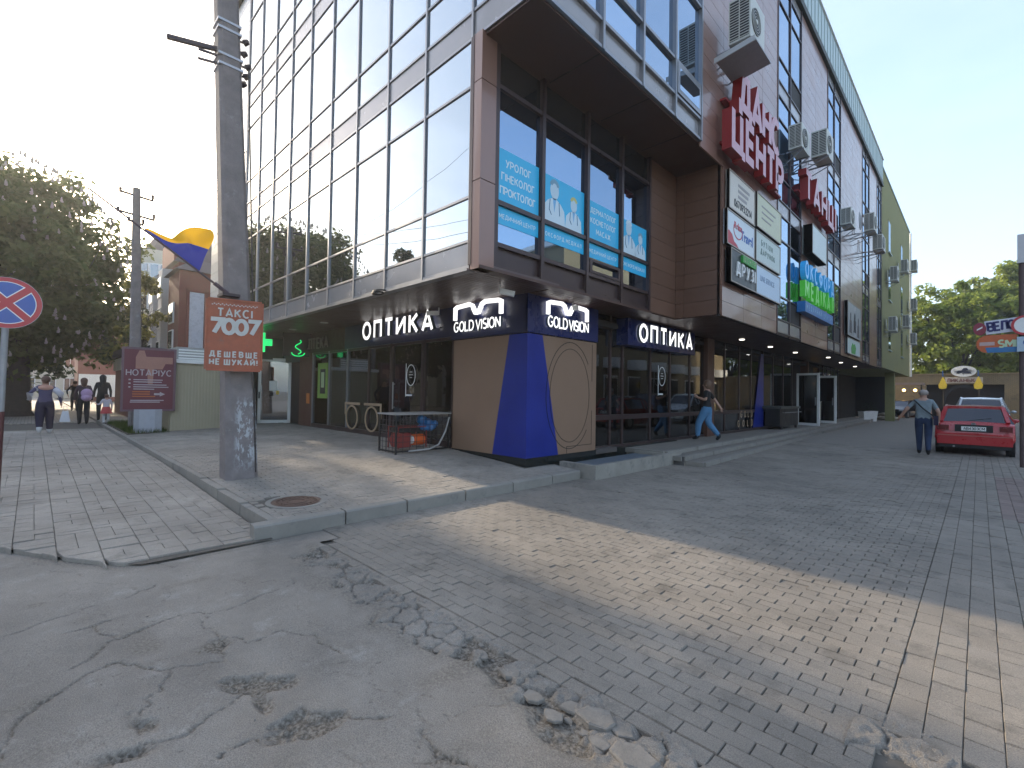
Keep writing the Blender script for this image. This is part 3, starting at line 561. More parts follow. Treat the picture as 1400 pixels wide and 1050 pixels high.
# unseen dark core added behind the glass to stop light leaks
core = part('light_stop_core', MB().box(-21,-5.75,5.05,7.3,3.6,7.1).box(-21,-4.45,4.88,36.6,7.35,14.7).box(-21,-5.75,7.3,36.6,3.62,7.35).box(-5.75,-4.45,11.5,36.6,3.62,7.35), m_darkin, B)
Y0 = 4.70
def wob(): return (R(rnd.uniform(-.10,.10)), 0, R(rnd.uniform(-.12,.12)))
cols = list(zip(XM, XM[1:]))
for ci, (a, b) in enumerate(cols+[(XM[-1], -4.33)]):
    for i in range(13):
        z0, z1 = zr[i], zr[i+1]
        if ci == 9 and i < 4: continue
        if zk(i) == 'panel': ub('spandrel_panel', m_span, B, a+.03, b-.03, Y0+.05, Y0+.09, z0+.03, z1-.03)
        else:
            o = ub('window_pane', m_glL, B, a+.03, b-.03, Y0+.05, Y0+.08, z0+.03, z1-.03, rot=wob())
for k, x in enumerate(XM+[-4.33]):
    zb = zr[0] if k < 10 else zr[4]
    ub('mullion', m_mull, B, x-.021, x+.021, Y0+.015, Y0+.10, zb-.05, 14.84)
ub('mullion', m_dmull, B, XM[-1]+.029, XM[-1]+.1, Y0-.02, Y0+.1, zr[0], zr[4]-.03)
for i, z in enumerate(zr[:-1]):
    xe = -4.29 if i >= 4 else XM[-1]
    ub('transom', m_mull, B, XM[0], xe, Y0+.028, Y0+.095, z-.02, z+.02)
ub('drip_edge', m_mull, B, -17.1, XM[-1]+.05, Y0-.05, Y0+.1, zr[0]-.09, zr[0]-.052)
# cladding strip at the far end of the street facade
part('joint_backing', MB().box(-21.05,-17.05,Y0+.045,Y0+.1,3.5,14.84), m_joint2, B)
z = 3.5
while z < 14.8:
    for (a, b) in ((-21.05,-19.06),(-19.03,-17.05)): ub('cladding_panel', m_cladp, B, a, b, Y0+.01, Y0+.045, z+.008, min(z+.345, 14.84))
    z += .353
# pillar at the recessed corner
for (z0, z1) in ((3.5,4.86),(4.875,6.4),(6.415,7.17)):
    part('pillar_panel', MB().box(-5.58,-5.38,Y0-.012,Y0+.30,z0,z1), m_clad, B)
# overhang storeys on the alley side
YR = [4.70,6.30,7.57,8.84,10.06]; XR = -4.29
for a, b in zip(YR, YR[1:]):
    for i in range(4, 13):
        if zk(i) == 'panel': ub('spandrel_panel', m_span, B, XR-.09, XR-.05, a+.03, b-.03, zr[i]+.03, zr[i+1]-.03)
        elif i == 5 and b > 10:    # vent window
            ub('vent_frame', m_mull, B, XR-.06, XR+.03, a+.06, b-.06, zr[i]+.05, zr[i+1]-.05); ub('window_pane', m_glR, B, XR-.05, XR+.034, a+.15, b-.15, zr[i]+.14, zr[i+1]-.14)
        else: ub('window_pane', m_glR, B, XR-.08, XR-.05, a+.03, b-.03, zr[i]+.03, zr[i+1]-.03, rot=(0, R(rnd.uniform(-.1,.1)), R(rnd.uniform(-.1,.1))))
for y in YR[1:]: ub('mullion', m_mull, B, XR-.1, XR+.03, y-.028, y+.028, zr[4]-.03, 14.84)
ub('corner_post', m_mull, B, XR-.06, XR+.02, Y0-.02, Y0+.06, zr[4]-.03, 14.84)
for z in zr[4:-1]: ub('transom', m_mull, B, XR-.095, XR+.012, Y0+.06, 10.06, z-.026, z+.026)
# deep soffit under the overhang
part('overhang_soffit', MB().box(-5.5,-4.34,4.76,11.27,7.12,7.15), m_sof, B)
for y in (6.3,7.9,9.5): ub('soffit_joint', m_joint2, B, -5.4,-4.34, y-.008, y+.008, 7.11, 7.125)
# recessed glass storey
RG = -5.42; YC = [5.05,6.17,7.50,8.74,9.92]
zz = [3.58,3.96,4.64,6.50,7.12]
for a, b in zip(YC, YC[1:]):
    ub('spandrel_panel', m_dmull, B, RG-.09, RG-.05, a+.03, b-.03, zz[0], zz[1]-.03)
    for i in (1,2,3): ub('window_pane', m_glD if i == 3 else m_glB, B, RG-.08, RG-.05, a+.035, b-.035, zz[i]+.035, zz[i+1]-.035, rot=(0, R(rnd.uniform(-.1,.1)), R(rnd.uniform(-.1,.1))))
for y in YC: ub('mullion', m_dmull, B, RG-.1, RG+.03, y-.04, y+.04, zz[0]-.03, zz[-1])
for z in zz[:-1]: ub('transom', m_dmull, B, RG-.095, RG+.012, YC[0], YC[-1], z-.035, z+.035)
part('vent_frame', MB().box(RG-.05,RG+.025,7.58,8.68,4.0,4.05).box(RG-.05,RG+.025,7.58,8.68,4.22,4.27).box(RG-.05,RG+.025,7.58,7.66,4.05,4.22).box(RG-.05,RG+.025,8.6,8.68,4.05,4.22), m_dmull, B)
ub('lintel', m_sof, B, -5.56,-5.36, 4.7, 9.96, 3.5, 3.545)
# brown panelled wall of the recess and its return
part('joint_backing', MB().box(RG-.12,RG-.03,9.96,11.3,3.55,7.12).box(RG-.05,-4.33,11.33,11.4,3.55,7.12), m_joint2, B)
z = 3.55
while z < 7.1:
    z1 = min(z+.345, 7.12)
    ub('cladding_panel', m_bclad, B, RG-.03, RG, 9.97, 11.27, z, z1); ub('cladding_panel', m_bclad, B, RG+.004, RG+.22, 11.27, 11.33, z, z1); ub('cladding_panel', m_bclad, B, RG+.228, -4.32, 11.27, 11.33, z, z1); z += .353
# long alley facade: window strips and panelled bays
wins = [(15.57,18.18),(22.15,24.62),(30.05,32.2),(35.0,36.7)]
bays = [(10.06,15.57,[11.33,12.75,14.16]),(18.18,22.15,[20.2]),(24.62,30.05,[27.3]),(32.2,35.0,[])]
part('joint_backing', MB().box(XR-.1,XR-.04,10.06,36.8,7.13,14.84).box(XR-.1,XR-.04,11.27,36.8,3.5,7.13), m_joint2, B)
for a, b, js in bays:
    ed = [a]+js+[b]; z = 3.52
    while z < 14.8:
        z1 = min(z+.345, 14.84)
        for p, q in zip(ed, ed[1:]):
            if p < 11.2 and z < 7.0: continue
            ub('cladding_panel', m_clad, B, XR-.04, XR-.005, p+.005, q-.005, z, z1, rot=(0, R(rnd.uniform(-.25,.25)), R(rnd.uniform(-.06,.06))))
        z += .353
for a, b in wins:
    c = (a+b)/2
    for i in range(13):
        for p, q in ((a, c), (c, b)):
            if zk(i) == 'panel': ub('spandrel_panel', m_span, B, XR-.06, XR-.022, p+.02, q-.02, zr[i]+.02, zr[i+1]-.02)
            elif (i in (1, 9) and q == b) or (i == 5 and a == 30.05 and q == b): ub('open_vent', m_darkin, B, XR-.06, XR-.028, p+.04, q-.04, zr[i]+.04, zr[i+1]-.04)
            else: ub('window_pane', m_glR, B, XR-.05, XR-.022, p+.02, q-.02, zr[i]+.02, zr[i+1]-.02, rot=(0, R(rnd.uniform(-.1,.1)), R(rnd.uniform(-.12,.12))))
    for y in (a, c, b): ub('mullion', m_dmull, B, XR-.09, XR+.015, y-.03, y+.03, 3.5, 14.84)
    for z in zr[:-1]: ub('transom', m_dmull, B, XR-.09, XR+.008, a, b, z-.02, z+.02)
# long low soffits (slatted) over the shops
mb = MB(); 
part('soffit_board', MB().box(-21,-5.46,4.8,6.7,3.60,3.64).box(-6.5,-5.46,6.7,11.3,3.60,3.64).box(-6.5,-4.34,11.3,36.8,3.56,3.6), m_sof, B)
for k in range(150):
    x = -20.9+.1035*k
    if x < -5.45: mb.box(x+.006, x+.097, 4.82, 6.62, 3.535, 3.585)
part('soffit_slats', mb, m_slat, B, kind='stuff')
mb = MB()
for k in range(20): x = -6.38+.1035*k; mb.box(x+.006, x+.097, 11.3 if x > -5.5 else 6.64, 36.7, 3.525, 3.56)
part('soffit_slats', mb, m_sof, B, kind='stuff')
# roof edge
part('roof_fascia', MB().box(-21.2,XR+.10,Y0-.10,Y0+.3,14.85,15.08).box(XR-.3,XR+.10,Y0+.3,36.9,14.85,15.08), mat('dark_olive_trim', (.035,.04,.03), .6), B)
part('roof_parapet', MB().box(XR-.25,XR+.06,Y0+.35,36.9,15.08,16.5), m_roofm, B)
mb = MB()
for k in range(64): y = Y0+.5+k*.5; mb.box(XR+.06, XR+.085, y, y+.06, 15.09, 16.46)
part('parapet_ribs', mb, m_roofm, B, kind='stuff')
part('parapet_cap', MB().box(XR-.3,XR+.12,Y0+.35,36.9,16.5,16.56), m_white, B)
part('roof_parapet', MB().box(-21.2,XR-.25,Y0+.2,Y0+.35,15.08,15.5), m_roofm, B)

# ---- ground floor, street side
m_navy = mat('navy_panel', (.008,.014,.06), .35, 0, var=.05, scale=2, spec=.6)
m_blue = mat('royal_blue_panel', (.006,.022,.22), .38, 0, var=.12, scale=2, spec=.5)
m_tan = mat('tan_panel', (.25,.155,.10), .5, 0, var=.07, scale=2, spec=.4)
m_plinth = mat('black_granite', (.012,.016,.016), .18, 0, var=.3, scale=30, spec=.7)
m_lit = mat('lit_white_letter', (1,.99,.97), .5, var=0, emit=.38)
m_retn = mat('letter_return', (.10,.125,.15), .6, var=0)
GX, GY = -6.16, 6.64
part('corner_box', MB().box(-8.42,GX-.03,GY+.03,8.9,.34,3.56), m_darkin, B)
# street face of the corner box: tan / blue split on a slant
def quadplate(P, O, A, Bv, m, name, d=.03): return part(name, MB().plate(P, O, A, Bv, d), m, B)
W1 = 2.28
quadplate([(0,.0),(1.35,.0),(1.80,2.41),(0,2.41)], (-8.45,GY+.03,.36), X_, Z_, m_tan, 'tan_panel')
quadplate([(1.35,.0),(2.29,.0),(2.29,2.41),(1.80,2.41)], (-8.45,GY+.031,.36), X_, Z_, m_blue, 'blue_panel')
quadplate([(0,0),(.98,0),(.44,2.41),(0,2.41)], (GX-.031,GY-.0,.36), Y_, Z_, m_blue, 'blue_panel')
quadplate([(.98,0),(2.30,0),(2.30,2.41),(.44,2.41)], (GX-.03,GY,.36), Y_, Z_, m_tan, 'tan_panel')
m_groove = mat('engraved_line', (.02,.016,.014), .8, var=0)
mb = MB(); mb.ring((GX+.001,GY,0), Y_, Z_, 1.42, 1.62, .70, .94, .014, .003, 44, 100, 420-0); 
gv = MB(); gv.ring((GX+.001,GY,0), Y_, Z_, 1.36, 1.58, .80, 1.13, .014, .003, 40, 38, 318)
gv.ring((GX+.0015,GY,0), Y_, Z_, 1.36, 1.58, .68, .99, .012, .003, 44)
gv.box(GX+.001,GX+.004,GY+2.13,GY+2.142,1.9,2.72).box(GX+.001,GX+.004,GY+2.13,GY+2.142,.5,1.25).box(GX+.001,GX+.004,GY+1.25,GY+2.142,.5,.512).box(GX+.001,GX+.004,GY+1.25,GY+1.262,.36,.5)
part('engraving', gv, m_groove, B)
part('plinth', MB().add([(-8.45,GY+.02,.2),(GX-.02,GY+.02,.02),(GX-.02,9.0,-.02),(-8.45,9.0,.2),(-8.45,GY+.02,.365),(GX-.02,GY+.02,.36),(GX-.02,9.0,.36),(-8.45,9.0,.365)], [(0,3,2,1),(4,5,6,7),(0,1,5,4),(1,2,6,5),(2,3,7,6),(3,0,4,7)]).box(-6.6,GX-.1,8.9,13.2,-.05,.33), m_plinth, B)
part('fascia', MB().box(-8.48,GX+.01,GY-.03,GY+.03,2.79,3.56), m_navy, B); part('fascia', MB().box(GX-.03,GX+.03,GY-.03,8.95,2.79,3.56), mat('dark_blue_panel', (.007,.018,.10), .3, 0, var=.04, scale=2, spec=.6), B)
part('fascia', MB().box(-13.75,-8.48,GY,GY+.06,2.87,3.56), m_navy, B); part('fascia', MB().box(-17.2,-13.76,GY,GY+.06,2.87,3.56), mat('maroon_fascia', (.05,.018,.018), .5, 0), B)
# shop glazing street side
zg = .40
xs = [-16.07,-14.82,-13.56,-12.27,-11.08,-9.56,-8.45]
for k, (a, b) in enumerate(zip(xs, xs[1:])):
    ub('shop_window', m_shop, B, a+.03, b-.03, GY+.03, GY+.045, .5, 2.86)
for k, x in enumerate(xs): ub('shop_mullion', m_dmull if k > 2 else m_mull, B, x-.035, x+.035, GY, GY+.09, .38, 2.87)
ub('sill_rail', m_dmull, B, xs[0], xs[-1], GY-.005, GY+.09, .36, .5); ub('head_rail', m_dmull, B, xs[0], xs[-1], GY+.005, GY+.09, 2.80, 2.865)
ub('door_frame', m_dmull, B, -11.1,-11.0, GY-.02, GY+.1, .38, 2.8); ub('door_frame', m_dmull, B, -9.66,-9.56, GY-.02, GY+.1, .38, 2.8)
part('door_handle', MB().tube([(-10.85,GY-.06,1.15),(-10.85,GY-.06,1.85)], .018, 8).tube([(-10.85,GY,1.2),(-10.85,GY-.06,1.2)], .012, 6).tube([(-10.85,GY,1.8),(-10.85,GY-.06,1.8)], .012, 6), m_mull, B)
# brown pier, recess and the white framed door
part('pier', MB().box(-17.15,-16.11,GY,GY+.3,.3,2.87), mat('brown_pier', (.10,.045,.03), .5, var=.1, scale=2), B)
part('end_wall', MB().box(-21,-17.0,6.9,7.0,.2,3.6).box(-21.0,-20.9,4.9,7,.2,3.6), m_darkin, B)
part('portal_panel', MB().box(-18.75,-17.1,6.66,6.72,2.62,3.55).box(-18.9,-18.72,5.6,6.72,2.72,3.55), mat('green_grey_panel', (.06,.09,.075), .4), B)
dr = thing('glass_door', 'white framed glass door standing open beside the green pharmacy cross', 'door', (-18.72, 6.35, .36))
dp = Vector((-18.72,6.35,0)); da = Vector((.326,.945,0)).normalized()
fr = MB()
for s in (-.5,.5): fr.obox(dp+da*s+Vector((0,0,1.55)), da, .05, Vector((-.945,.326,0)), .03, Z_, 1.19)
fr.obox(dp+Vector((0,0,2.72)), da, .55, Vector((-.945,.326,0)), .03, Z_, .06); fr.obox(dp+Vector((0,0,.42)), da, .55, Vector((-.945,.326,0)), .03, Z_, .06)
part('door_frame', fr, m_white, dr); part('door_pane', MB().obox(dp+Vector((0,0,1.57)), da, .45, Vector((-.945,.326,0)), .006, Z_, 1.1), clear_glass('door_glass', (.35,.38,.4), .2), dr)
part('handle', MB().obox(dp-da*.5+Vector((.06,-.03,1.4)), Z_, .12, da, .015, X_, .03), m_black, dr)
for (a, b, c_, m) in ((-.05,1.75,.13,m_white),(.1,1.5,.05,mat('yellow_note', (.7,.5,.08), .7)),(-.1,1.45,.06,m_black)): part('notice', MB().obox(dp+da*a+Vector((.02,-.01,b)), da, c_, Vector((.945,-.326,0)), .002, Z_, c_*1.4), m, dr)
# interior of the shops
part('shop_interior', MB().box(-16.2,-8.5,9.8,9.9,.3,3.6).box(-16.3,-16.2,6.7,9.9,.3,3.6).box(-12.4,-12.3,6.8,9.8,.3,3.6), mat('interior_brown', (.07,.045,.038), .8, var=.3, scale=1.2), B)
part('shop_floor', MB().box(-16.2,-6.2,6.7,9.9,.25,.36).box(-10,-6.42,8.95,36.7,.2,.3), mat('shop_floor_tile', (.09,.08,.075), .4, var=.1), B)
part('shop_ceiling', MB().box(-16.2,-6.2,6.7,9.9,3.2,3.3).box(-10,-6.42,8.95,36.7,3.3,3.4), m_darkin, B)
mr = mat('maroon_display', (.11,.03,.04), .6, var=.25, scale=2)
part('shop_display', MB().box(-13.4,-11.2,6.86,6.95,.55,2.35), mr, B); write('СТАТО', (-13.1,6.84,1.75), X_, Z_, .13, .13, .01, mat('faded_print', (.25,.2,.2), .7), B, letters=False, wid=1.7)
wdmat = mat('plywood', (.38,.27,.17), .6)
for cx in (-13.15,-12.0):
    part('spectacle_cutout', MB().ring((0,GY-.012,0), X_, Z_, cx, .83, .36, .36, .045, .02, 32), wdmat, B)
part('spectacle_cutout', MB().box(-13.62,-12.7,GY-.014,GY+.004,1.2,1.27).box(-12.45,-11.5,GY-.014,GY+.004,1.2,1.27).box(-11.57,-11.5,GY-.014,GY+.004,.86,1.2).box(-13.62,-13.55,GY-.014,GY+.004,.9,1.2), wdmat, B)
part('green_poster', MB().box(-15.6,-14.87,GY-.01,GY+.02,1.35,2.5), mat('lime_poster', (.2,.33,.06), .6), B); part('green_poster', MB().box(-15.4,-15.02,GY-.014,GY-.009,1.5,2.3), m_black, B)
part('notice', MB().box(-15.32,-15.1,GY-.018,GY-.013,1.7,2.2), mat('pale_green_print', (.4,.5,.3), .6), B)
part('notice', MB().box(-16.5,-16.25,GY-.01,GY,1.15,1.5), mat('orange_notice', (.6,.2,.05), .6), B)
# glazing decals (round emblem)
def decal(O, A, s):
    mb = MB(); O = Vector(O); N_ = Vector(A).cross(Z_)
    mb.ring(O, A, Z_, 0, 0, .20*s, .27*s, .022*s, .003, 28); part('door_emblem', mb, m_white, B)
    for k, w_ in enumerate((.10,.14,.08)): part('door_emblem', MB().obox(O+Z_*(.08-.07*k)*s+N_*.003, A, w_*s*.6, Z_, .008*s, N_, .002), m_white, B)
    part('door_emblem', MB().obox(O-Vector(A)*.22*s+Z_*-.12*s+N_*.002, Z_, .42*s, A, .013*s, N_, .002).obox(O-Vector(A)*.08*s-Z_*.5*s+N_*.002, A, .14*s, Z_, .02*s, N_, .002), m_white, B)
decal((-10.1,GY-.01,2.02), X_, 1.0); decal((-6.36,12.45,2.15), Y_, 1.0)

# ---- ground floor, alley side
AX = -6.40
ys = [8.98,9.9,10.46,11.88,13.04,14.36,15.75,17.21,18.65,19.93,21.35,22.73,24.24,25.7]
for a, b in zip(ys, ys[1:]):
    ub('shop_window', m_shop, B, AX-.04, AX-.025, a+.03, b-.03, 1.12, 3.5); ub('shop_window', m_shop, B, AX-.04, AX-.025, a+.03, b-.03, .38, 1.0)
for y in ys: ub('shop_mullion', m_dmull, B, AX-.09, AX, y-.04, y+.04, .3, 3.53)
ub('shop_transom', m_dmull, B, AX-.085, AX+.006, 8.98, 25.7, 1.0, 1.12); ub('sill_rail', m_dmull, B, AX-.085, AX+.006, 8.98, 25.7, .3, .38)
for (a, b) in ((25.7,28.4),(28.5,31.0)):
    part('entrance_dark_sheet', MB().box(AX-.4,AX-.3,a,b,.3,3.5), m_darkin, B)  # solid dark sheet filling the entrance opening
part('pier', MB().box(AX-.3,AX+.1,15.45,16.0,.3,3.53).box(AX-.3,AX+.05,28.35,28.6,.3,3.53), mat('brown_pier', (.1,.05,.04), .5), B)
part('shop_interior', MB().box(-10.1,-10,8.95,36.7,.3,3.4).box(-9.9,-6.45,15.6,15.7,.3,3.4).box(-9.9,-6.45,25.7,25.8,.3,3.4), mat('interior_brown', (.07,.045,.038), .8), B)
for y in (9.3,9.9,10.5): ub('ceiling_strip_light', mat('lit_tube', (1,.9,.75), .5, var=0, emit=1.5), B, -7.9,-7.2, y, y+.06, 3.22, 3.26)
sh = mat('lit_shelf', (.55,.42,.22), .6, emit=.12, var=.3, scale=6)
part('display_rack', MB().box(-9.6,-9.5,9.4,10.4,.9,2.4).box(-9.3,-9.2,11.6,13.6,.9,2.5), sh, B)
mb = MB()
for k in range(12):
    mb.box(-9.19,-9.1,11.6,13.6,.95+.13*k,.965+.13*k).box(-9.49,-9.4,9.4,10.4,.95+.13*k,.965+.13*k)
for k in range(14): mb.box(-9.19,-9.1,11.6+.15*k,11.615+.15*k,.9,2.5)
part('display_rack_shelves', mb, m_black, B, kind='stuff')
part('counter', MB().box(-8.4,-7.4,9.2,10.6,.3,1.25).box(-8.2,-7.6,11.9,13.4,.3,1.2), mat('counter_maroon', (.1,.035,.04), .35), B)
# blue strip and lettering on the glazing farther along
part('blue_panel', MB().plate([(0,0),(1.28,0),(1.28,3.0),(.95,3.0)], (AX+.008,20.1,.4), Y_, Z_, .004), m_blue, B)
write('GOLD', (AX+.012,18.72,.85), Y_, Z_, .22, .2, .004, wdmat, B, wid=1.3); write('GOLD', (AX+.012,18.45,.5), Y_, Z_, .22, .2, .004, wdmat, B, wid=1.6)
# cafe glazing with warm lamps inside
for k in range(6):
    y = 31.1+k*1.0; ub('shop_mullion', m_dmull, B, AX-.09, AX, y-.03, y+.03, .3, 3.5)
    if k < 5: ub('shop_window', m_shop, B, AX-.04, AX-.025, y+.03, y+.97, .35, 3.5)
m_lamp = mat('warm_lamp', (1,.62,.22), .5, var=0, emit=2.5)
for k in range(7): part('pendant_lamp', MB().ball((-7.4-.25*(k % 2), 31.4+k*.8, 2.55), .07), m_lamp, B)
part('cafe_wall', MB().box(-9.4,-9.3,31,36.5,1.2,2.6), mat('warm_wall', (.35,.22,.09), .7, emit=.1), B)
for (x, y) in ((-5.0,26),(-5.6,16.5),(-5.6,19.5),(-5.5,22.5),(-5.2,30),(-5.2,34)): part('downlight', MB().cyl((x,y,3.5),(x,y,3.528),.08,n=14), mat('lit_downlight', (1,.95,.85), .5, var=0, emit=1.1 if y > 20 else .5), B)
for (x, y) in ((-13.2,5.75),(-15.5,5.75)): part('downlight', MB().cyl((x,y,3.515),(x,y,3.54),.11,n=14), mat('unlit_downlight', (.6,.6,.58), .4), B)
def od(loc, label, ang):
    t = thing('open_door', label, 'door', loc); p = Vector(loc); d = Vector((math.cos(ang), math.sin(ang), 0)); n_ = Vector((-d.y, d.x, 0)); f = MB()
    for s in (.04,.96): f.obox(p+d*s+Z_*1.25, d, .05, n_, .03, Z_, 1.25)
    f.obox(p+d*.5+Z_*2.46, d, .5, n_, .029, Z_, .05); f.obox(p+d*.5+Z_*.06, d, .5, n_, .029, Z_, .06)
    part('door_frame', f, m_white, t); part('door_pane', MB().obox(p+d*.5+Z_*1.25, d, .42, n_, .008, Z_, 1.18), clear_glass('dark_door_glass', (.1,.1,.11), .1), t)
    part('handle', MB().obox(p+d*.86+n_*-.06+Z_*1.15, Z_, .2, d, .02, n_, .02), m_mull, t)
od((-6.35,26.3,.3), 'white framed glass door standing open behind the black box by the alley shops', R(-12)); od((-6.35,30.0,.3), 'white framed glass door standing open behind the beige drum', R(-12))

# ================================================================ YELLOW BUILDING
YB = thing('yellow_building', 'olive yellow plastered building carried on columns at the alley end', 'building', (-8, 45, 0))
part('wall', MB().box(-12,XR+.02,36.9,53.2,3.6,16.1), m_yel, YB); part('parapet_cap', MB().box(-12.05,XR+.07,36.88,53.25,16.1,16.2), m_roofm, YB)
for y in (44.6,): ub('column', m_yel, YB, -5.0,-4.45, y, y+.5, 0, 3.62)
part('dark_infill_wall', MB().box(-10,-8,37,53,0,3.6).box(-8,-5.9,52.6,53.1,0,3.6), m_darkin, YB)  # dark walls added so the open ground floor reads as deep shade
wf = mat('olive_reveal', (.2,.19,.08), .9)
for y in (39.6,46.6):
    for z in (4.9,8.2,11.4):
        t = ub('window', wf, YB, XR-.02, XR+.035, y, y+1.2, z, z+2.2); ub('window_pane', m_glD, YB, XR-.02, XR+.04, y+.1, y+1.1, z+.1, z+2.1)
        ub('window_sill', m_roofm, YB, XR, XR+.12, y-.05, y+1.25, z-.06, z)
part('drain_pipe', MB().cyl((XR+.08,53.4,3.6),(XR+.08,53.4,16.1),.07,n=8), m_white, YB)
# ================================================================ SIGNS ON THE BUILDING
def glasses_logo(O, A, parent, w_, m, d=.05, ys=.72):
    """spectacle-top emblem: two brow arches joined by a bridge"""
    O = Vector(O); A = Vector(A); mb = MB()
    stroke(mb, [(x, y*ys) for x, y in [(.0,.0),(.0,.24),(.05,.27),(.33,.29),(.40,.25),(.45,.14),(.50,.10),(.55,.14),(.60,.25),(.67,.29),(.95,.27),(1,.24),(1,.0)]], .06, O, A, Z_, d, w_, 0)
    stroke(mb, [(.41,.15),(.46,.075),(.54,.075),(.59,.15)], .06, O, A, Z_, d, w_, .001)
    return part('logo', mb, m, parent)
s1 = thing('shop_sign', 'lit white block letters on the street side navy fascia, left of the spectacle logos', 'sign', (-12.3,GY-.1,3.0))
write('ОПТИКА', (-12.25,GY-.10,3.06), X_, Z_, .42, .22, .09, m_lit, s1, wid=3.25, squeeze=1.3, side=m_retn)
part('mounting_rail', MB().box(-12.3,-8.9,GY-.03,GY-.0,3.1,3.13).box(-12.3,-8.9,GY-.03,GY-.0,3.38,3.41), m_navy, s1)
s2 = thing('shop_sign', 'lit white spectacle logo over GOLD VISION on the left face of the corner box', 'sign', (-8.3,GY-.1,2.9))
glasses_logo((-8.2,GY-.12,3.185), X_, s2, 1.45, m_lit); write('GOLD VISION', (-8.2,GY-.12,2.93), X_, Z_, .2, .17, .05, m_lit, s2, wid=1.45, side=m_retn)
s3 = thing('shop_sign', 'lit white spectacle logo over GOLD VISION on the right face of the corner box', 'sign', (GX+.05,7.1,2.9))
glasses_logo((GX+.06,GY+.50,3.185), Y_, s3, 1.30, m_lit); write('GOLD VISION', (GX+.06,GY+.48,2.95), Y_, Z_, .2, .17, .05, m_lit, s3, wid=1.34, side=m_retn)
s4 = thing('shop_sign', 'lit white sign ОПТИКА on a blue box over the alley door', 'sign', (-6.15,12,2.9))
part('board', MB().box(-6.42,-6.1,10.18,14.0,2.85,3.5), MATS['dark_blue_panel'], s4)
write('ОПТИКА', (-6.09,10.62,2.98), Y_, Z_, .40, .22, .07, m_lit, s4, wid=3.0, squeeze=1.25, side=m_retn)
s5 = thing('shop_sign', 'dim sign АПТЕКА on the maroon fascia', 'sign', (-16.9,GY-.05,3)); write('АПТЕКА', (-16.6,GY-.04,3.0), X_, Z_, .33, .16, .03, mat('dim_letter', (.2,.16,.15), .6), s5, wid=1.8)
m_neon = mat('green_neon', (.02,1,.25), .5, var=0, emit=.22)
s6 = thing('pharmacy_cross', 'green lit pharmacy cross half hidden by the taxi board', 'sign', (-16.9,5.2,3.1))
cp = Vector((-17.0,5.3,3.28)); d6 = Vector((.326,.945,0)).normalized()
part('cross', MB().obox(cp-Z_*.1, d6, .32, X_, .05, Z_, .11).obox(cp-Z_*.1, d6, .11, X_, .052, Z_, .32), m_neon, s6); part('light_box', MB().obox(cp+Z_*.40, d6, .34, X_, .05, Z_, .13), m_neon, s6)
part('bracket', MB().bar(cp+Z_*.53, cp+Z_*.3+Vector((0,0,.05)), .02), m_black, s6)
s7 = thing('neon_emblem', 'green neon bowl and snake emblem on the dark fascia edge', 'sign', (-16.6,6.3,3)); sn = Vector((-16.4,6.28,2.82))
part('neon_tube', MB().tube([sn+d6*(.09*math.sin(t*1.3))+Z_*t*.07 for t in np.arange(0,7,.4)], .02, 6), m_neon, s7); part('neon_bowl', MB().tube([sn+d6*(.2*math.cos(R(a)))+Z_*(.05+.12*math.sin(R(a))) for a in range(180,370,20)], .02, 6), m_neon, s7)
part('board', MB().obox(sn+Z_*.35+Vector((-.06,.05,0)), d6, .5, X_, .02, Z_, .42), m_black, s7)

# red lettering ДАНС ЦЕНТР
m_redside = mat('red_letter_side', (.26,.012,.012), .5, var=.05); m_pink = mat('pink_letter_face', (.50,.23,.27), .35, var=.04, spec=.7)
s8 = thing('dance_sign', 'big red block letters in two rows under the large air conditioner with a tray', 'sign', (XR,12.7,7.2))
write('ДАНС', (XR+.14,11.42,8.34), Y_, Z_, .82, .27, .22, m_pink, s8, wid=2.95, squeeze=1.05, side=m_redside)
write('ЦЕНТР', (XR+.14,10.98,7.32), Y_, Z_, .82, .26, .22, m_pink, s8, wid=3.75, squeeze=1.1, side=m_redside)
part('rail', MB().box(XR,XR+.14,11.1,15.2,8.5,8.55).box(XR,XR+.14,11.1,15.4,7.5,7.55), m_redside, s8)
s9 = thing('dance_sign', 'single row of red block letters above the blank square panel', 'sign', (XR,19,8))
write('ТАНЦІ', (XR+.12,17.3,8.1), Y_, Z_, .82, .25, .24, m_pink, s9, wid=4.4, squeeze=1.3, side=m_redside); part('rail', MB().box(XR,XR+.13,17.3,21.6,8.35,8.4), m_redside, s9)
# posters
PX = XR+.03
def poster(name, label, y0, y1, z0, z1, col, d=.08, x=PX, rough=.45):
    t = thing(name, label, 'poster', (x, (y0+y1)/2, z0)); part('panel', MB().box(x, x+d, y0, y1, z0, z1), mat(name+'_%d%d' % (int(y0*10), int(z0*10)), col, rough, var=.04, spec=.7), t)
    e = MB()
    for (a, b, c, dd) in ((y0,y1,z0,z0+.03),(y0,y1,z1-.03,z1),(y0,y0+.03,z0+.03,z1-.03),(y1-.03,y1,z0+.03,z1-.03)): e.box(x+.01, x+d+.012, a, b, c, dd)
    part('frame', e, mat('poster_frame', (.35,.3,.25), .5), t); return t, x+d+.002
t, xx = poster('notice_board', 'cream poster with phone number, uppermost left beside the brown corner', 11.42, 13.2, 6.08, 7.0, (.62,.56,.47))
write('067 093 22 14', (xx,11.75,6.22), Y_, Z_, .16, .2, .004, m_black, t, letters=False, wid=1.2); 
for k in range(3): part('printed_block', MB().box(xx, xx+.003, 12.0, 12.0+.8-.1*k, 6.75-.14*k, 6.82-.14*k), mat('grey_print', (.35,.32,.31), .6), t)
t, xx = poster('notice_board', 'pale yellow poster right of the cream phone poster', 13.3, 15.45, 6.12, 7.05, (.55,.55,.36), d=.1)
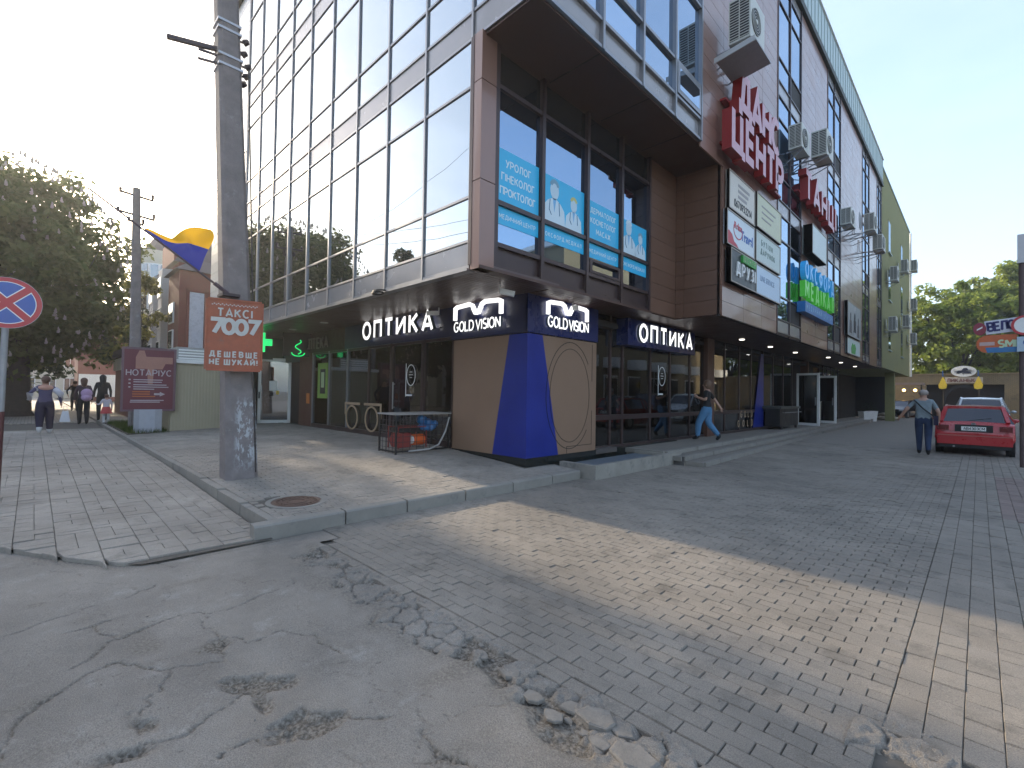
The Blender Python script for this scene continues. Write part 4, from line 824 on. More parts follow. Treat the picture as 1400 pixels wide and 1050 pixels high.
for k in range(3): part('printed_block', MB().box(xx, xx+.003, 13.7, 14.9-.2*k, 6.75-.16*k, 6.79-.16*k), mat('grey_print', (.35,.32,.31), .6), t)
t, xx = poster('travel_poster', 'white travel poster with red swirl and the word Travel', 11.3, 13.2, 5.2, 6.03, (.62,.68,.72))
part('red_swirl', MB().ring((xx,0,0), Y_, Z_, 12.0, 5.66, .3, .22, .03, .003, 24, 150, 400), mat('red_print', (.5,.03,.05), .5), t); part('red_swirl', MB().plate([(0,0),(.75,0),(.6,.08),(.42,.12),(.3,.26),(.1,.32),(0,.3)], (xx,11.32,5.22), Y_, Z_, .003), mat('red_print', (.5,.03,.05), .5), t)
btext('Travel', (xx,12.2,5.5), Y_, Z_, .24, mat('blue_print', (.03,.12,.4), .5), t, .012); btext('Relax', (xx,11.75,5.68), Y_, Z_, .16, mat('red_print', (.5,.03,.05), .5), t, .008)
t, xx = poster('rent_poster', 'pale green poster reading ОРЕНДА ПЛОЩІ right of the travel poster', 13.3, 15.45, 5.22, 6.05, (.50,.58,.54))
write('БУТІОН', (xx,13.75,5.72), Y_, Z_, .14, .16, .003, mat('green_grey_print', (.12,.2,.17), .6), t, letters=False, wid=.95); write('ДАРУНОК', (xx,13.7,5.48), Y_, Z_, .14, .16, .003, MATS['green_grey_print'], t, letters=False, wid=1.2)
t['label'] = 'pale green poster with two lines of grey lettering right of the travel poster'
t, xx = poster('friends_sign', 'dark sign with white letters ДРУЗІ and a green plate, lowest left poster', 11.42, 13.2, 4.32, 5.13, (.03,.04,.045), d=.13)
write('ДРУЗІ', (xx,11.75,4.55), Y_, Z_, .28, .18, .03, m_white, t, wid=1.3); part('green_plate', MB().box(xx, xx+.06, 12.05, 13.0, 4.88, 5.06), mat('green_plate', (.04,.3,.05), .5), t); write('ЦЕНТР', (xx+.06,12.15,4.92), Y_, Z_, .1, .16, .006, MATS['pale_green_print'], t, letters=False, wid=.75)
t, xx = poster('notice_board', 'pale blue poster with faint lettering, lowest on the right', 13.3, 15.45, 4.35, 5.15, (.50,.62,.74))
btext('LINE SERVICE', (xx,13.65,4.75), Y_, Z_, .15, mat('faint_blue_print', (.22,.3,.42), .6), t)
t, xx = poster('notice_board', 'blank pale green square panel on dark sides above the blue letters', 18.3, 20.4, 6.5, 7.5, (.58,.66,.64), d=.28)
s10 = thing('clinic_sign', 'blue and green block letters ОКСФОРД МЕДІКАЛ over a blue strip', 'sign', (XR,19.3,4.5))
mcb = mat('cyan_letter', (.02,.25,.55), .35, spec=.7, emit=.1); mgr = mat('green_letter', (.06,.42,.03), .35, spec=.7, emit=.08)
write('ОКСФОРД', (XR+.1,17.7,5.60), Y_, Z_, .5, .22, .16, mcb, s10, wid=4.2); write('МЕДІКАЛ', (XR+.1,17.7,4.95), Y_, Z_, .52, .24, .16, mgr, s10, wid=4.2)
part('strip', MB().box(XR, XR+.25, 17.7, 21.8, 4.45, 4.80), mat('blue_strip', (.01,.14,.4), .4, spec=.7), s10); write('МЕДИЧНИЙ ЦЕНТР', (XR+.252,17.85,4.54), Y_, Z_, .16, .18, .004, mat('pale_blue_print', (.3,.5,.65), .6), s10, letters=False, wid=3.6)
t, xx = poster('portrait_poster', 'grey poster with blurred figures on the third panelled bay', 25.3, 28.6, 4.45, 6.0, (.25,.27,.28), d=.12)
fg = mat('figure_grey', (.07,.065,.07), .6); fl = mat('figure_light', (.5,.5,.5), .6)
for (y, z, s) in ((26.0,4.9,.3),(27.0,5.0,.34),(27.9,4.85,.28)): part('printed_figure', MB().plate([(-.3*s/.3,-.3),(.3*s/.3,-.3),(.22,.25),(.1,.3),(.12,.55),(0,.65),(-.12,.55),(-.1,.3),(-.22,.25)], (xx,y,z), Y_, Z_, .004), fg, t)
part('printed_band', MB().box(xx, xx+.004, 26.9, 27.1, 4.5, 5.9), fl, t)
t, xx = poster('clinic_poster', 'pale poster with a green leaf print low on the third panelled bay', 25.6, 28.8, 3.66, 4.4, (.5,.6,.58), d=.06)
part('leaf_print', MB().plate([(0,0),(.9,0),(1.1,.3),(.8,.5),(.5,.42),(.2,.5),(-.1,.25)], (xx,26.6,3.72), Y_, Z_, .004), MATS['green_plate'], t)
# clinic banner stuck on the recessed glazing: flat film, printed
m_film = mat('cyan_film', (.015,.36,.62), .4, var=.02, spec=.6, emit=.04); m_fw = mat('film_white', (.62,.74,.8), .5, var=0); m_fs = mat('film_skin', (.55,.68,.75), .5, var=0)  # film colour carries a faint painted glow; it is no lamp
FX = RG-.045
def film(y0, y1, z0, z1): t = thing('window_film', '', 'banner', (FX, (y0+y1)/2, z0)); part('film', MB().box(FX, FX+.003, y0, y1, z0, z1), m_film, t); return t
def doctor(par, y, z, s, hair, st=True):
    N_ = .003; x = FX+.0035
    part('doctor_coat', MB().plate([(-.30*s,0),(.30*s,0),(.27*s,.26*s),(.17*s,.36*s),(.05*s,.42*s),(-.05*s,.42*s),(-.17*s,.36*s),(-.27*s,.26*s)], (x,y,z), Y_, Z_, .001), m_fw, par)
    part('doctor_shirt', MB().plate([(-.05*s,.42*s),(.05*s,.42*s),(.0,.18*s)], (x+.0012,y,z), Y_, Z_, .001), mat('film_blue', (.2,.45,.7), .5, var=0), par)
    part('doctor_head', MB().ring((x+.0012,y,z), Y_, Z_, 0, .56*s, .115*s, .16*s, .114*s, .001, 20).plate([(-.04*s,.38*s),(.04*s,.38*s),(.04*s,.46*s),(-.04*s,.46*s)], (x+.001,y,z), Y_, Z_, .001), m_fs, par)
    part('doctor_hair', MB().ring((x+.0026,y,z), Y_, Z_, 0, .62*s, .13*s, .13*s, .07*s, .001, 16, 10, 170), hair, par)
    if st: part('stethoscope', MB().tube([(x+.003,y-.12*s,z+.38*s),(x+.003,y-.14*s,z+.2*s),(x+.003,y-.08*s,z+.12*s)], .008, 4).tube([(x+.003,y+.12*s,z+.38*s),(x+.003,y+.14*s,z+.15*s)], .008, 4), mat('film_line', (.04,.16,.3), .6, var=0), par)
f1 = film(5.1,6.12,4.69,5.55); f1['label'] = 'cyan window film with three lines of white text, nearest the corner pillar'
for t_, z, wd in (('УРОЛОГ',5.28,.6),('ГІНЕКОЛОГ',5.05,.78),('ПРОКТОЛОГ',4.82,.84)): write(t_, (FX+.004,5.61-wd/2,z), Y_, Z_, .115, .19, .001, m_fw, f1, letters=False, wid=wd)
f2 = film(6.23,7.45,4.69,5.52); f2['label'] = 'cyan window film with two white coated doctors, one blonde, left pair'
doctor(f2, 6.55, 4.7, 1.05, mat('hair_grey', (.2,.35,.45), .6, var=0)); doctor(f2, 7.12, 4.7, .85, mat('hair_blonde', (.6,.55,.2), .6, var=0))
f3 = film(7.56,8.69,4.69,5.45); f3['label'] = 'cyan window film with three text lines between the two pairs of doctors'
for t_, z, wd in (('ДЕРМАТОЛОГ',5.22,.9),('КОСМЕТОЛОГ',5.02,.9),('МАСАЖ',4.82,.5)): write(t_, (FX+.004,8.12-wd/2,z), Y_, Z_, .10, .19, .001, m_fw, f3, letters=False, wid=wd)
f4 = film(8.8,9.87,4.69,5.42); f4['label'] = 'cyan window film with two white coated doctors, one in glasses, right pair'
doctor(f4, 9.1, 4.7, 1.0, m_fw); doctor(f4, 9.6, 4.7, .78, MATS['hair_grey'])
for (a, b, tx_, lb) in ((5.1,6.12,'МЕДИЧНИЙ ЦЕНТР','narrow cyan film strip directly under the film with УРОЛОГ, leftmost of four'),(6.23,7.45,'ОКСФОРД МЕДІКАЛ','narrow cyan film reading ОКСФОРД МЕДІКАЛ under the left doctors'),(7.56,8.69,'МЕДИЧНИЙ ЦЕНТР','narrow cyan film under the ДЕРМАТОЛОГ film above the vent window'),(8.8,9.87,'ОКСФОРД МЕДІКАЛ','narrow cyan film under the right pair of doctors')):
    f = film(a, b, 4.32, 4.6); f['label'] = lb; write(tx_, (FX+.004,a+.08,4.42), Y_, Z_, .07, .17, .001, m_fw, f, letters=False, wid=b-a-.16)
# red lit sign inside the corner shop
t = thing('brand_sign', 'small red lit sign with white script inside the corner shop', 'sign', (-7.2,9.6,2.1)); part('panel', MB().box(-7.25,-7.18,9.55,10.35,2.05,2.45), mat('lit_red', (.9,.02,.05), .5, var=0, emit=.9), t)
btext('Ray-Ban', (-7.17,9.62,2.17), Y_, Z_, .16, m_lit, t, .006)

# ---------------------------------------------------------------- air conditioners
m_ac = mat('ac_shell', (.55,.55,.5), .5, var=.08, scale=3, stain=((.4,.38,.33), 5, .58))
m_grill = mat('ac_grille', (.02,.02,.022), .6)
def ac_unit(label, x, y, z, w_=.95, h=.65, d=.38, tray=False, face=0):
    """hangs on the alley facade; y is the near end, sides carry the fins"""
    t = thing('air_conditioner', label, 'air conditioner', (x, y, z), 'air conditioners hung on the alley facades')
    part('housing', MB().box(x, x+d, y, y+w_, z, z+h), m_ac, t)
    f = MB()
    for k in range(14): zz_ = z+.06+k*(h-.12)/14; f.box(x+.03, x+d*.47, y-.012, y-.001, zz_, zz_+.016).box(x+d*.53, x+d-.03, y-.012, y-.001, zz_, zz_+.016)
    part('side_grille', MB().box(x+.03, x+d*.47, y-.006, y, z+.05, z+h-.05).box(x+d*.53, x+d-.03, y-.006, y, z+.05, z+h-.05), m_grill, t); part('grille_fins', f, m_ac, t, kind='stuff')
    r_ = min(h*.42, w_*.3); cy = y+w_*.38; cz = z+h/2
    part('fan_grille', MB().cyl((x+d,cy,cz),(x+d+.015,cy,cz), r_, n=24), m_grill, t)
    g_ = MB()
    for q in range(1, 6): g_.ring((x+d+.016,0,0), Y_, Z_, cy, cz, r_*q/5, r_*q/5, .008, .006, 24)
    g_.cyl((x+d,cy,cz),(x+d+.03,cy,cz), .05, n=12); part('fan_guard', g_, m_ac, t)
    part('bracket', MB().bar((XR,y+.12,z-.03),(x+d+.03,y+.12,z-.03), .02).bar((XR,y+w_-.12,z-.03),(x+d+.03,y+w_-.12,z-.03), .02).bar((XR,y+.12,z-.35),(x+d,y+.12,z-.04), .012).bar((XR,y+w_-.12,z-.35),(x+d,y+w_-.12,z-.04), .012), m_mull, t)
    part('pipe', MB().tube([(x+.1,y+w_,z+.15),(x+.1,y+w_+.12,z+.1),(XR+.03,y+w_+.15,z+.3),(XR+.02,y+w_+.15,z+.9)], .022, 6), m_white, t)
    if tray: part('drip_tray', MB().obox((x+.22,y+.28,z-.32), (1,0,.12), .42, Y_, .55, Z_, .015), mat('grey_tray', (.28,.27,.28), .5, var=.1), t); part('tray_edge', MB().obox((x+.22,y-.28,z-.35), (1,0,.12), .43, Y_, .012, Z_, .06), mat('tray_edge', (.45,.45,.45), .5), t)
    return t
ac_unit('big air conditioner over a sloping tray above the letters ДАНС', XR+.30, 10.8, 9.5, w_=.95, h=.98, d=.46, tray=True)
ac_unit('cream air conditioner above the red letters ТАНЦІ', XR+.35, 17.9, 9.55, h=.85, d=.45)
ac_unit('dark shaded air conditioner left of the cream one by the window strip', XR+.1, 16.3, 9.3, h=.75, d=.36)
ac_unit('upper air conditioner of the cluster over the third bay', XR+.55, 26.6, 9.3, h=.8); ac_unit('lower air conditioner of the cluster over the third bay', XR+.7, 27.9, 8.7, h=.7)
ac_unit('small air conditioner by the second window strip near the cluster', XR+.1, 24.0, 9.0, h=.7)
for (y, z, lb) in ((38.3,9.2,'air conditioner on the near edge of the yellow wall, upper'),(44.2,10.9,'high air conditioner on the middle of the yellow wall'),(51.0,9.1,'air conditioner on the far end of the yellow wall, middle height'),(37.6,5.9,'air conditioner on the near edge of the yellow wall, lower'),(45.3,7.0,'low air conditioner in the middle of the yellow wall'),(51.4,12.4,'uppermost air conditioner on the far end of the yellow wall'),(50.6,6.2,'large air conditioner low at the far end of the yellow wall')):
    ac_unit(lb, XR+.25, y, z, w_=.9, h=.9)
# dishes and bracket rods by the cluster
t = thing('satellite_bracket', 'tangle of rods with a small dish between air conditioners on the third bay', 'antenna', (XR,25.6,9)); mb = MB()
for k in range(5): mb.bar((XR,25.2+.3*k,8.6+.1*k),(XR+.6,25.3+.32*k,8.8+.12*k), .015)
part('rod', mb, m_mull, t); part('dish', MB().ring((XR+.55,0,0), Y_, Z_, 25.6, 9.5, .3, .4, .29, .02, 20), m_mull, t)
# small fittings at the soffit corner
def spot(name, label, p, q):
    t = thing(name, label, 'camera' if 'camera' in name else 'lamp', p); part('arm', MB().bar(p, Vector(p)+Vector((0,0,-.12)), .012), m_white, t); part('body', MB().bar(Vector(p)+Vector((0,0,-.12)), q, .045), m_white, t); return t
spot('security_camera', 'white bullet camera under the soffit above the corner box', (-6.02,5.75,3.53), (-5.85,5.95,3.36))
spot('security_camera', 'white bullet camera above the letters ОПТИКА by the fascia', (-8.75,6.45,3.53), (-8.85,6.2,3.38))
spot('spot_lamp', 'small white spot lamp above the right GOLD VISION sign', (-6.05,7.9,3.53), (-5.95,7.95,3.42))
t = thing('cable_coil', 'coil of black cable hanging at the facade bottom edge', 'cable', (-8.2,4.6,3.5)); part('loop', MB().ring((-8.2,4.6,3.47), X_, Y_, 0, 0, .16, .10, .03, .03, 20).ring((-8.16,4.62,3.5), X_, Y_, 0, 0, .18, .12, .025, .03, 20), m_black, t)

# ================================================================ STREET FURNITURE, LEFT
m_pole = mat('weathered_concrete_pole', (.20,.175,.17), .9, var=.25, scale=5, bump=.7, bscale=50, stain=((.32,.31,.30), 3.5, .6))
P = thing('utility_pole', 'thick weathered concrete pole on the plaza with the taxi board and flag', 'pole', (-8.3,2.3,.2))
def poly_pole(p0, p1, w0, w1, d0, d1, ch=.25, k0=10):
    mb = MB(); V = []; F = []; p0 = Vector(p0); p1 = Vector(p1)
    for i in range(k0+1):
        t = i/k0; p = p0.lerp(p1, t); w_ = (w0*(1-t)+w1*t)/2; d = (d0*(1-t)+d1*t)/2; c = ch
        for (a, b) in ((-1+c,-1),(1-c,-1),(1,-1+c),(1,1-c),(1-c,1),(-1+c,1),(-1,1-c),(-1,-1+c)): V.append((p.x+a*d, p.y+b*w_, p.z))
    for i in range(k0):
        for e in range(8): F.append((i*8+e, i*8+(e+1) % 8, (i+1)*8+(e+1) % 8, (i+1)*8+e))
    F += [tuple(range(8))[::-1], tuple(range(k0*8, k0*8+8))]; return mb.add(V, F)
part('concrete_base', poly_pole((-8.32,2.325,.05), (-8.32,2.27,1.62), .46, .42, .46, .42, .3, 6), m_pole, P)
part('shaft', poly_pole((-8.34,2.27,1.62), (-8.34,1.72,12.5), .41, .2, .40, .2, .3, 10), m_pole, P)
wb_ = [o for o in P.children if o.name.startswith('concrete_base')][0]; mw = m_pole.copy(); mw.name = 'whitewashed_pole_foot'; n_ = mw.node_tree; NN = n_.nodes; LL = n_.links; bs_ = NN['Principled BSDF']
sr = bs_.inputs['Base Color'].links[0].from_socket; ge_ = NN.new('ShaderNodeNewGeometry'); mpp = NN.new('ShaderNodeMapping'); mpp.inputs['Scale'].default_value = (1,5,2.2); t_ = NN.new('ShaderNodeTexNoise'); t_.inputs['Scale'].default_value = 3.4; t_.inputs['Detail'].default_value = 9; t_.inputs['Roughness'].default_value = .72
LL.new(ge_.outputs['Position'], mpp.inputs[0]); LL.new(mpp.outputs[0], t_.inputs['Vector']); sx = NN.new('ShaderNodeSeparateXYZ'); LL.new(ge_.outputs['Position'], sx.inputs[0])
zr1 = NN.new('ShaderNodeMapRange'); zr1.inputs[1].default_value = .3; zr1.inputs[2].default_value = .6; LL.new(sx.outputs[2], zr1.inputs[0]); zr2 = NN.new('ShaderNodeMapRange'); zr2.inputs[1].default_value = 1.5; zr2.inputs[2].default_value = 1.38; LL.new(sx.outputs[2], zr2.inputs[0])
yr_ = NN.new('ShaderNodeMapRange'); yr_.inputs[1].default_value = 2.17; yr_.inputs[2].default_value = 2.24; LL.new(sx.outputs[1], yr_.inputs[0])
th = NN.new('ShaderNodeMapRange'); th.inputs[1].default_value = .5; th.inputs[2].default_value = .54; LL.new(t_.outputs[0], th.inputs[0]); cur = th.outputs[0]
for q in (zr1, zr2, yr_):
    mu = NN.new('ShaderNodeMath'); mu.operation = 'MULTIPLY'; LL.new(cur, mu.inputs[0]); LL.new(q.outputs[0], mu.inputs[1]); cur = mu.outputs[0]
mc_ = NN.new('ShaderNodeMixRGB'); mc_.inputs[2].default_value = (.40,.41,.42,1); LL.new(cur, mc_.inputs[0]); LL.new(sr, mc_.inputs[1]); LL.new(mc_.outputs[0], bs_.inputs['Base Color']); wb_.data.materials[0] = mw
m_gal = mat('galvanised_steel', (.42,.41,.42), .45, .6, var=.15, scale=6)
bd = MB()
for z in (6.55,6.7,7.1,7.22): 
    y = 2.27-.55*(z-1.62)/10.9; r_ = (.41-.21*(z-1.62)/10.9)/2+.01; bd.box(-8.34-r_,-8.34+r_,y-r_,y+r_,z,z+.035)
part('steel_band', bd, m_gal, P)
ca = MB().bar((-8.34,1.95,6.85),(-8.40,1.24,6.72), .03).bar((-8.3,1.9,6.72),(-8.36,1.62,6.72), .015).bar((-8.3,1.9,6.6),(-8.36,1.62,6.58), .015)
part('crossarm', ca, mat('dark_steel', (.06,.045,.05), .6, .4), P)
for (y, z) in ((2.22,7.1),(2.2,6.9),(2.26,6.72),(2.24,6.56),(2.2,6.42)):
    part('insulator', MB().cyl((-8.3,y,z),(-8.25,y+.05,z+.02), .05, .035, 8).bar((-8.3,y-.22,z-.02),(-8.3,y,z), .012), MATS['dark_steel'], P)
part('cable', MB().tube([(-8.12,2.5-.012*k,.3+.3*k+.0*k) for k in range(22)], .012, 5), m_black, P)
# taxi board
T = thing('taxi_board', 'orange taxi board with the number 7007 strapped to the concrete pole', 'advert board', (-8.05,2.1,1.85))
vd = Vector((-.967,.252,0)); ba = Vector((.252,.967,0)).normalized()        # board faces the camera
tb = Vector((-8.02,1.765,1.89)); nb = ba.cross(Z_)
m_or = mat('orange_board', (.33,.09,.045), .7, var=.22, scale=7, stain=((.22,.10,.07), 9, .57))
V = []; F = []; nx_, nz_ = 12, 14
for j in range(nz_+1):
    for i in range(nx_+1): V.append(tb+ba*(.70*i/nx_)+Z_*(1.03*j/nz_)+nb*(.006*math.sin(i*1.1+j*.6)+.004*math.sin(j*1.7)))
F = [(j*(nx_+1)+i, j*(nx_+1)+i+1, (j+1)*(nx_+1)+i+1, (j+1)*(nx_+1)+i) for j in range(nz_) for i in range(nx_)]
part('board', MB().add(V, F), m_or, T, smooth=True); part('backing', MB().obox(tb+ba*.35+Z_*.515-nb*.03, ba, .34, Z_, .50, nb, .012), MATS['dark_steel'], T)
e = MB().bar(tb-ba*.012, tb-ba*.012+Z_*1.03, .012).bar(tb+ba*.712, tb+ba*.712+Z_*1.03, .012).bar(tb-Z_*.01, tb+ba*.7-Z_*.01, .012).bar(tb+Z_*1.04, tb+ba*.7+Z_*1.04, .012); part('frame', e, m_or, T)
m_ow = mat('board_white', (.52,.5,.46), .7, var=.12, scale=12)
F0 = tb+nb*.012
write('ТАКСІ', F0+ba*.13+Z_*.79, ba, Z_, .11, .2, .003, m_ow, T, letters=False, wid=.44); write('7007', F0+ba*.045+Z_*.54, ba, Z_, .20, .3, .003, m_ow, T, wid=.61, squeeze=1.25)
write('ДЕШЕВШЕ', F0+ba*.045+Z_*.19, ba, Z_, .075, .26, .003, m_ow, T, letters=False, wid=.61); write('НЕ ШУКАЙ!', F0+ba*.045+Z_*.075, ba, Z_, .075, .26, .003, m_ow, T, letters=False, wid=.61)
mb = MB()
for k in range(24): mb.obox(F0+ba*(.06+.025*k)+Z_*(.955+(.014 if k % 2 else 0)), ba, .009, Z_, .007, nb, .001)
part('checker_band', mb, m_ow, T)
# flag
FL = thing('flag', 'Ukrainian blue and yellow flag on a slanting staff fixed to the concrete pole', 'flag', (-8.2,2.05,3.0))
st0 = Vector((-8.12,2.05,3.05)); st1 = Vector((-7.95,.42,4.10))
part('staff', MB().cyl(st0, st1, .017, .012, 8).cyl(st0, st0.lerp(st1,.12), .03, .03, 8), mat('dark_staff', (.09,.06,.07), .6), FL); part('clamp', MB().obox((-8.2,2.08,3.03), X_, .15, Y_, .12, Z_, .02), MATS['dark_steel'], FL)
def flag_part(name, v0, v1, m):
    A_ = st0.lerp(st1, .64); B_ = st0.lerp(st1, .24); V = []; F = []; nu, nv = 22, 10
    for j in range(nv+1):
        for i in range(nu+1):
            u = i/nu; v = v0+(v1-v0)*j/nv; p = A_.lerp(B_, u)
            top = A_.lerp(Vector((-8.02,1.72,3.88)), u) + Z_*(-.10*math.sin(u*math.pi)*(1-u)+.06*u*u)
            q = p.lerp(top, v); bul = math.sin(v*math.pi)*u; q += Vector((.10*bul+.09*math.sin(u*9+v*6)*v*u+.05*math.sin(u*17-v*4)*v*u, .05*bul+.06*math.sin(u*10+v*5)*u*v, .045*math.sin(u*9+1)*v)); V.append(q)
    F = [(j*(nu+1)+i, j*(nu+1)+i+1, (j+1)*(nu+1)+i+1, (j+1)*(nu+1)+i) for j in range(nv) for i in range(nu)]
    part(name, MB().add(V, F), m, FL, smooth=True)
flag_part('blue_half', 0, .52, leaf_mat('flag_blue', (.02,.03,.20), (.03,.045,.26), .35)); flag_part('yellow_half', .52, 1, leaf_mat('flag_yellow', (.5,.29,.02), (.55,.34,.03), .45))
# no stopping sign
NS = thing('no_stopping_sign', 'round blue and red no stopping sign on a rusty post at the left edge', 'road sign', (-9.35,-.28,.1))
sc = Vector((-9.3,-.275,2.715)); sa = Vector((-.027,1,0)).normalized(); sn_ = sa.cross(Z_)
def disc(r, h0, h1, m, nm): part(nm, MB().cyl(sc+sn_*h0, sc+sn_*h1, r, n=40), m, NS)
disc(.345, -.012, .0, m_gal, 'sign_back'); disc(.34, .0, .002, mat('sign_red', (.45,.02,.03), .4, spec=.6), 'red_rim'); disc(.285, .002, .004, m_white, 'white_line'); disc(.275, .004, .006, mat('sign_blue', (.03,.09,.36), .4, spec=.6), 'blue_field')
for a in (1, -1):
    part('cross_bar', MB().obox(sc+sn_*.0075, (sa+Z_*a).normalized(), .283, (Z_-sa*a).normalized(), .052, sn_, .001), m_white, NS); part('cross_bar', MB().obox(sc+sn_*(.009+.0005*a), (sa+Z_*a).normalized(), .29, (Z_-sa*a).normalized(), .04, sn_, .001), MATS['sign_red'], NS)
part('post', MB().cyl((-9.35,-.31,.05),(-9.35,-.28,2.42), .036, n=10), mat('painted_post', (.3,.3,.3), .6, .2, var=.2), NS); part('post_sleeve', MB().cyl((-9.349,-.312,.05),(-9.349,-.295,1.25), .04, n=10), mat('maroon_rust', (.10,.03,.03), .7, .2, var=.2), NS)
# notary light box
N1 = thing('notary_lightbox', 'maroon notary advert lightbox on a grey pedestal beside the grass', 'advert lightbox', (-18.0,2.5,.2))
na = Vector((.135,.99,0)).normalized(); nn_ = na.cross(Z_); nb0 = Vector((-18.0,1.85,.92))
part('pedestal', MB().obox((-18.1,2.5,.57), na, .34, Z_, .38, nn_, .2), mat('pedestal_grey', (.3,.31,.34), .5, .2, var=.1), N1); part('pedestal_panel', MB().obox(Vector((-18.1,2.5,.58))+nn_*.205-na*.02, na, .19, Z_, .36, nn_, .006), mat('pedestal_panel', (.36,.37,.42), .45, .2), N1)
part('box', MB().obox(nb0+na*.63+Z_*.93-nn_*.1, na, .66, Z_, .96, nn_, .1), mat('lightbox_frame', (.13,.07,.09), .5), N1)
part('advert', MB().obox(nb0+na*.63+Z_*.93+nn_*.004, na, .60, Z_, .90, nn_, .004), mat('maroon_print', (.12,.014,.03), .5, var=.08, scale=3), N1)
pk = mat('pale_print', (.42,.36,.38), .6); pp = mat('peach_print', (.36,.17,.13), .6, var=.1); n0 = nb0+nn_*.009
part('seal_print', MB().plate([(.30,1.25),(.95,1.25),(1.02,1.42),(1.2,1.42),(1.2,1.62),(.55,1.62),(.5,1.8),(.38,1.8),(.3,1.6)], n0, na, Z_, .001).plate([(.6,.8),(.72,.8),(.74,1.25),(.58,1.25)], n0, na, Z_, .001), pp, N1)
write('НОТАРІУС', n0+na*.09+Z_*1.05+nn_*.002, na, Z_, .17, .16, .002, pk, N1, wid=1.08)
mb = MB(); 
for k, (x, wd) in enumerate(((.26,.7),(.26,.68),(.26,.8),(.26,.85),(.26,.5))): mb.obox(n0+na*(x+wd/2)+Z_*(.92-.065*k-(.02 if k > 1 else 0)), na, wd/2, Z_, .014, nn_, .002)
for k in range(3): mb.obox(n0+na*.17+Z_*(.92-.11*k), na, .025, Z_, .02, nn_, .002)
mb.plate([(.76,.46),(.9,.46),(.9,.42),(1.03,.49),(.9,.56),(.9,.52),(.76,.52)], n0+nn_*.001, na, Z_, .002).obox(n0+na*.6+Z_*.3, na, .4, Z_, .014, nn_, .002).obox(n0+na*.55+Z_*.25, na, .36, Z_, .014, nn_, .002)
part('printed_lines', mb, pk, N1, kind='stuff'); mb = MB()
for k, (x, wd) in enumerate(((.24,.42),(.24,.42),(.24,.55))): mb.obox(n0+na*(x+wd/2)+Z_*(.56-.07*k), na, wd/2, Z_, .016, nn_, .002)
part('printed_lines', mb, mat('orange_print', (.45,.12,.03), .6), N1, kind='stuff')
# second pole
P2 = thing('utility_pole', 'slim concrete pole standing in the grass behind the notary lightbox', 'pole', (-20,2.35,.2))
part('shaft', poly_pole((-20,2.42,.1), (-20,2.27,8.25), .34, .2, .34, .2, .3, 6), m_pole, P2)
for z, w_ in ((8.0,.45),(7.35,.5),(7.1,.2)):
    part('crossarm', MB().bar((-20,2.28-w_,z+.04),(-20,2.28+w_,z-.04), .03), MATS['dark_steel'], P2)
    for s in (-1, 1): part('insulator', MB().cyl((-20,2.28+s*w_*.95,z),(-20,2.28+s*w_*.95,z+.16), .035, .045, 8), MATS['dark_steel'], P2)
# beige kiosk wall
K = thing('beige_kiosk', 'beige corrugated metal kiosk behind the plaza with a white edged flat roof', 'kiosk', (-20,4,.2))
mb = MB().box(-24,-18.05,3.05,5.2,.15,2.4); part('wall', mb, mat('beige_sheet', (.43,.38,.27), .6, var=.05, scale=1.5), K)
mb = MB()
for k in range(24): y = 3.08+.088*k; mb.box(-18.05,-18.025,y,y+.04,.15,2.4)
for k in range(40): x = -24+.148*k; mb.box(x,x+.06,3.025,3.05,.15,2.4)
part('corrugation', mb, MATS['beige_sheet'], K, kind='stuff')
part('roof_edge', MB().box(-24.1,-17.93,2.93,5.3,2.4,2.52), m_white, K); part('roof_unit', MB().box(-20.2,-18.5,3.25,4.6,2.52,2.95), mat('grey_louvre', (.33,.33,.31), .6), K)
mb = MB()
for k in range(4): mb.box(-18.5,-18.47,3.3,4.55,2.56+.09*k,2.61+.09*k)
part('louvre_slat', mb, m_white, K)
# grass plot
gp = struct('grass_plot', MB().add([(-24,1.97,.16),(-17.6,1.97,.16),(-17.6,3.0,.16),(-24,3.0,.16),(-24,1.97,.245),(-17.6,1.97,.245),(-17.6,3.0,.245),(-24,3.0,.245)], [(0,3,2,1),(4,5,6,7),(0,1,5,4),(1,2,6,5),(2,3,7,6),(3,0,4,7)]), mat('soil', (.06,.05,.035), .95))
mb = MB(); rn = random.Random(9)
for k in range(4200):
    x = rn.uniform(-23.5,-17.65); y = rn.uniform(2.0,2.98); a = rn.random()*6.28; h = rn.uniform(.05,.2); l = rn.uniform(-.06,.06)
    mb.add([(x-.008*math.cos(a),y-.008*math.sin(a),.24),(x+.008*math.cos(a),y+.008*math.sin(a),.24),(x+l,y+rn.uniform(-.06,.06),.24+h)], [(0,1,2)])
o = part('grass', mb, leaf_mat('grass_blade', (.05,.08,.02), (.10,.13,.04)), None); o['kind'] = 'stuff'; tagit(o, 'short grass around the lightbox pedestal and slim pole', 'grass')
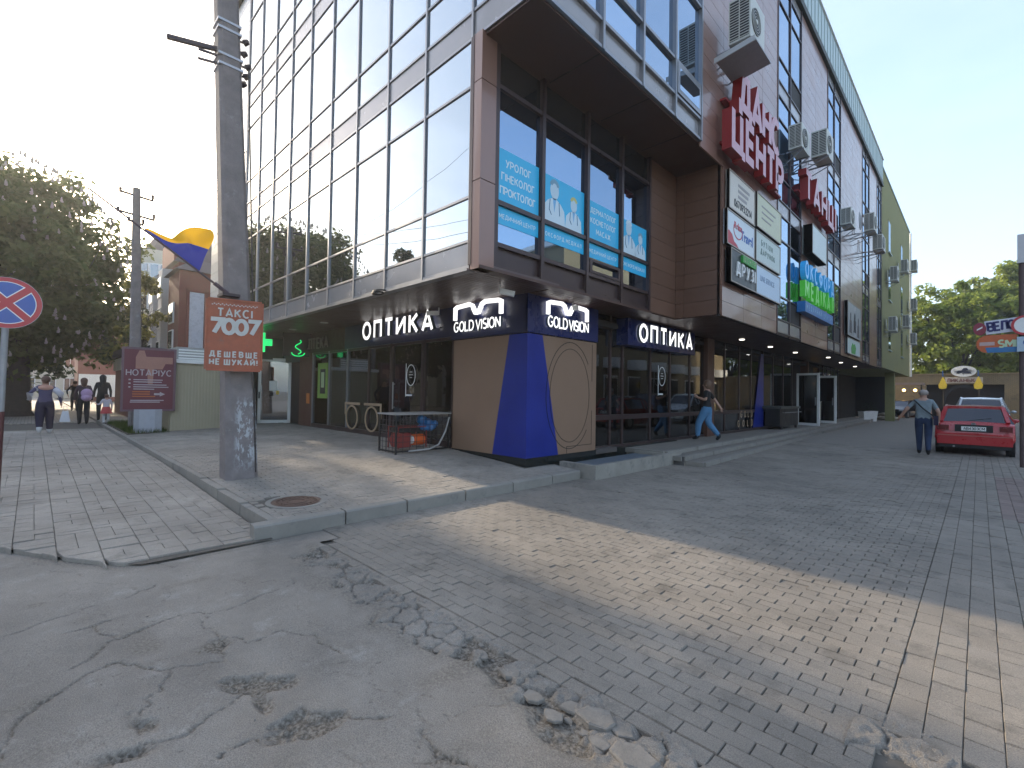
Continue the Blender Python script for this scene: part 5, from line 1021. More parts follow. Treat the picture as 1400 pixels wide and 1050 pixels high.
# generator cage with its contents
CG = thing('generator_cage', 'black wire cage table with a generator inside, left of the corner box', 'cage', (-8.7,6.0,.33))
cz = .33; x0, x1, y0_, y1_ = -9.15,-8.5,5.25,6.6; mb = MB()
for (x, y) in ((x0,y0_),(x1,y0_),(x0,y1_),(x1,y1_)): part('leg', MB().box(x-.016,x+.016,y-.016,y+.016,zplaza(x,y),1.12), m_black, CG)
part('table_top', MB().box(x0-.04,x1+.04,y0_-.04,y1_+.04,1.12,1.15), mat('grey_board', (.30,.28,.26), .6, var=.15), CG)
for k in range(1, 8): y = y0_+(y1_-y0_)*k/8; mb.cyl((x1,y,cz),(x1,y,1.12), .006, n=5); mb.cyl((x0,y,cz),(x0,y,1.12), .006, n=5)
for k in range(1, 5): x = x0+(x1-x0)*k/5; mb.cyl((x,y0_,cz),(x,y0_,1.12), .006, n=5)
for k in range(1, 7): z = cz+.79*k/7; mb.cyl((x1,y0_,z),(x1,y1_,z), .005, n=5); mb.cyl((x0,y0_,z),(x1,y0_,z), .005, n=5)
part('wire_mesh', mb, MATS['dark_steel'], CG, kind='stuff'); part('rail', MB().box(x0,x1,y0_-.012,y0_+.012,cz+.02,cz+.05).box(x1-.012,x1+.012,y0_,y1_,cz+.02,cz+.05), m_black, CG)
GN = thing('generator', 'red framed petrol generator with an orange motor end inside the cage', 'generator', (-8.85,5.7,.33)); m_red = mat('generator_red', (.25,.03,.025), .5); m_org = mat('generator_orange', (.75,.12,.02), .45)
part('frame', MB().tube([(-9.05,5.4,.4),(-9.05,5.4,.85),(-9.05,6.1,.85),(-9.05,6.1,.4)], .016, 6).tube([(-8.65,5.4,.4),(-8.65,5.4,.85),(-8.65,6.1,.85),(-8.65,6.1,.4)], .016, 6), m_red, GN)
part('engine', MB().box(-9.0,-8.7,5.45,5.75,.42,.72).cyl((-8.85,5.44,.57),(-8.85,5.38,.57), .12, n=14), m_red, GN); part('alternator', MB().cyl((-8.72,5.78,.57),(-8.72,6.05,.57), .12, n=16), m_org, GN); part('alternator_cap', MB().cyl((-8.72,5.74,.57),(-8.72,5.78,.57), .09, n=16), m_white, GN); part('fuel_tank', MB().box(-9.02,-8.68,5.45,6.05,.74,.83), m_black, GN)
m_bag = mat('blue_plastic', (.015,.14,.35), .35, var=.3, scale=9, bump=1, bscale=12, spec=.7)
bgm = MB()
for k in range(11): bgm.ball((-8.72+rnd.uniform(-.08,.08), 6.15+rnd.uniform(-.28,.28), .93+rnd.uniform(-.11,.08)), rnd.uniform(.07,.12), rnd.uniform(.08,.15), rnd.uniform(.07,.11), 8, 6)
solo('plastic_bag', bgm, m_bag, 'crumpled blue plastic bag stuffed in the top of the cage', 'bag', (-8.7,6.1,.85))
solo('hose', MB().tube([(-8.5,5.55,.36),(-8.38,5.75,.38),(-8.3,5.95,.40),(-8.32,6.2,.48),(-8.38,6.42,.75),(-8.42,6.55,1.05)], .018, 8), mat('grey_hose', (.4,.38,.36), .5), 'grey hose running from the cage foot up to the corner box', 'hose', (-8.4,6,.36))
# alley furniture
m_bin = mat('beige_drum', (.36,.33,.25), .7, var=.08); solo('drum_bin', MB().cyl((-6.25,28.9,.28),(-6.25,28.9,1.42), .36, .38, 24).cyl((-6.25,28.9,1.42),(-6.25,28.9,1.45), .40, .40, 24), m_bin, 'beige cylindrical drum between the two open doors', 'bin', (-6.25,28.9,.3), smooth=False)
BB = thing('black_chest', 'long black lidded box on wheels outside the alley windows', 'box', (-5.95,22.6,.3)); part('body', MB().box(-6.3,-5.75,21.3,24.0,.42,1.15), m_black, BB); part('lid', MB().box(-6.38,-5.68,21.2,24.1,1.15,1.24), mat('dark_grey_lid', (.06,.065,.06), .4), BB)
for y in (21.6,23.7): part('wheel', MB().cyl((-5.8,y,.38),(-5.74,y,.38), .1, n=12), m_black, BB)
part('rail', MB().tube([(-5.68,21.4,1.0),(-5.6,21.4,1.0),(-5.6,23.9,1.0),(-5.68,23.9,1.0)], .015, 6), m_mull, BB)
for k, (x, y) in enumerate(((-5.65,40.6),(-5.6,43.0))):
    t = thing('plant_pot', 'white square flower pot, nearer of the two by the cafe' if k == 0 else 'white square flower pot, farther of the two by the cafe', 'plant pot', (x,y,0), 'white flower pots by the cafe'); part('pot', MB().cyl((x,y,0),(x,y,.75), .3, .4, 4), m_white, t)
    mb = MB()
    for q in range(120): a = rnd.random()*6.28; r_ = rnd.random()*.4; z = .75+rnd.random()*.6; s = .06; mb.add([(x+r_*math.cos(a),y+r_*math.sin(a),z),(x+r_*math.cos(a)+s,y+r_*math.sin(a),z+s),(x+r_*math.cos(a),y+r_*math.sin(a)+s,z+s*.5)], [(0,1,2)])
    part('foliage', mb, leaf_mat('pot_leaf', (.02,.04,.015), (.05,.07,.03)), t)
m_sack = mat('sand_sack', (.34,.29,.22), .9, var=.12)
for k, (x, y, z, lb) in enumerate(((-5.4,46.5,.15,'lower left'),(-4.9,47.3,.15,'lower right'),(-5.2,46.9,.42,'topmost'))): solo('sandbag', MB().ball((x,y,z), .5, .32, .17, 12, 7), m_sack, 'filled beige sandbag by the yellow columns, '+lb+' of three', 'sandbag', (x,y,z), 'sandbags by the columns', smooth=True)
# ================================================================ PEOPLE
def person(label, loc, rz, J, shirt, pants, shoes, skin, hair, H=1.0, sleeve='short', girth=1., leg=1., hairlong=0., female=False, skirt=None, bald=False, group=None):
    """one skinned figure; local +Y is the way it faces; J overrides joints"""
    B_ = dict(pel=(0,0,.98), wai=(0,0,1.12), che=(0,0,1.36), nek=(0,.0,1.52), hed=(0,.015,1.625), top=(0,.005,1.705),
      ls=(-.17,0,1.45), le=(-.24,-.02,1.17), lw=(-.25,.05,.93), lh=(-.25,.07,.84), rs=(.17,0,1.45), re=(.24,-.02,1.17), rw=(.25,.05,.93), rh=(.25,.07,.84),
      lk=(-.10,.02,.52), la=(-.10,-.02,.09), lt=(-.11,.14,.04), rk=(.10,.02,.52), ra=(.10,-.02,.09), rt=(.11,.14,.04), lp=(-.10,0,.92), rp=(.10,0,.92))
    B_.update(J); g = girth
    Rr = dict(pel=(.15*g,.12*g), wai=(.14*g,.11*g), che=(.16*g,.115*g), nek=(.055,.055), hed=(.088,.1), top=(.08,.09), ls=(.065,.065), le=(.046,.046), lw=(.03,.034), lh=(.036,.024), rs=(.065,.065), re=(.046,.046), rw=(.03,.034), rh=(.036,.024),
      lp=(.10*leg,.10*leg), rp=(.10*leg,.10*leg), lk=(.078*leg,.078*leg), rk=(.078*leg,.078*leg), la=(.05*leg,.05*leg), ra=(.05*leg,.05*leg), lt=(.04,.03), rt=(.04,.03))
    if female: Rr['che'] = (.14*g,.11*g); Rr['pel'] = (.155*g,.12*g); Rr['wai'] = (.12*g,.1*g)
    E_ = [('pel','wai'),('wai','che'),('che','nek'),('nek','hed'),('hed','top'),('che','ls'),('ls','le'),('le','lw'),('lw','lh'),('che','rs'),('rs','re'),('re','rw'),('rw','rh'),('pel','lp'),('lp','lk'),('lk','la'),('la','lt'),('pel','rp'),('rp','rk'),('rk','ra'),('ra','rt')]
    names = list(B_); idx = {n: i for i, n in enumerate(names)}
    me = bpy.data.meshes.new('sk'); me.from_pydata([B_[n] for n in names], [(idx[a], idx[b]) for a, b in E_], [])
    o = bpy.data.objects.new('sk', me); COL.objects.link(o); md = o.modifiers.new('s', 'SKIN'); md.use_smooth_shade = True; sv = me.skin_vertices[0].data if me.skin_vertices else None
    if sv is None:
        bm = bmesh.new(); bm.from_mesh(me); bm.verts.layers.skin.verify(); bm.to_mesh(me); bm.free(); sv = me.skin_vertices[0].data
    for n, i in idx.items(): sv[i].radius = Rr[n]; sv[i].use_root = (n == 'pel')
    o.modifiers.new('u', 'SUBSURF').levels = 2
    dg = bpy.context.evaluated_depsgraph_get(); bm_ = bpy.data.meshes.new_from_object(o.evaluated_get(dg)); bpy.data.objects.remove(o)
    for m in (skin, shirt, pants, shoes): bm_.materials.append(m)
    seg = [(Vector(B_[a]), Vector(B_[b]), a, b) for a, b in E_]
    for p in bm_.polygons:
        c = p.center; best = None
        for a, b, na_, nb_ in seg:
            d = b-a; t = max(0, min(1, (c-a).dot(d)/d.length_squared)); q = (c-a-d*t).length
            if best is None or q < best[0]: best = (q, na_, nb_, t)
        _, a, b, t = best; mi = 0
        if b in ('wai','che','ls','rs') or (b == 'nek' and t < .55): mi = 1
        elif b in ('le','re'): mi = 1 if (sleeve == 'long' or t < .75) else 0
        elif b in ('lw','rw'): mi = 1 if (sleeve == 'long' and t < .95) else 0
        elif b in ('lp','rp','lk','rk'): mi = 2
        elif b in ('la','ra'): mi = 2 if t < .9 else 3
        elif b in ('lt','rt'): mi = 3
        if b == 'wai' and c.z < B_['pel'][2]-.0: mi = 2
        if b in ('lp','rp') and c.z > B_['pel'][2]+.02: mi = 1
        p.material_index = mi
    bm_.shade_smooth()
    P_ = thing('person', label, 'person', loc, group, rz); P_.scale = (H,H,H)
    bo = bpy.data.objects.new('body', bm_); link(bo, P_)
    # fingers, joined to the body mesh
    fm = MB()
    for s, wr, hn in ((-1,'lw','lh'),(1,'rw','rh')):
        w_ = Vector(B_[wr]); h = Vector(B_[hn]); d = (h-w_).normalized(); sd_ = d.cross(Vector((1,0,0)) if abs(d.x) < .8 else Vector((0,0,1))).normalized()
        for k, l in enumerate((.06,.072,.066,.052)):
            b0 = h+sd_*(.022-.0145*k); n_ = d.cross(sd_).normalized()*s; fm.tube([b0, b0+d*l*.55, b0+d*l*.9+n_*.018], [.009,.008,.006], 6)
        b0 = w_+d*.03+sd_*.03; fm.tube([b0, b0+d*.035+sd_*.02, b0+d*.06+sd_*.02], [.011,.009,.007], 6)
    part('fingers', fm, skin, P_, local=True, smooth=True)
    hd = Vector(B_['hed']); hz = MB()
    part('ears', MB().ball((hd.x-.088,hd.y-.01,hd.z+.02), .014,.022,.032,7,5).ball((hd.x+.088,hd.y-.01,hd.z+.02), .014,.022,.032,7,5), skin, P_, local=True, smooth=True)
    part('nose', MB().add([(hd.x-.012,hd.y+.088,hd.z+.04),(hd.x+.012,hd.y+.088,hd.z+.04),(hd.x-.018,hd.y+.09,hd.z-.005),(hd.x+.018,hd.y+.09,hd.z-.005),(hd.x,hd.y+.122,hd.z+.002)], [(0,1,4),(0,4,2),(1,3,4),(2,4,3)]), skin, P_, local=True)
    part('eyes', MB().ball((hd.x-.033,hd.y+.084,hd.z+.045),.013,.01,.008,7,5).ball((hd.x+.033,hd.y+.084,hd.z+.045),.013,.01,.008,7,5), m_black, P_, local=True)
    part('mouth', MB().ball((hd.x,hd.y+.088,hd.z-.035),.024,.008,.007,7,5), mat('lip', (.3,.1,.09), .6), P_, local=True)
    if not bald:
        V = MB(); V.ball((hd.x,hd.y-.025,hd.z+.065), .108,.115,.115,16,10)
        V.v = [(x, y-(.0 if z > hd.z else hairlong*.03), z-(hairlong*.22*max(0, (hd.z+.04-z)/.1)) if z < hd.z+.04 else z) for x, y, z in V.v]
        V.v = [(x, min(y, hd.y+.07+(z-hd.z)*.2), z) for x, y, z in V.v]; part('hair', V, hair, P_, local=True, smooth=True)
    else: part('hair', MB().ball((hd.x,hd.y-.035,hd.z+.055), .104,.095,.085,16,10), hair, P_, local=True, smooth=True)
    if skirt:
        z0, z1, r0, r1 = skirt[1:]; mb = MB(); mb.cyl((0,0,z1),(0,0,z0), r1, r0, 16, False); part('skirt', mb, skirt[0], P_, local=True, smooth=True)
    return P_
sk = mat('skin', (.45,.26,.19), .55, var=.06, scale=20); hbr = mat('brown_hair', (.10,.05,.03), .6, var=.3, scale=60); hbl = mat('auburn_hair', (.15,.085,.05), .6, var=.3, scale=60); hgr = mat('grey_hair', (.33,.28,.25), .7, var=.2, scale=60)
jn = cloth('blue_denim', (.09,.21,.36)); dj = cloth('dark_denim', (.03,.045,.09)); bk = mat('black_cloth', (.012,.012,.013), .85, var=.2, scale=10)
gt = cloth('grey_blue_tshirt', (.19,.23,.25)); nvy = cloth('dark_navy_cloth', (.03,.026,.05)); wsh = mat('white_shoe', (.6,.6,.6), .6); mar = mat('maroon_shade_cloth', (.05,.03,.04), .85)
# woman walking left on the steps
person('woman in a black t-shirt and wide blue jeans walking on the shop steps', (-5.72,14.0,.3), R(100), dict(lk=(-.08,.22,.53), la=(-.08,.24,.10), lt=(-.08,.40,.06), rk=(.08,-.02,.52), ra=(.08,-.34,.14), rt=(.08,-.24,.04),
  le=(-.25,-.02,1.2), lw=(-.22,.22,1.28), lh=(-.2,.28,1.34), re=(.30,-.16,1.2), rw=(.36,-.30,.98), rh=(.37,-.33,.9)), bk, jn, bk, sk, hbl, 1.0, female=True, leg=1.35, hairlong=.45)
# man with shoulder bag
mp = person('grey haired man in a grey-blue t-shirt walking past the red car', (-1.15,18.2,0), R(4), dict(lk=(-.09,.10,.54), la=(-.09,.12,.10), lt=(-.09,.27,.05), rk=(.09,.02,.52), ra=(.09,-.14,.12), rt=(.09,0,.04),
  le=(-.36,-.06,1.22), lw=(-.48,.06,1.02), lh=(-.52,.10,.95), re=(.30,-.05,1.18), rw=(.30,.08,.95), rh=(.30,.12,.87)), gt, dj, bk, sk, hgr, 1.08, girth=1.25, leg=1.08, bald=True)
bgp = thing('shoulder_bag', 'small dark bag on a strap across the back of the man by the red car', 'bag', (-.9,18.1,1.0))
part('strap', MB().tube([(-1.36,18.13,1.60),(-1.30,18.02,1.55),(-1.15,18.0,1.36),(-.98,18.03,1.2),(-.92,18.1,1.12)], .018, 5), bk, bgp); part('pouch', MB().obox((-.88,18.14,1.02), Y_, .11, X_, .05, Z_, .13), nvy, bgp)
# people on the left pavement, walking away
W_ = R(92)
person('woman in a peach and navy patterned jumper carrying a white bag on the left pavement', (-20.3,.28,.15), W_, dict(lk=(-.11,.0,.52), la=(-.12,-.18,.16), lt=(-.12,-.1,.04), rk=(.11,.10,.52), ra=(.12,.06,.09), rt=(.12,.2,.04), le=(-.36,-.06,1.25), lw=(-.34,.1,1.1), lh=(-.33,.14,1.02), re=(.32,-.04,1.2), rw=(.36,.0,.95), rh=(.37,.0,.86)), mat('navy_jumper', (.07,.06,.12), .9), nvy, wsh, sk, hbr, .98, sleeve='long', girth=1.2, leg=1.5, female=True)
t = thing('jumper_yoke', 'peach band across the shoulders of the woman with the white bag', 'clothing', (-20.2,.28,1.35))
bpy.data.objects.remove(t)
yk = MB().ball((0,.0,1.43), .205,.13,.10,16,8); pr = [o for o in COL.objects if o.name.startswith('person')][2]
part('jumper_yoke', yk, mat('peach_knit', (.5,.27,.2), .9, var=.1), pr, local=True, smooth=True)
for s in (-1,1): part('sleeve', MB().tube([(s*.2,0,1.4),(s*.345,-.05,1.24),(s*.35,.04,1.06)], [.09,.085,.06], 8), mat('white_knit', (.5,.48,.52), .9), pr, local=True, smooth=True)
solo('carrier_bag', MB().add([(-20.22,.62,.5),(-20.14,.60,.52),(-20.13,.84,.5),(-20.23,.86,.51),(-20.20,.66,.82),(-20.16,.66,.83),(-20.16,.80,.85),(-20.20,.80,.84)], [(0,3,2,1),(4,5,6,7),(0,1,5,4),(1,2,6,5),(2,3,7,6),(3,0,4,7)]).tube([(-20.18,.68,.82),(-20.18,.68,.98),(-20.18,.76,.98),(-20.18,.78,.84)], .008, 5), mat('white_plastic', (.55,.55,.58), .5), 'white carrier bag held by the woman in the patterned jumper', 'bag', (-20.18,.75,.45))
person('woman in black trousers with a pink backpack walking beside the child', (-24.4,1.38,.15), W_, dict(lk=(-.1,.08,.53), rk=(.1,-.02,.52), ra=(.1,-.12,.12)), mar, bk, bk, sk, hbr, 1.0, sleeve='long', girth=1.15, leg=1.2, female=True, hairlong=.8)
solo('backpack', MB().ball((-24.2,1.45,1.36), .11,.17,.17,12,8).ball((-24.2,1.45,1.2), .12,.16,.15,12,8).ball((-24.1,1.45,1.18), .06,.12,.1,10,6), mat('pink_fabric', (.42,.28,.42), .8, var=.15), 'pink and lilac backpack on the woman beside the child', 'backpack', (-24.15,1.45,1.3), smooth=True)
person('small child in a white top and red skirt walking hand in hand', (-24.0,2.02,.15), W_, dict(lk=(-.09,.1,.53), rk=(.09,-.02,.52), le=(-.3,0,1.2), lw=(-.42,.02,1.2), lh=(-.5,.02,1.25)), mat('white_top', (.55,.5,.55), .9), wsh, bk, sk, hbr, .66, sleeve='long', girth=1.2, female=True, skirt=(mat('red_skirt', (.5,.08,.08), .9), .66, 1.05, .28, .17))
person('tall woman with long dark hair in black walking beyond the child', (-26.6,2.1,.15), W_, {}, bk, bk, bk, sk, mat('black_hair', (.012,.01,.01), .6), 1.1, sleeve='long', girth=1.25, female=True, hairlong=1.6)
person('man in dark clothes far along the pavement beyond the pink backpack', (-38,1.75,.15), W_, dict(le=(-.34,0,1.2), lw=(-.3,.1,1.0)), bk, bk, bk, sk, hbr, 1.0, sleeve='long')
person('person in a dark jacket mostly hidden behind the concrete pole', (-15.4,4.35,.3), R(-60), dict(le=(-.33,-.02,1.2)), nvy, bk, bk, sk, hbr, 1.0, sleeve='long', girth=1.35)

# ================================================================ CARS
m_tyre = mat('tyre', (.018,.018,.018), .85); m_rim = mat('wheel_rim', (.35,.35,.36), .35, .8); m_cgl = mat('car_glass', (.012,.016,.03), .05, 0, var=0, spec=.8)
def car(label, loc, rz, paint, kind='hatch', plate=None, L_=4.1, tall=1.):
    t = thing('parked_car', label, 'car', loc, 'cars parked along the alley and the street', rz); k = L_/4.1; z_ = tall
    S = { 'hatch': [(-2.05,.36,.70,.80,.74,.60,.62,.63),(-2.03,.26,.76,.845,.83,.72,.70,.755),(-1.97,.24,.78,.85,.835,.90,.70,.93),(-1.88,.24,.78,.85,.84,.94,.70,.97),(-1.52,.22,.79,.855,.84,.95,.60,1.40),(-.9,.2,.79,.86,.85,.95,.61,1.45),(.1,.2,.79,.86,.85,.94,.61,1.44),(.45,.2,.79,.86,.85,.93,.58,1.38),(1.08,.2,.79,.855,.83,.90,.70,.94),(1.7,.22,.78,.84,.78,.80,.66,.83),(1.98,.26,.72,.8,.72,.66,.6,.68),(2.05,.34,.6,.7,.62,.52,.5,.54)],
          'sedan': [(-2.05,.36,.70,.80,.74,.66,.62,.70),(-2.0,.26,.76,.845,.80,.90,.70,.94),(-1.5,.24,.78,.85,.84,.95,.72,1.0),(-1.35,.24,.78,.85,.84,.95,.70,1.01),(-.8,.22,.79,.855,.84,.95,.58,1.38),(-.4,.2,.79,.86,.85,.95,.61,1.43),(.1,.2,.79,.86,.85,.94,.61,1.42),(.4,.2,.79,.86,.85,.93,.58,1.37),(1.0,.2,.79,.855,.83,.90,.70,.94),(1.7,.22,.78,.84,.78,.80,.66,.83),(1.98,.26,.72,.8,.72,.68,.6,.70),(2.05,.34,.6,.7,.62,.52,.5,.54)]}[kind]
    V = []; n = 12; cab = (3, 8) if kind == 'hatch' else (3, 8)
    for (y, zb, wb, wm, ws, zs, wr, zr) in S:
        zb, zs, zr = zb, zs*z_, zr*z_; half = [(0,zb),(wb*.9,zb),(wb,zb+.08),(wm,(zb+zs)/2),(ws,zs),(wr,zr),(0,zr+.03)]
        ring_ = half + [(-a, b) for a, b in half[1:-1]][::-1]; V += [(a*1.0, y*k, b) for a, b in ring_]
    F = []; GF = []
    for i in range(len(S)-1):
        for e in range(n):
            q = (i*n+e, i*n+(e+1) % n, (i+1)*n+(e+1) % n, (i+1)*n+e)
            gl = (cab[0] <= i < cab[1]) and e in (4, 7) or (i in (cab[0], cab[1]-1) and e in (5, 6))
            (GF if gl else F).append(q)
    F += [tuple(range(n))[::-1], tuple(range((len(S)-1)*n, len(S)*n))]
    part('body', MB().add(V, F), paint, t, local=True, smooth=False); 
    b = MB().add(V, GF); o = part('windows', b, m_cgl, t, local=True)
    pb = MB()
    def pp(i, e): return Vector(V[i*n+e])
    for e in (4, 8):
        f = 5 if e == 4 else 7
        for i in range(cab[0], cab[1]+1):
            if i in (cab[0]+1, cab[0]+3, cab[1]-1): pb.bar(pp(i, e), pp(i, f), .035)
        pb.bar(pp(cab[0], f), pp(cab[0]+1, f), .045); pb.bar(pp(cab[1]-1, f), pp(cab[1], f), .035)
        for i in range(cab[0]+1, cab[1]-1): pb.bar(pp(i, f), pp(i+1, f), .03)
    pb.bar(pp(cab[0]+1, 5), pp(cab[0]+1, 7), .04); pb.bar(pp(cab[1]-1, 5), pp(cab[1]-1, 7), .03)
    part('pillars', pb, paint, t, local=True)
    for (x, y) in ((-.76,-1.28*k),(.76,-1.28*k),(-.76,1.25*k),(.76,1.25*k)):
        s = 1 if x > 0 else -1; w_ = part('wheel', MB().cyl((x-s*.09,y,.31),(x+s*.09,y,.31), .31, n=22), m_tyre, t, local=True); part('rim', MB().cyl((x+s*.085,y,.31),(x+s*.1,y,.31), .2, n=18), m_rim, w_, local=True)
        part('wheel_arch', MB().cyl((x-s*.02,y,.33),(x+s*.105-s*.012,y,.33), .37, n=22), m_tyre, t, local=True)
    rl = mat('tail_light', (.13,.008,.01), .25, spec=.8); hl = mat('head_light', (.5,.5,.5), .15, spec=.9)
    for s in (-1, 1):
        part('tail_light', MB().obox((s*.66,-2.035*k,.80*z_), X_, .13, Y_, .025, Z_, .075), rl, t, local=True); part('headlight', MB().obox((s*.58,2.0*k,.64*z_), X_, .14, Y_, .04, Z_, .07), hl, t, local=True)
        part('mirror', MB().ball((s*.95,.62*k,.98*z_), .09,.05,.06,8,6), paint, t, local=True)
    part('bumper', MB().obox((0,-2.05*k,.46), X_, .79, Y_, .05, Z_, .14), paint, t, local=True); part('bumper_underside', MB().obox((0,-2.0*k,.28), X_, .76, Y_, .06, Z_, .06), m_black, t, local=True)
    part('bumper', MB().obox((0,2.05*k,.42), X_, .74, Y_, .05, Z_, .12), paint, t, local=True); part('front_grille', MB().obox((0,2.03*k,.62*z_), X_, .38, Y_, .04, Z_, .05), m_black, t, local=True)
    part('bumper_strip', MB().obox((0,-2.105*k,.58), X_, .78, Y_, .006, Z_, .012), mat('strip_pale', (.4,.12,.1), .4), t, local=True)
    sm_ = MB()
    for s in (-1, 1):
        for y in (-.75*k, .35*k): sm_.box(s*.862-.002, s*.862+.002, y-.004, y+.004, .35, .9*z_)
        sm_.box(s*.866-.004, s*.866+.004, -.62*k, -.44*k, .80*z_, .83*z_)
    sm_.box(-.70, .70, -2.047*k, -2.044*k, .69*z_, .697*z_).box(-.71,-.704,-2.04*k,-2.036*k,.7*z_,.86*z_).box(.704,.71,-2.04*k,-2.036*k,.7*z_,.86*z_)
    part('seams', sm_, m_black, t, local=True)
    if plate:
        pl = part('number_plate', MB().obox((0,-2.085*k,.79), X_, .26, Y_, .012, Z_, .058), m_white, t, local=True); part('plate_recess', MB().obox((0,-2.06*k,.80), X_, .40, Y_, .015, Z_, .10), m_black, t, local=True)
        old = wloc; mb = MB(); x = -.21
        for c in plate:
            for q, s_ in enumerate(G[c][1]): stroke(mb, s_, .17, Vector((x,-2.0985*k,.755)), X_, Z_, .002, .07, .0003*q)
            x += (G[c][0]+.2)*.07
        part('plate_text', mb, m_black, t, local=True, kind='stuff')
        part('wiper', MB().bar((-.1,-2.0*k,1.02),(.36,-1.93*k,1.1), .01), m_black, t, local=True); part('badge', MB().cyl((0,-2.03*k,.92),(0,-2.055*k,.915), .05, n=16), m_rim, t, local=True)
        part('exhaust', MB().cyl((-.42,-2.0*k,.25),(-.42,-2.12*k,.25), .03, n=8), m_rim, t, local=True)
    return t
def dupcar(src, loc, rz, label, paint, old):
    r = src.copy(); COL.objects.link(r); r.location = loc; r.rotation_euler[2] = rz; r['label'] = label
    for ch in src.children:
        c = ch.copy(); COL.objects.link(c); c.parent = r
        if ch.data.materials and ch.data.materials[0] == old: c.data = ch.data.copy(); c.data.materials[0] = paint
        for g_ in ch.children: d = g_.copy(); COL.objects.link(d); d.parent = c
    return r
pr_ = mat('red_paint', (.42,.015,.02), .3, 0, var=.03, coat=.8); ps = mat('silver_paint', (.45,.47,.48), .3, .5, var=.03, coat=.7); pbk = mat('black_paint', (.012,.012,.015), .2, .2, var=.03, coat=.9); pw = mat('white_car_paint', (.6,.62,.64), .3, 0, var=.03, coat=.7); pbl = mat('dusty_blue_paint', (.12,.17,.24), .3, .4, var=.03, coat=.7)
car('red hatchback parked on the right with its rear towards us', (-.12,21.35,0), 0, pr_, 'hatch', 'АВ4303СМ')
c2 = car('silver car parked in front of the red hatchback, roof showing', (.05,28.6,0), R(180), ps, 'hatch', None, 4.3, 1.2)
c3 = car('black saloon parked facing out beside the yellow columns', (-5.0,55.2,0), R(170), pbk, 'sedan', None, 4.6, 1.08)
dupcar(c2, (2.75,30,0), R(0), 'dark blue car at the right edge beyond the red hatchback', mat('dark_blue_paint', (.02,.035,.09), .25, .3, coat=.8), ps)
# across the street behind the camera: seen in the shop glass
dupcar(c2, (-9,-6.6,0), R(90), 'dusty blue car on the far side of the street, seen only in the glass', pbl, ps); dupcar(c2, (-16,-6.7,0), R(90), 'white hatchback across the street, mirrored in the shop windows', pw, ps)
dupcar(c3, (6.0,25,0), R(4), 'white saloon right of the alley, mirrored in the shop glass', pw, pbk); dupcar(c3, (6.1,32,0), R(0), 'silver saloon right of the alley behind the white one', ps, pbk)
# bus/van far left
BV = thing('bus', 'white and blue bus far down the street at the left edge', 'bus', (-36,-2.2,0)); part('body', MB().box(-42,-36,-3.3,-1.0,.45,2.7), m_white, BV); part('lower_body', MB().box(-42.01,-35.98,-3.32,-.98,.4,1.15), mat('bus_blue', (.06,.10,.2), .4), BV)
part('windscreen', MB().box(-36,-35.96,-3.1,-1.2,1.3,2.4), m_cgl, BV); part('side_windows', MB().box(-41.5,-36.4,-.995,-.97,1.35,2.3), m_cgl, BV)
for x in (-37.2,-40.8): part('wheel', MB().cyl((x,-1.2,.45),(x,-.96,.45), .45, n=18), m_tyre, BV)

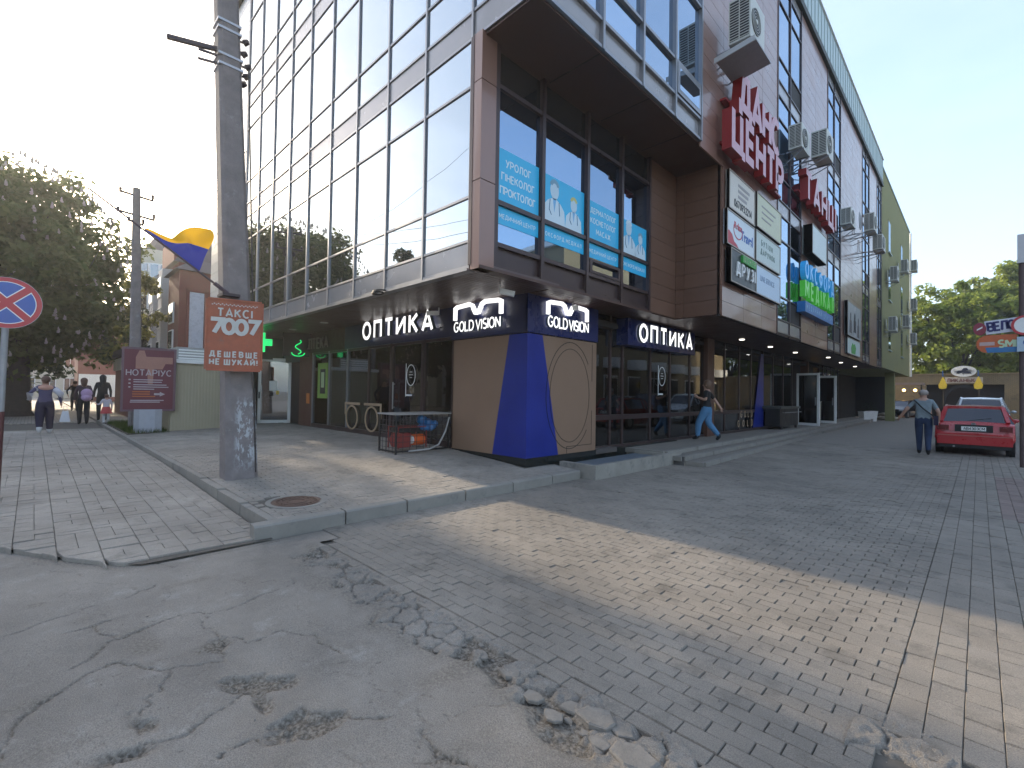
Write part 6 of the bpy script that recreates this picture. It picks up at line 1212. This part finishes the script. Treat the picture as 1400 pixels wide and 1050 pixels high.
# ================================================================ TREES
def tree(label, base, h, cx, rx, ry, rz_, cz_, nleaf, lm, trunk_r=.3, seed=1, leaf=.16, blossoms=0, clump=.9, gapf=.0, name='tree', lean=(0,0)):
    rn_ = np.random.RandomState(seed); t = thing(name, label, 'tree', base); b = Vector(base)
    m_b = mat('bark', (.055,.042,.035), .95, var=.3, scale=8, bump=.9, bscale=25); mb = MB(); c = Vector((cx[0], cx[1], cz_))
    fork = b + Vector((lean[0], lean[1], (cz_-b.z)*.45)); mb.tube([b-Z_*.1, b+Z_*.3, b.lerp(fork,.5), fork], [trunk_r*1.5, trunk_r*1.1, trunk_r*.95, trunk_r*.8], 10); part('trunk', mb, m_b, t)
    lim = MB(); tips = []
    for k in range(9):
        a = 6.283*k/9+rn_.rand(); e = c+Vector((math.cos(a)*rx*.65, math.sin(a)*ry*.65, rz_*(-.4+1.0*rn_.rand()))); mid = fork.lerp(e,.5)+Vector((0,0,rn_.rand()*.6)); lim.tube([fork-Z_*.2, mid, e], [trunk_r*.45, trunk_r*.25, trunk_r*.07], 6)
        for q in range(3): e2 = e+Vector(rn_.uniform(-1,1,3))*rx*.25; lim.tube([mid.lerp(e,.4+.2*q), e2], [trunk_r*.12, trunk_r*.03], 4)
    part('limbs', lim, m_b, t)
    # clumps on a noisy shell and inside
    nc = max(20, int(nleaf/90)); C_ = []
    while len(C_) < nc:
        v = rn_.normal(size=3); v /= np.linalg.norm(v); r_ = rn_.uniform(.45, 1.0)**.6
        bump = 1+.14*math.sin(v[0]*5+seed)+.12*math.sin(v[1]*6+v[2]*5+seed*2)
        if rn_.rand() < gapf and v[2] > .3: continue
        C_.append((c.x+v[0]*rx*r_*bump, c.y+v[1]*ry*r_*bump, c.z+v[2]*rz_*r_*bump, clump*rn_.uniform(.55,1.2)))
    C_ = np.array(C_); ii = rn_.randint(0, nc, nleaf); d = rn_.normal(size=(nleaf,3)); d /= np.linalg.norm(d, axis=1)[:,None]; rr = rn_.rand(nleaf)**.45
    ctr = C_[ii,:3]+d*(C_[ii,3]*rr)[:,None]*np.array([1,1,.7]); nrm = d*.6+rn_.normal(size=(nleaf,3))*.6+np.array([0,0,.5]); nrm /= np.linalg.norm(nrm, axis=1)[:,None]
    ax = np.cross(nrm, rn_.normal(size=(nleaf,3))); ax /= np.linalg.norm(ax, axis=1)[:,None]; ay = np.cross(nrm, ax); s = leaf*rn_.uniform(.6,1.25,nleaf)[:,None]
    V = np.stack([ctr-ax*s, ctr-ay*s*.5, ctr+ax*s, ctr+ay*s*.5], 1).reshape(-1,3)-np.array(base)
    me = bpy.data.meshes.new('crown'); me.vertices.add(len(V)); me.vertices.foreach_set('co', V.astype('f').ravel()); me.loops.add(nleaf*4); me.loops.foreach_set('vertex_index', np.arange(nleaf*4, dtype='i')); me.polygons.add(nleaf); me.polygons.foreach_set('loop_start', np.arange(0, nleaf*4, 4, dtype='i')); me.update(calc_edges=True); me.materials.append(lm)
    link(bpy.data.objects.new('crown', me), t)
    if blossoms:
        mb = MB()
        for k in range(blossoms):
            v = rn_.normal(size=3); v /= np.linalg.norm(v)
            if v[0] < -.2: v[0] *= -1
            p = Vector((c.x+v[0]*rx*1.03, c.y+v[1]*ry*1.03, c.z+v[2]*rz_*1.02)); hh = rn_.uniform(.14,.28)
            for q in range(7):
                f = q/7; mb.ball((p.x+rn_.uniform(-.02,.02), p.y+rn_.uniform(-.02,.02), p.z+hh*f), .065*(1-f*.8), .065*(1-f*.8), .04, 5, 4)
        part('blossom_candles', mb, mat('chestnut_blossom', (.42,.36,.31), .8, var=.1), t, kind='stuff')
    return t
lm1 = leaf_mat('chestnut_leaf', (.085,.115,.04), (.19,.20,.075), .5); lm2 = leaf_mat('spring_leaf', (.15,.21,.035), (.33,.37,.09), .5); lm3 = leaf_mat('dark_leaf', (.025,.045,.02), (.05,.07,.03), .35); lm4 = leaf_mat('yellow_leaf', (.16,.17,.04), (.26,.24,.07), .5)
tree('big horse chestnut with white blossom candles on the left pavement', (-32.8,-.55,.1), 13, (-33,-2.45), 5.2, 5.9, 5.3, 7.4, 95000, lm1, .5, 3, .17, 380, 1.0, .4, 'chestnut_tree')
tree('dark street tree behind the big chestnut far along the pavement', (-46,-.8,.1), 11, (-46,-1.5), 5, 4.6, 4.6, 7.4, 14000, lm3, .35, 8, .22)
tree('small pale yellow-green tree between the slim pole and the red brick tower', (-36,4.3,.1), 8, (-36,4.4), 1.3, 1.2, 2.6, 6.3, 2600, lm4, .1, 5, .13, clump=.5, gapf=.3)
tree('bushy green tree behind the slim pole low against the pale block', (-44,4.6,.1), 7, (-44,4.6), 2.2, 1.9, 2.8, 5.0, 5000, lm3, .15, 6, .16, clump=.7)
tree('light green tree behind the brick wall, left of the oval sign', (-1.5,72,.1), 15, (-2.6,72), 6.4, 5, 5.8, 8.6, 40000, lm2, .4, 11, .26)
tree('light green tree behind the brick wall to the right of the gate', (6.5,76,.1), 17, (6.2,76), 6.5, 6, 7.6, 10.0, 45000, lm2, .4, 12, .28)
tree('taller pale tree farther back above the brick wall', (1.5,92,.1), 19, (2,92), 7, 6, 7, 12.0, 18000, leaf_mat('pale_leaf', (.13,.17,.06), (.24,.27,.12), .5), .4, 13, .3, gapf=.4)
tree('green tree at the right end behind the brick wall', (14,74,.1), 15, (14,74), 6, 5, 6.5, 9.5, 16000, lm2, .4, 14, .28)
for k, (x, y, s) in enumerate(((-34,-13,6.4),(-43,-14,6.5),(-52,-13.4,6.8),(-25,-14.5,5.2))): tree(['leafy street tree across the road, mirrored in the facade','second leafy tree across the road, mirrored in the facade','third tree across the road, mirrored in the facade','spruce-like tree across the road, mirrored in the facade'][k], (x,y,0), s*1.8, (x,y), s*.5, s*.5, s*.75, s*1.15, 7000, lm3, .3, 20+k, .3)

# ================================================================ BACKGROUND BUILDINGS
m_brick = mat('red_brick', (.17,.04,.032), .85, var=.12, scale=6); m_cream = mat('cream_render', (.52,.48,.38), .85, var=.06); m_greyr = mat('pale_grey_render', (.45,.45,.46), .85, var=.06); m_win = mirror_glass('far_window', (.55,.6,.65), (.03,.035,.04), .35)
m_dro = mat('dark_roof', (.06,.05,.06), .7, var=.15)
def winp(b, x0, x1, y0, y1, z0, z1):
    w_ = ub('window', m_white, b, x0-.02, x1+.02, y0-.02, y1+.02, z0, z1); 
    dx = x1-x0; dy = y1-y0
    if dx > dy: ub('window_pane', m_win, b, x0+.07, x0+dx/2-.03, y0-.03, y1+.03, z0+.07, z1-.07); ub('window_pane', m_win, b, x0+dx/2+.03, x1-.07, y0-.03, y1+.03, z0+.07, z1-.07)
    else: ub('window_pane', m_win, b, x0-.03, x1+.03, y0+.07, y0+dy/2-.03, z0+.07, z1-.07); ub('window_pane', m_win, b, x0-.03, x1+.03, y0+dy/2+.03, y1-.07, z0+.07, z1-.07)
b1 = thing('brick_tower', 'red brick stair tower with a tall white glazed strip behind the kiosk', 'building', (-32.5,7,0))
part('wall', MB().box(-35,-32,5.65,8.8,0,8.3), m_brick, b1); part('roof', MB().add([(-35.2,5.4,8.3),(-31.8,5.4,8.3),(-31.8,9,8.3),(-35.2,9,8.3),(-34.4,6.2,9.0),(-32.6,6.4,9.1),(-32.6,8,9.1),(-34.4,8,9.0)], [(0,1,5,4),(1,2,6,5),(2,3,7,6),(3,0,4,7),(4,5,6,7),(0,3,2,1)]), m_dro, b1)
part('glazed_strip', MB().box(-31.99,-31.93,6.15,6.85,3.3,7.1), mat('white_glazing', (.5,.54,.6), .3), b1); part('strip_frame', MB().box(-31.99,-31.9,6.0,6.13,3.2,7.3).box(-31.99,-31.9,6.87,7.0,3.2,7.3).box(-31.99,-31.9,6.0,7.0,7.12,7.3), m_brick, b1)
for z in (3.8,5.4): winp(b1, -34.4,-33.2, 5.6,5.66, z, z+1.2)
part('hoarding', MB().box(-31.5,-27,5.5,5.6,0,3.1), m_greyr, b1)
b2 = thing('white_bay_house', 'white and red house with stacked bay windows left of the brick tower', 'building', (-38,6.5,0))
part('wall', MB().box(-43,-36,6.3,12,0,9.6), m_brick, b2); part('gable', MB().box(-41,-37,6.2,6.9,9.6,11.4), m_brick, b2); part('roof', MB().add([(-43.2,6.0,9.6),(-35.8,6.0,9.6),(-35.8,12.2,9.6),(-43.2,12.2,9.6),(-42,8,12.2),(-37,8,12.2)], [(0,1,5,4),(1,2,5),(2,3,4,5),(3,0,4),(0,3,2,1)]), m_dro, b2)
for (x0, x1, col) in ((-38.4,-36.6,m_greyr),(-41.6,-39.6,m_greyr)):
    part('bay', MB().add([(x0,6.3,2.6),(x0+.3,5.6,2.6),(x1-.3,5.6,2.6),(x1,6.3,2.6),(x0,6.3,9.2),(x0+.3,5.6,9.2),(x1-.3,5.6,9.2),(x1,6.3,9.2)], [(0,1,5,4),(1,2,6,5),(2,3,7,6),(3,0,4,7),(4,5,6,7),(0,3,2,1)]), col, b2)
    for z in (3.3,5.4,7.4): winp(b2, x0+.4, x1-.4, 5.56,5.61, z, z+1.3)
for z in (3.3,5.4,7.4): winp(b2, -36.01,-35.97, 6.6,8.0, z, z+1.3)
b3 = thing('cream_apartments', 'tall cream apartment block with rounded glazed balconies far behind', 'building', (-52,7,0))
part('wall', MB().box(-60,-50,6.9,14,0,13.2), m_cream, b3); part('roof', MB().cyl((-51.5,8.2,13.2),(-51.5,8.2,14.6), 1.9, 1.2, 16), m_dro, b3)
part('round_bay', MB().cyl((-50.2,7.2,1),(-50.2,7.2,13.2), 1.1, n=20), m_cream, b3)
for z in (2.6,5.3,8.0,10.7):
    part('window', MB().cyl((-50.2,7.2,z),(-50.2,7.2,z+1.35), 1.13, n=20), m_white, b3)
    for k in range(8): a = R(-160+k*36); c_ = Vector((-50.2+1.14*math.cos(a), 7.2+1.14*math.sin(a), z+.67)); part('window_pane', MB().obox(c_, Vector((-math.sin(a), math.cos(a), 0)), .26, Vector((math.cos(a), math.sin(a), 0)), .02, Z_, .58), m_win, b3)
b4 = thing('low_shops', 'low maroon and cream shops under the chestnut far along the pavement', 'building', (-34,3.4,0))
part('wall', MB().box(-34,-28,3.2,5.2,0,3.2), mat('maroon_wall', (.13,.03,.035), .7), b4); part('shop_window', MB().box(-27.99,-27.95,3.4,4.6,1.0,2.4), mat('dull_poster', (.4,.35,.28), .6), b4); part('roof', MB().box(-34.3,-27.7,3.0,5.4,3.2,3.5), m_dro, b4)
for k in range(4): ub('fascia_panel', m_cream, b4, -34+1.5*k, -32.6+1.5*k, 3.1,3.19, 2.5,3.1)
b5 = thing('distant_building', 'pale distant facade closing the street under the chestnut crown', 'building', (-90,0,0)); part('wall', MB().box(-95,-90,-14,5,0,9), m_cream, b5)
for k in range(9):
    for z in (1,4.2): winp(b5, -90.0,-89.96, -13+2*k,-11.8+2*k, z, z+1.8)
b6 = thing('distant_building', 'distant red brick building beside the pale facade end of the street', 'building', (-70,4,0)); part('wall', MB().box(-76,-70,3.4,9,0,8), m_brick, b6); part('shop_front', MB().box(-70,-69.95,3.5,8,.5,3), m_white, b6)
# across the street (mirrored in the facade)
for k, (x0, x1, y, h, m) in enumerate(((-62,-44,-19,15,m_cream),(-43,-30,-19,10,m_greyr),(-29,-14,-18,7,m_brick),(-84,-64,-18,13,m_brick),(-12,6,-20,9,m_cream))):
    b = thing('street_house', ['cream','grey','red brick','dark red','wide cream'][k]+' house across the street, mirrored in the glass facade', 'building', ((x0+x1)/2,y,0)); part('wall', MB().box(x0,x1,y-8,y,0,h), m, b); part('roof', MB().box(x0-.3,x1+.3,y-8.3,y+.3,h,h+.4), m_dro, b)
    z = 1.2
    while z < h-2:
        x = x0+1
        while x < x1-2: ub('window', m_win, b, x, x+1.3, y-.05, y+.04, z, z+1.7); x += 2.8
        z += 3.1
# building right of the alley with arched yellow windows, mirrored in the shop glass
b = thing('alley_house', 'sand coloured house right of the alley with rounded balconies, mirrored in the glass', 'building', (12,12,0)); part('wall', MB().box(10.5,22,18,62,0,8.5).box(11.5,22,28,44,8.5,13), mat('sand_render', (.25,.20,.12), .85, var=.06), b); part('roof', MB().box(10.2,22.3,17.7,62.3,8.5,8.8).box(11.2,22.3,27.7,44.3,13,13.4), m_white, b)
for k in range(11):
    y = 19+4*k
    ub('window_surround', m_white, b, 10.44, 10.5, y, y+2.2, .8, 3.4); ub('window', m_win, b, 10.4, 10.45, y+.15, y+2.05, .95, 3.25); g_ = MB()
    for q in range(7): g_.box(10.3, 10.33, y+.3*q+.1, y+.3*q+.13, .9, 3.3)
    for q in range(6): g_.box(10.3, 10.33, y, y+2.2, 1.0+.4*q, 1.03+.4*q)
    part('window_grille', g_, m_black, b); part('balcony', MB().cyl((10.5,y+1.1,4.0),(10.5,y+1.1,4.9), 1.2, n=20), m_white, b)
# back wall with the gate
m_oldb = mat('old_yellow_brick', (.24,.19,.11), .9, var=.25, scale=3, bump=.6, bscale=12, stain=((.14,.11,.08), 1.2, .55))
n = m_oldb.node_tree; br = n.nodes.new('ShaderNodeTexBrick'); br.inputs['Scale'].default_value = 1; br.inputs['Brick Width'].default_value = .26; br.inputs['Row Height'].default_value = .09; br.inputs['Mortar Size'].default_value = .012
mpn = n.nodes.new('ShaderNodeMapping'); mpn.inputs['Rotation'].default_value = (R(90),0,0); g_ = n.nodes.new('ShaderNodeNewGeometry'); n.links.new(g_.outputs['Position'], mpn.inputs[0]); n.links.new(mpn.outputs[0], br.inputs['Vector'])
s_ = n.nodes['Principled BSDF'].inputs['Base Color'].links[0].from_socket; n.links.new(s_, br.inputs['Color1']); n.links.new(s_, br.inputs['Color2']); br.inputs['Mortar'].default_value = (.12,.1,.075,1); n.links.new(br.outputs[0], n.nodes['Principled BSDF'].inputs['Base Color'])
BW = thing('brick_wall', 'old yellow-brown brick wall closing the alley', 'wall', (0,60.3,0))
part('wall', MB().box(-14,-3.6,60,60.6,0,4.0).box(1.6,20,60,60.6,0,4.0).box(-3.6,1.6,60,60.6,3.1,4.0), m_oldb, BW); part('coping', MB().box(-14,20,59.9,60.7,4.0,4.12), m_oldb, BW)
for x in (3.0,5.4,7.8,10.2): ub('pilaster', m_oldb, BW, x, x+.3, 59.85,60, 0,3.9)
part('arch', MB().ring((0,59.95,0), X_, Z_, -1.0, 1.2, 1.6, 1.9, .3, .2, 24, 0, 180), m_black, BW); part('gate_dark', MB().box(-3.6,1.6,60.62,60.7,0,3.1), m_darkin, BW)
for k in range(9): part('gate_bar', MB().box(-3.4+.6*k,-3.36+.6*k,60.0,60.04,0,2.6), m_black, BW)
GS = thing('gate_sign', 'long pale sign board over the alley gate', 'sign', (-1,59.7,3.3)); part('board', MB().box(-2.25,.25,59.55,59.7,3.2,3.75), mat('pale_board', (.5,.45,.38), .6), GS); write('ЛИКАНЬКА', (-2.1,59.54,3.31), X_, Z_, .3, .2, .02, mat('brown_print', (.18,.07,.06), .6), GS, letters=False, wid=2.1)
OS = thing('oval_sign', 'white oval sign with a dark bird emblem on top of the gate board', 'sign', (-1,59.6,4.1)); part('oval', MB().ring((0,59.55,0), X_, Z_, -1.0, 4.28, .85, .5, .84, .08, 32), m_white, OS); 
part('emblem', MB().plate([(x*.62, y*.72) for x, y in [(-.8,-.25),(-.6,.1),(-.25,.12),(.0,.4),(.35,.42),(.5,.15),(.2,.05),(.75,-.1),(.85,-.32),(.2,-.3),(-.1,-.12),(-.5,-.3)]], (-1.0,59.46,4.28), X_, Z_, .01), mat('emblem_dark', (.03,.035,.06), .6), OS)
for k, x in enumerate((-2.45,-.1)):
    t = thing('drop_flag', ['left','right'][k]+' yellow teardrop flag in front of the alley gate', 'flag', (x,59.2,2.3), 'teardrop flags at the gate'); part('sail', MB().plate([(x_*.7, z_*.75) for x_, z_ in [(0,0),(.42,.1),(.5,.5),(.3,1.1),(.1,1.6),(-.1,1.1),(-.35,.5),(-.3,.1)]], (x,59.2,2.65), X_, Z_, .03), mat('yellow_sail', (.75,.55,.05), .7), t); part('mast', MB().cyl((x+.1,59.25,0),(x+.1,59.25,3.95), .03, n=6), m_black, t); part('tip', MB().plate([(0,0),(.12,0),(.1,.5),(0,.6)], (x,59.19,3.8), X_, Z_, .03), mat('blue_sail', (.05,.12,.3), .7), t)
# lit cafe front under the yellow house
t = thing('cafe_stall', 'warm lit cafe stall under the yellow building end', 'stall', (-5,57,0)); part('counter', MB().box(-6.5,-3.8,57.5,58.5,0,1.1), mat('stall_wood', (.2,.09,.05), .6), t); part('canopy', MB().box(-6.8,-3.6,56.9,58.9,3.0,3.2), mat('stall_canopy', (.25,.2,.19), .7), t); part('post', MB().box(-6.7,-6.6,57,57.1,0,3).box(-3.8,-3.7,57,57.1,0,3), m_black, t)
for x in (-5.9,-5.0,-4.2): part('lamp', MB().ball((x,57.2,2.5), .13), m_lamp, t)
# right edge post with its signs
RP = thing('sign_post', 'dark maroon post at the right edge carrying shop signs', 'post', (.76,17,0)); part('post', MB().cyl((.76,17,0),(.76,17,5.2), .06, n=12), mat('brown_post', (.11,.075,.07), .7, .2, var=.2), RP); part('junction_box', MB().box(.68,.84,16.9,17.0,5.0,5.7), m_gal, RP)
RS = thing('bicycle_sign', 'white sign ВЕЛО with a red round logo on the right post', 'sign', (.4,16.95,3.2)); ca_ = Vector((1,.0,.0)); cb_ = Vector((0,0,1)); bO = Vector((.13,16.92,3.28)); ca_ = Vector((.99,0,.10)).normalized(); cb_ = Vector((-.10,0,.99)).normalized()
part('board', MB().plate([(0,0),(.58,0),(.58,.34),(0,.34)], bO+Y_*.03, ca_, cb_, .03), mat('sign_white', (.6,.6,.66), .5), RS); write('ВЕЛО', bO+ca_*.05+cb_*.08-Y_*.004, ca_, cb_, .2, .24, .004, mat('navy_print', (.02,.02,.12), .5), RS, wid=.48); part('round_logo', MB().ring(bO-Y_*.0, ca_, cb_, -.10, .16, .12, .16, .119, .03, 24), mat('logo_red', (.25,.03,.05), .5), RS)
part('logo_mark', MB().obox(bO+ca_*-.10+cb_*.17-Y_*.034, (1,0,.6), .06, Y_, .002, Z_, .02), m_white, RS)
SS = thing('smile_sign', 'rounded orange and blue sign with pale lettering under the ВЕЛО sign', 'sign', (.4,16.95,2.7)); so_ = Vector((-.05,16.95,2.82)); pts = arc(.2,.22,.2,.22,90,270,10)+[(.72,0),(.72,.44)]
part('board', MB().plate(pts, so_, X_, Z_, .05), mat('sign_orange', (.5,.11,.03), .45), SS); part('blue_band', MB().plate([(.2,-.0),(.72,-.0),(.72,.13),(.16,.13)], so_-Y_*.051, X_, Z_, .002), mat('sign_mid_blue', (.03,.16,.36), .45), SS); part('pale_band', MB().plate([(.06,.18),(.33,.18),(.33,.27),(.06,.27)], so_-Y_*.051, X_, Z_, .002), mat('pale_pink', (.5,.35,.33), .6), SS)
write('SМI', so_+X_*.4+Z_*.13-Y_*.053, X_, Z_, .17, .24, .004, mat('pale_green_letter', (.5,.62,.4), .5), SS, wid=.3)
RR = thing('round_road_sign', 'round white road sign with a red rim cut by the right edge', 'road sign', (.78,16.85,3.45)); part('rim', MB().ring((0,16.86,0), X_, Z_, .80, 3.46, .24, .24, .05, .02, 32), MATS['sign_red'], RR); part('face', MB().ring((0,16.87,0), X_, Z_, .80, 3.46, .2, .2, .199, .015, 32), m_white, RR)
RB = thing('parking_sign', 'pale blue square sign below the round road sign at the right edge', 'road sign', (.8,16.85,2.8)); part('plate', MB().box(.66,1.05,16.84,16.86,2.82,3.18), mat('pale_blue_plate', (.4,.5,.58), .5), RB); part('disc', MB().cyl((.86,16.84,3.04),(.86,16.835,3.04), .1, n=20), MATS['sign_blue'], RB)
# overhead wires
def wire(label, a, b, sag, r=.008):
    a = Vector(a); b = Vector(b); solo('overhead_wire', MB().tube([a.lerp(b, t/14)-Z_*sag*4*(t/14)*(1-t/14) for t in range(15)], r, 4), m_black, label, 'wire', tuple(a), 'overhead wires')
wire('thin overhead wire crossing the bright sky at upper left', (-8.45,1.0,6.3), (-20,1.85,8.1), .3, .006); wire('overhead wire running from the slim pole along the facade', (-20,2.7,8.1), (-8.3,2.3,5.4), .5, .006)
wire('faint wire rising out of the top left of the view', (-7.5,.75,9.5), (-20,1.9,7.4), .8, .006); wire('wire leaving the slim pole up the street', (-20,1.85,7.4), (-60,1.0,8), .8, .012)
for k in range(3): wire('street wire %s behind the camera, mirrored in the facade' % ['low','middle','high'][k], (-45,-6,8.0+k*.5), (14,-5,7.6+k*.5), .7, .015)
# ================================================================ HAZE (air volume added to imitate lens flare towards the sun)
hz = bpy.data.objects.new('haze', MB().box(-410,410,-410,410,-1.4,27).mesh('haze', None)); COL.objects.link(hz); hz['kind'] = 'stuff'
hm = bpy.data.materials.new('flare_haze_air'); hm.use_nodes = True; hn = hm.node_tree; hn.nodes.clear(); ho = hn.nodes.new('ShaderNodeOutputMaterial'); pv = hn.nodes.new('ShaderNodeVolumePrincipled')
pv.inputs['Color'].default_value = (.95,.95,.97,1); pv.inputs['Density'].default_value = .0012; pv.inputs['Anisotropy'].default_value = .55; hn.links.new(pv.outputs[0], ho.inputs['Volume']); hz.data.materials.append(hm)
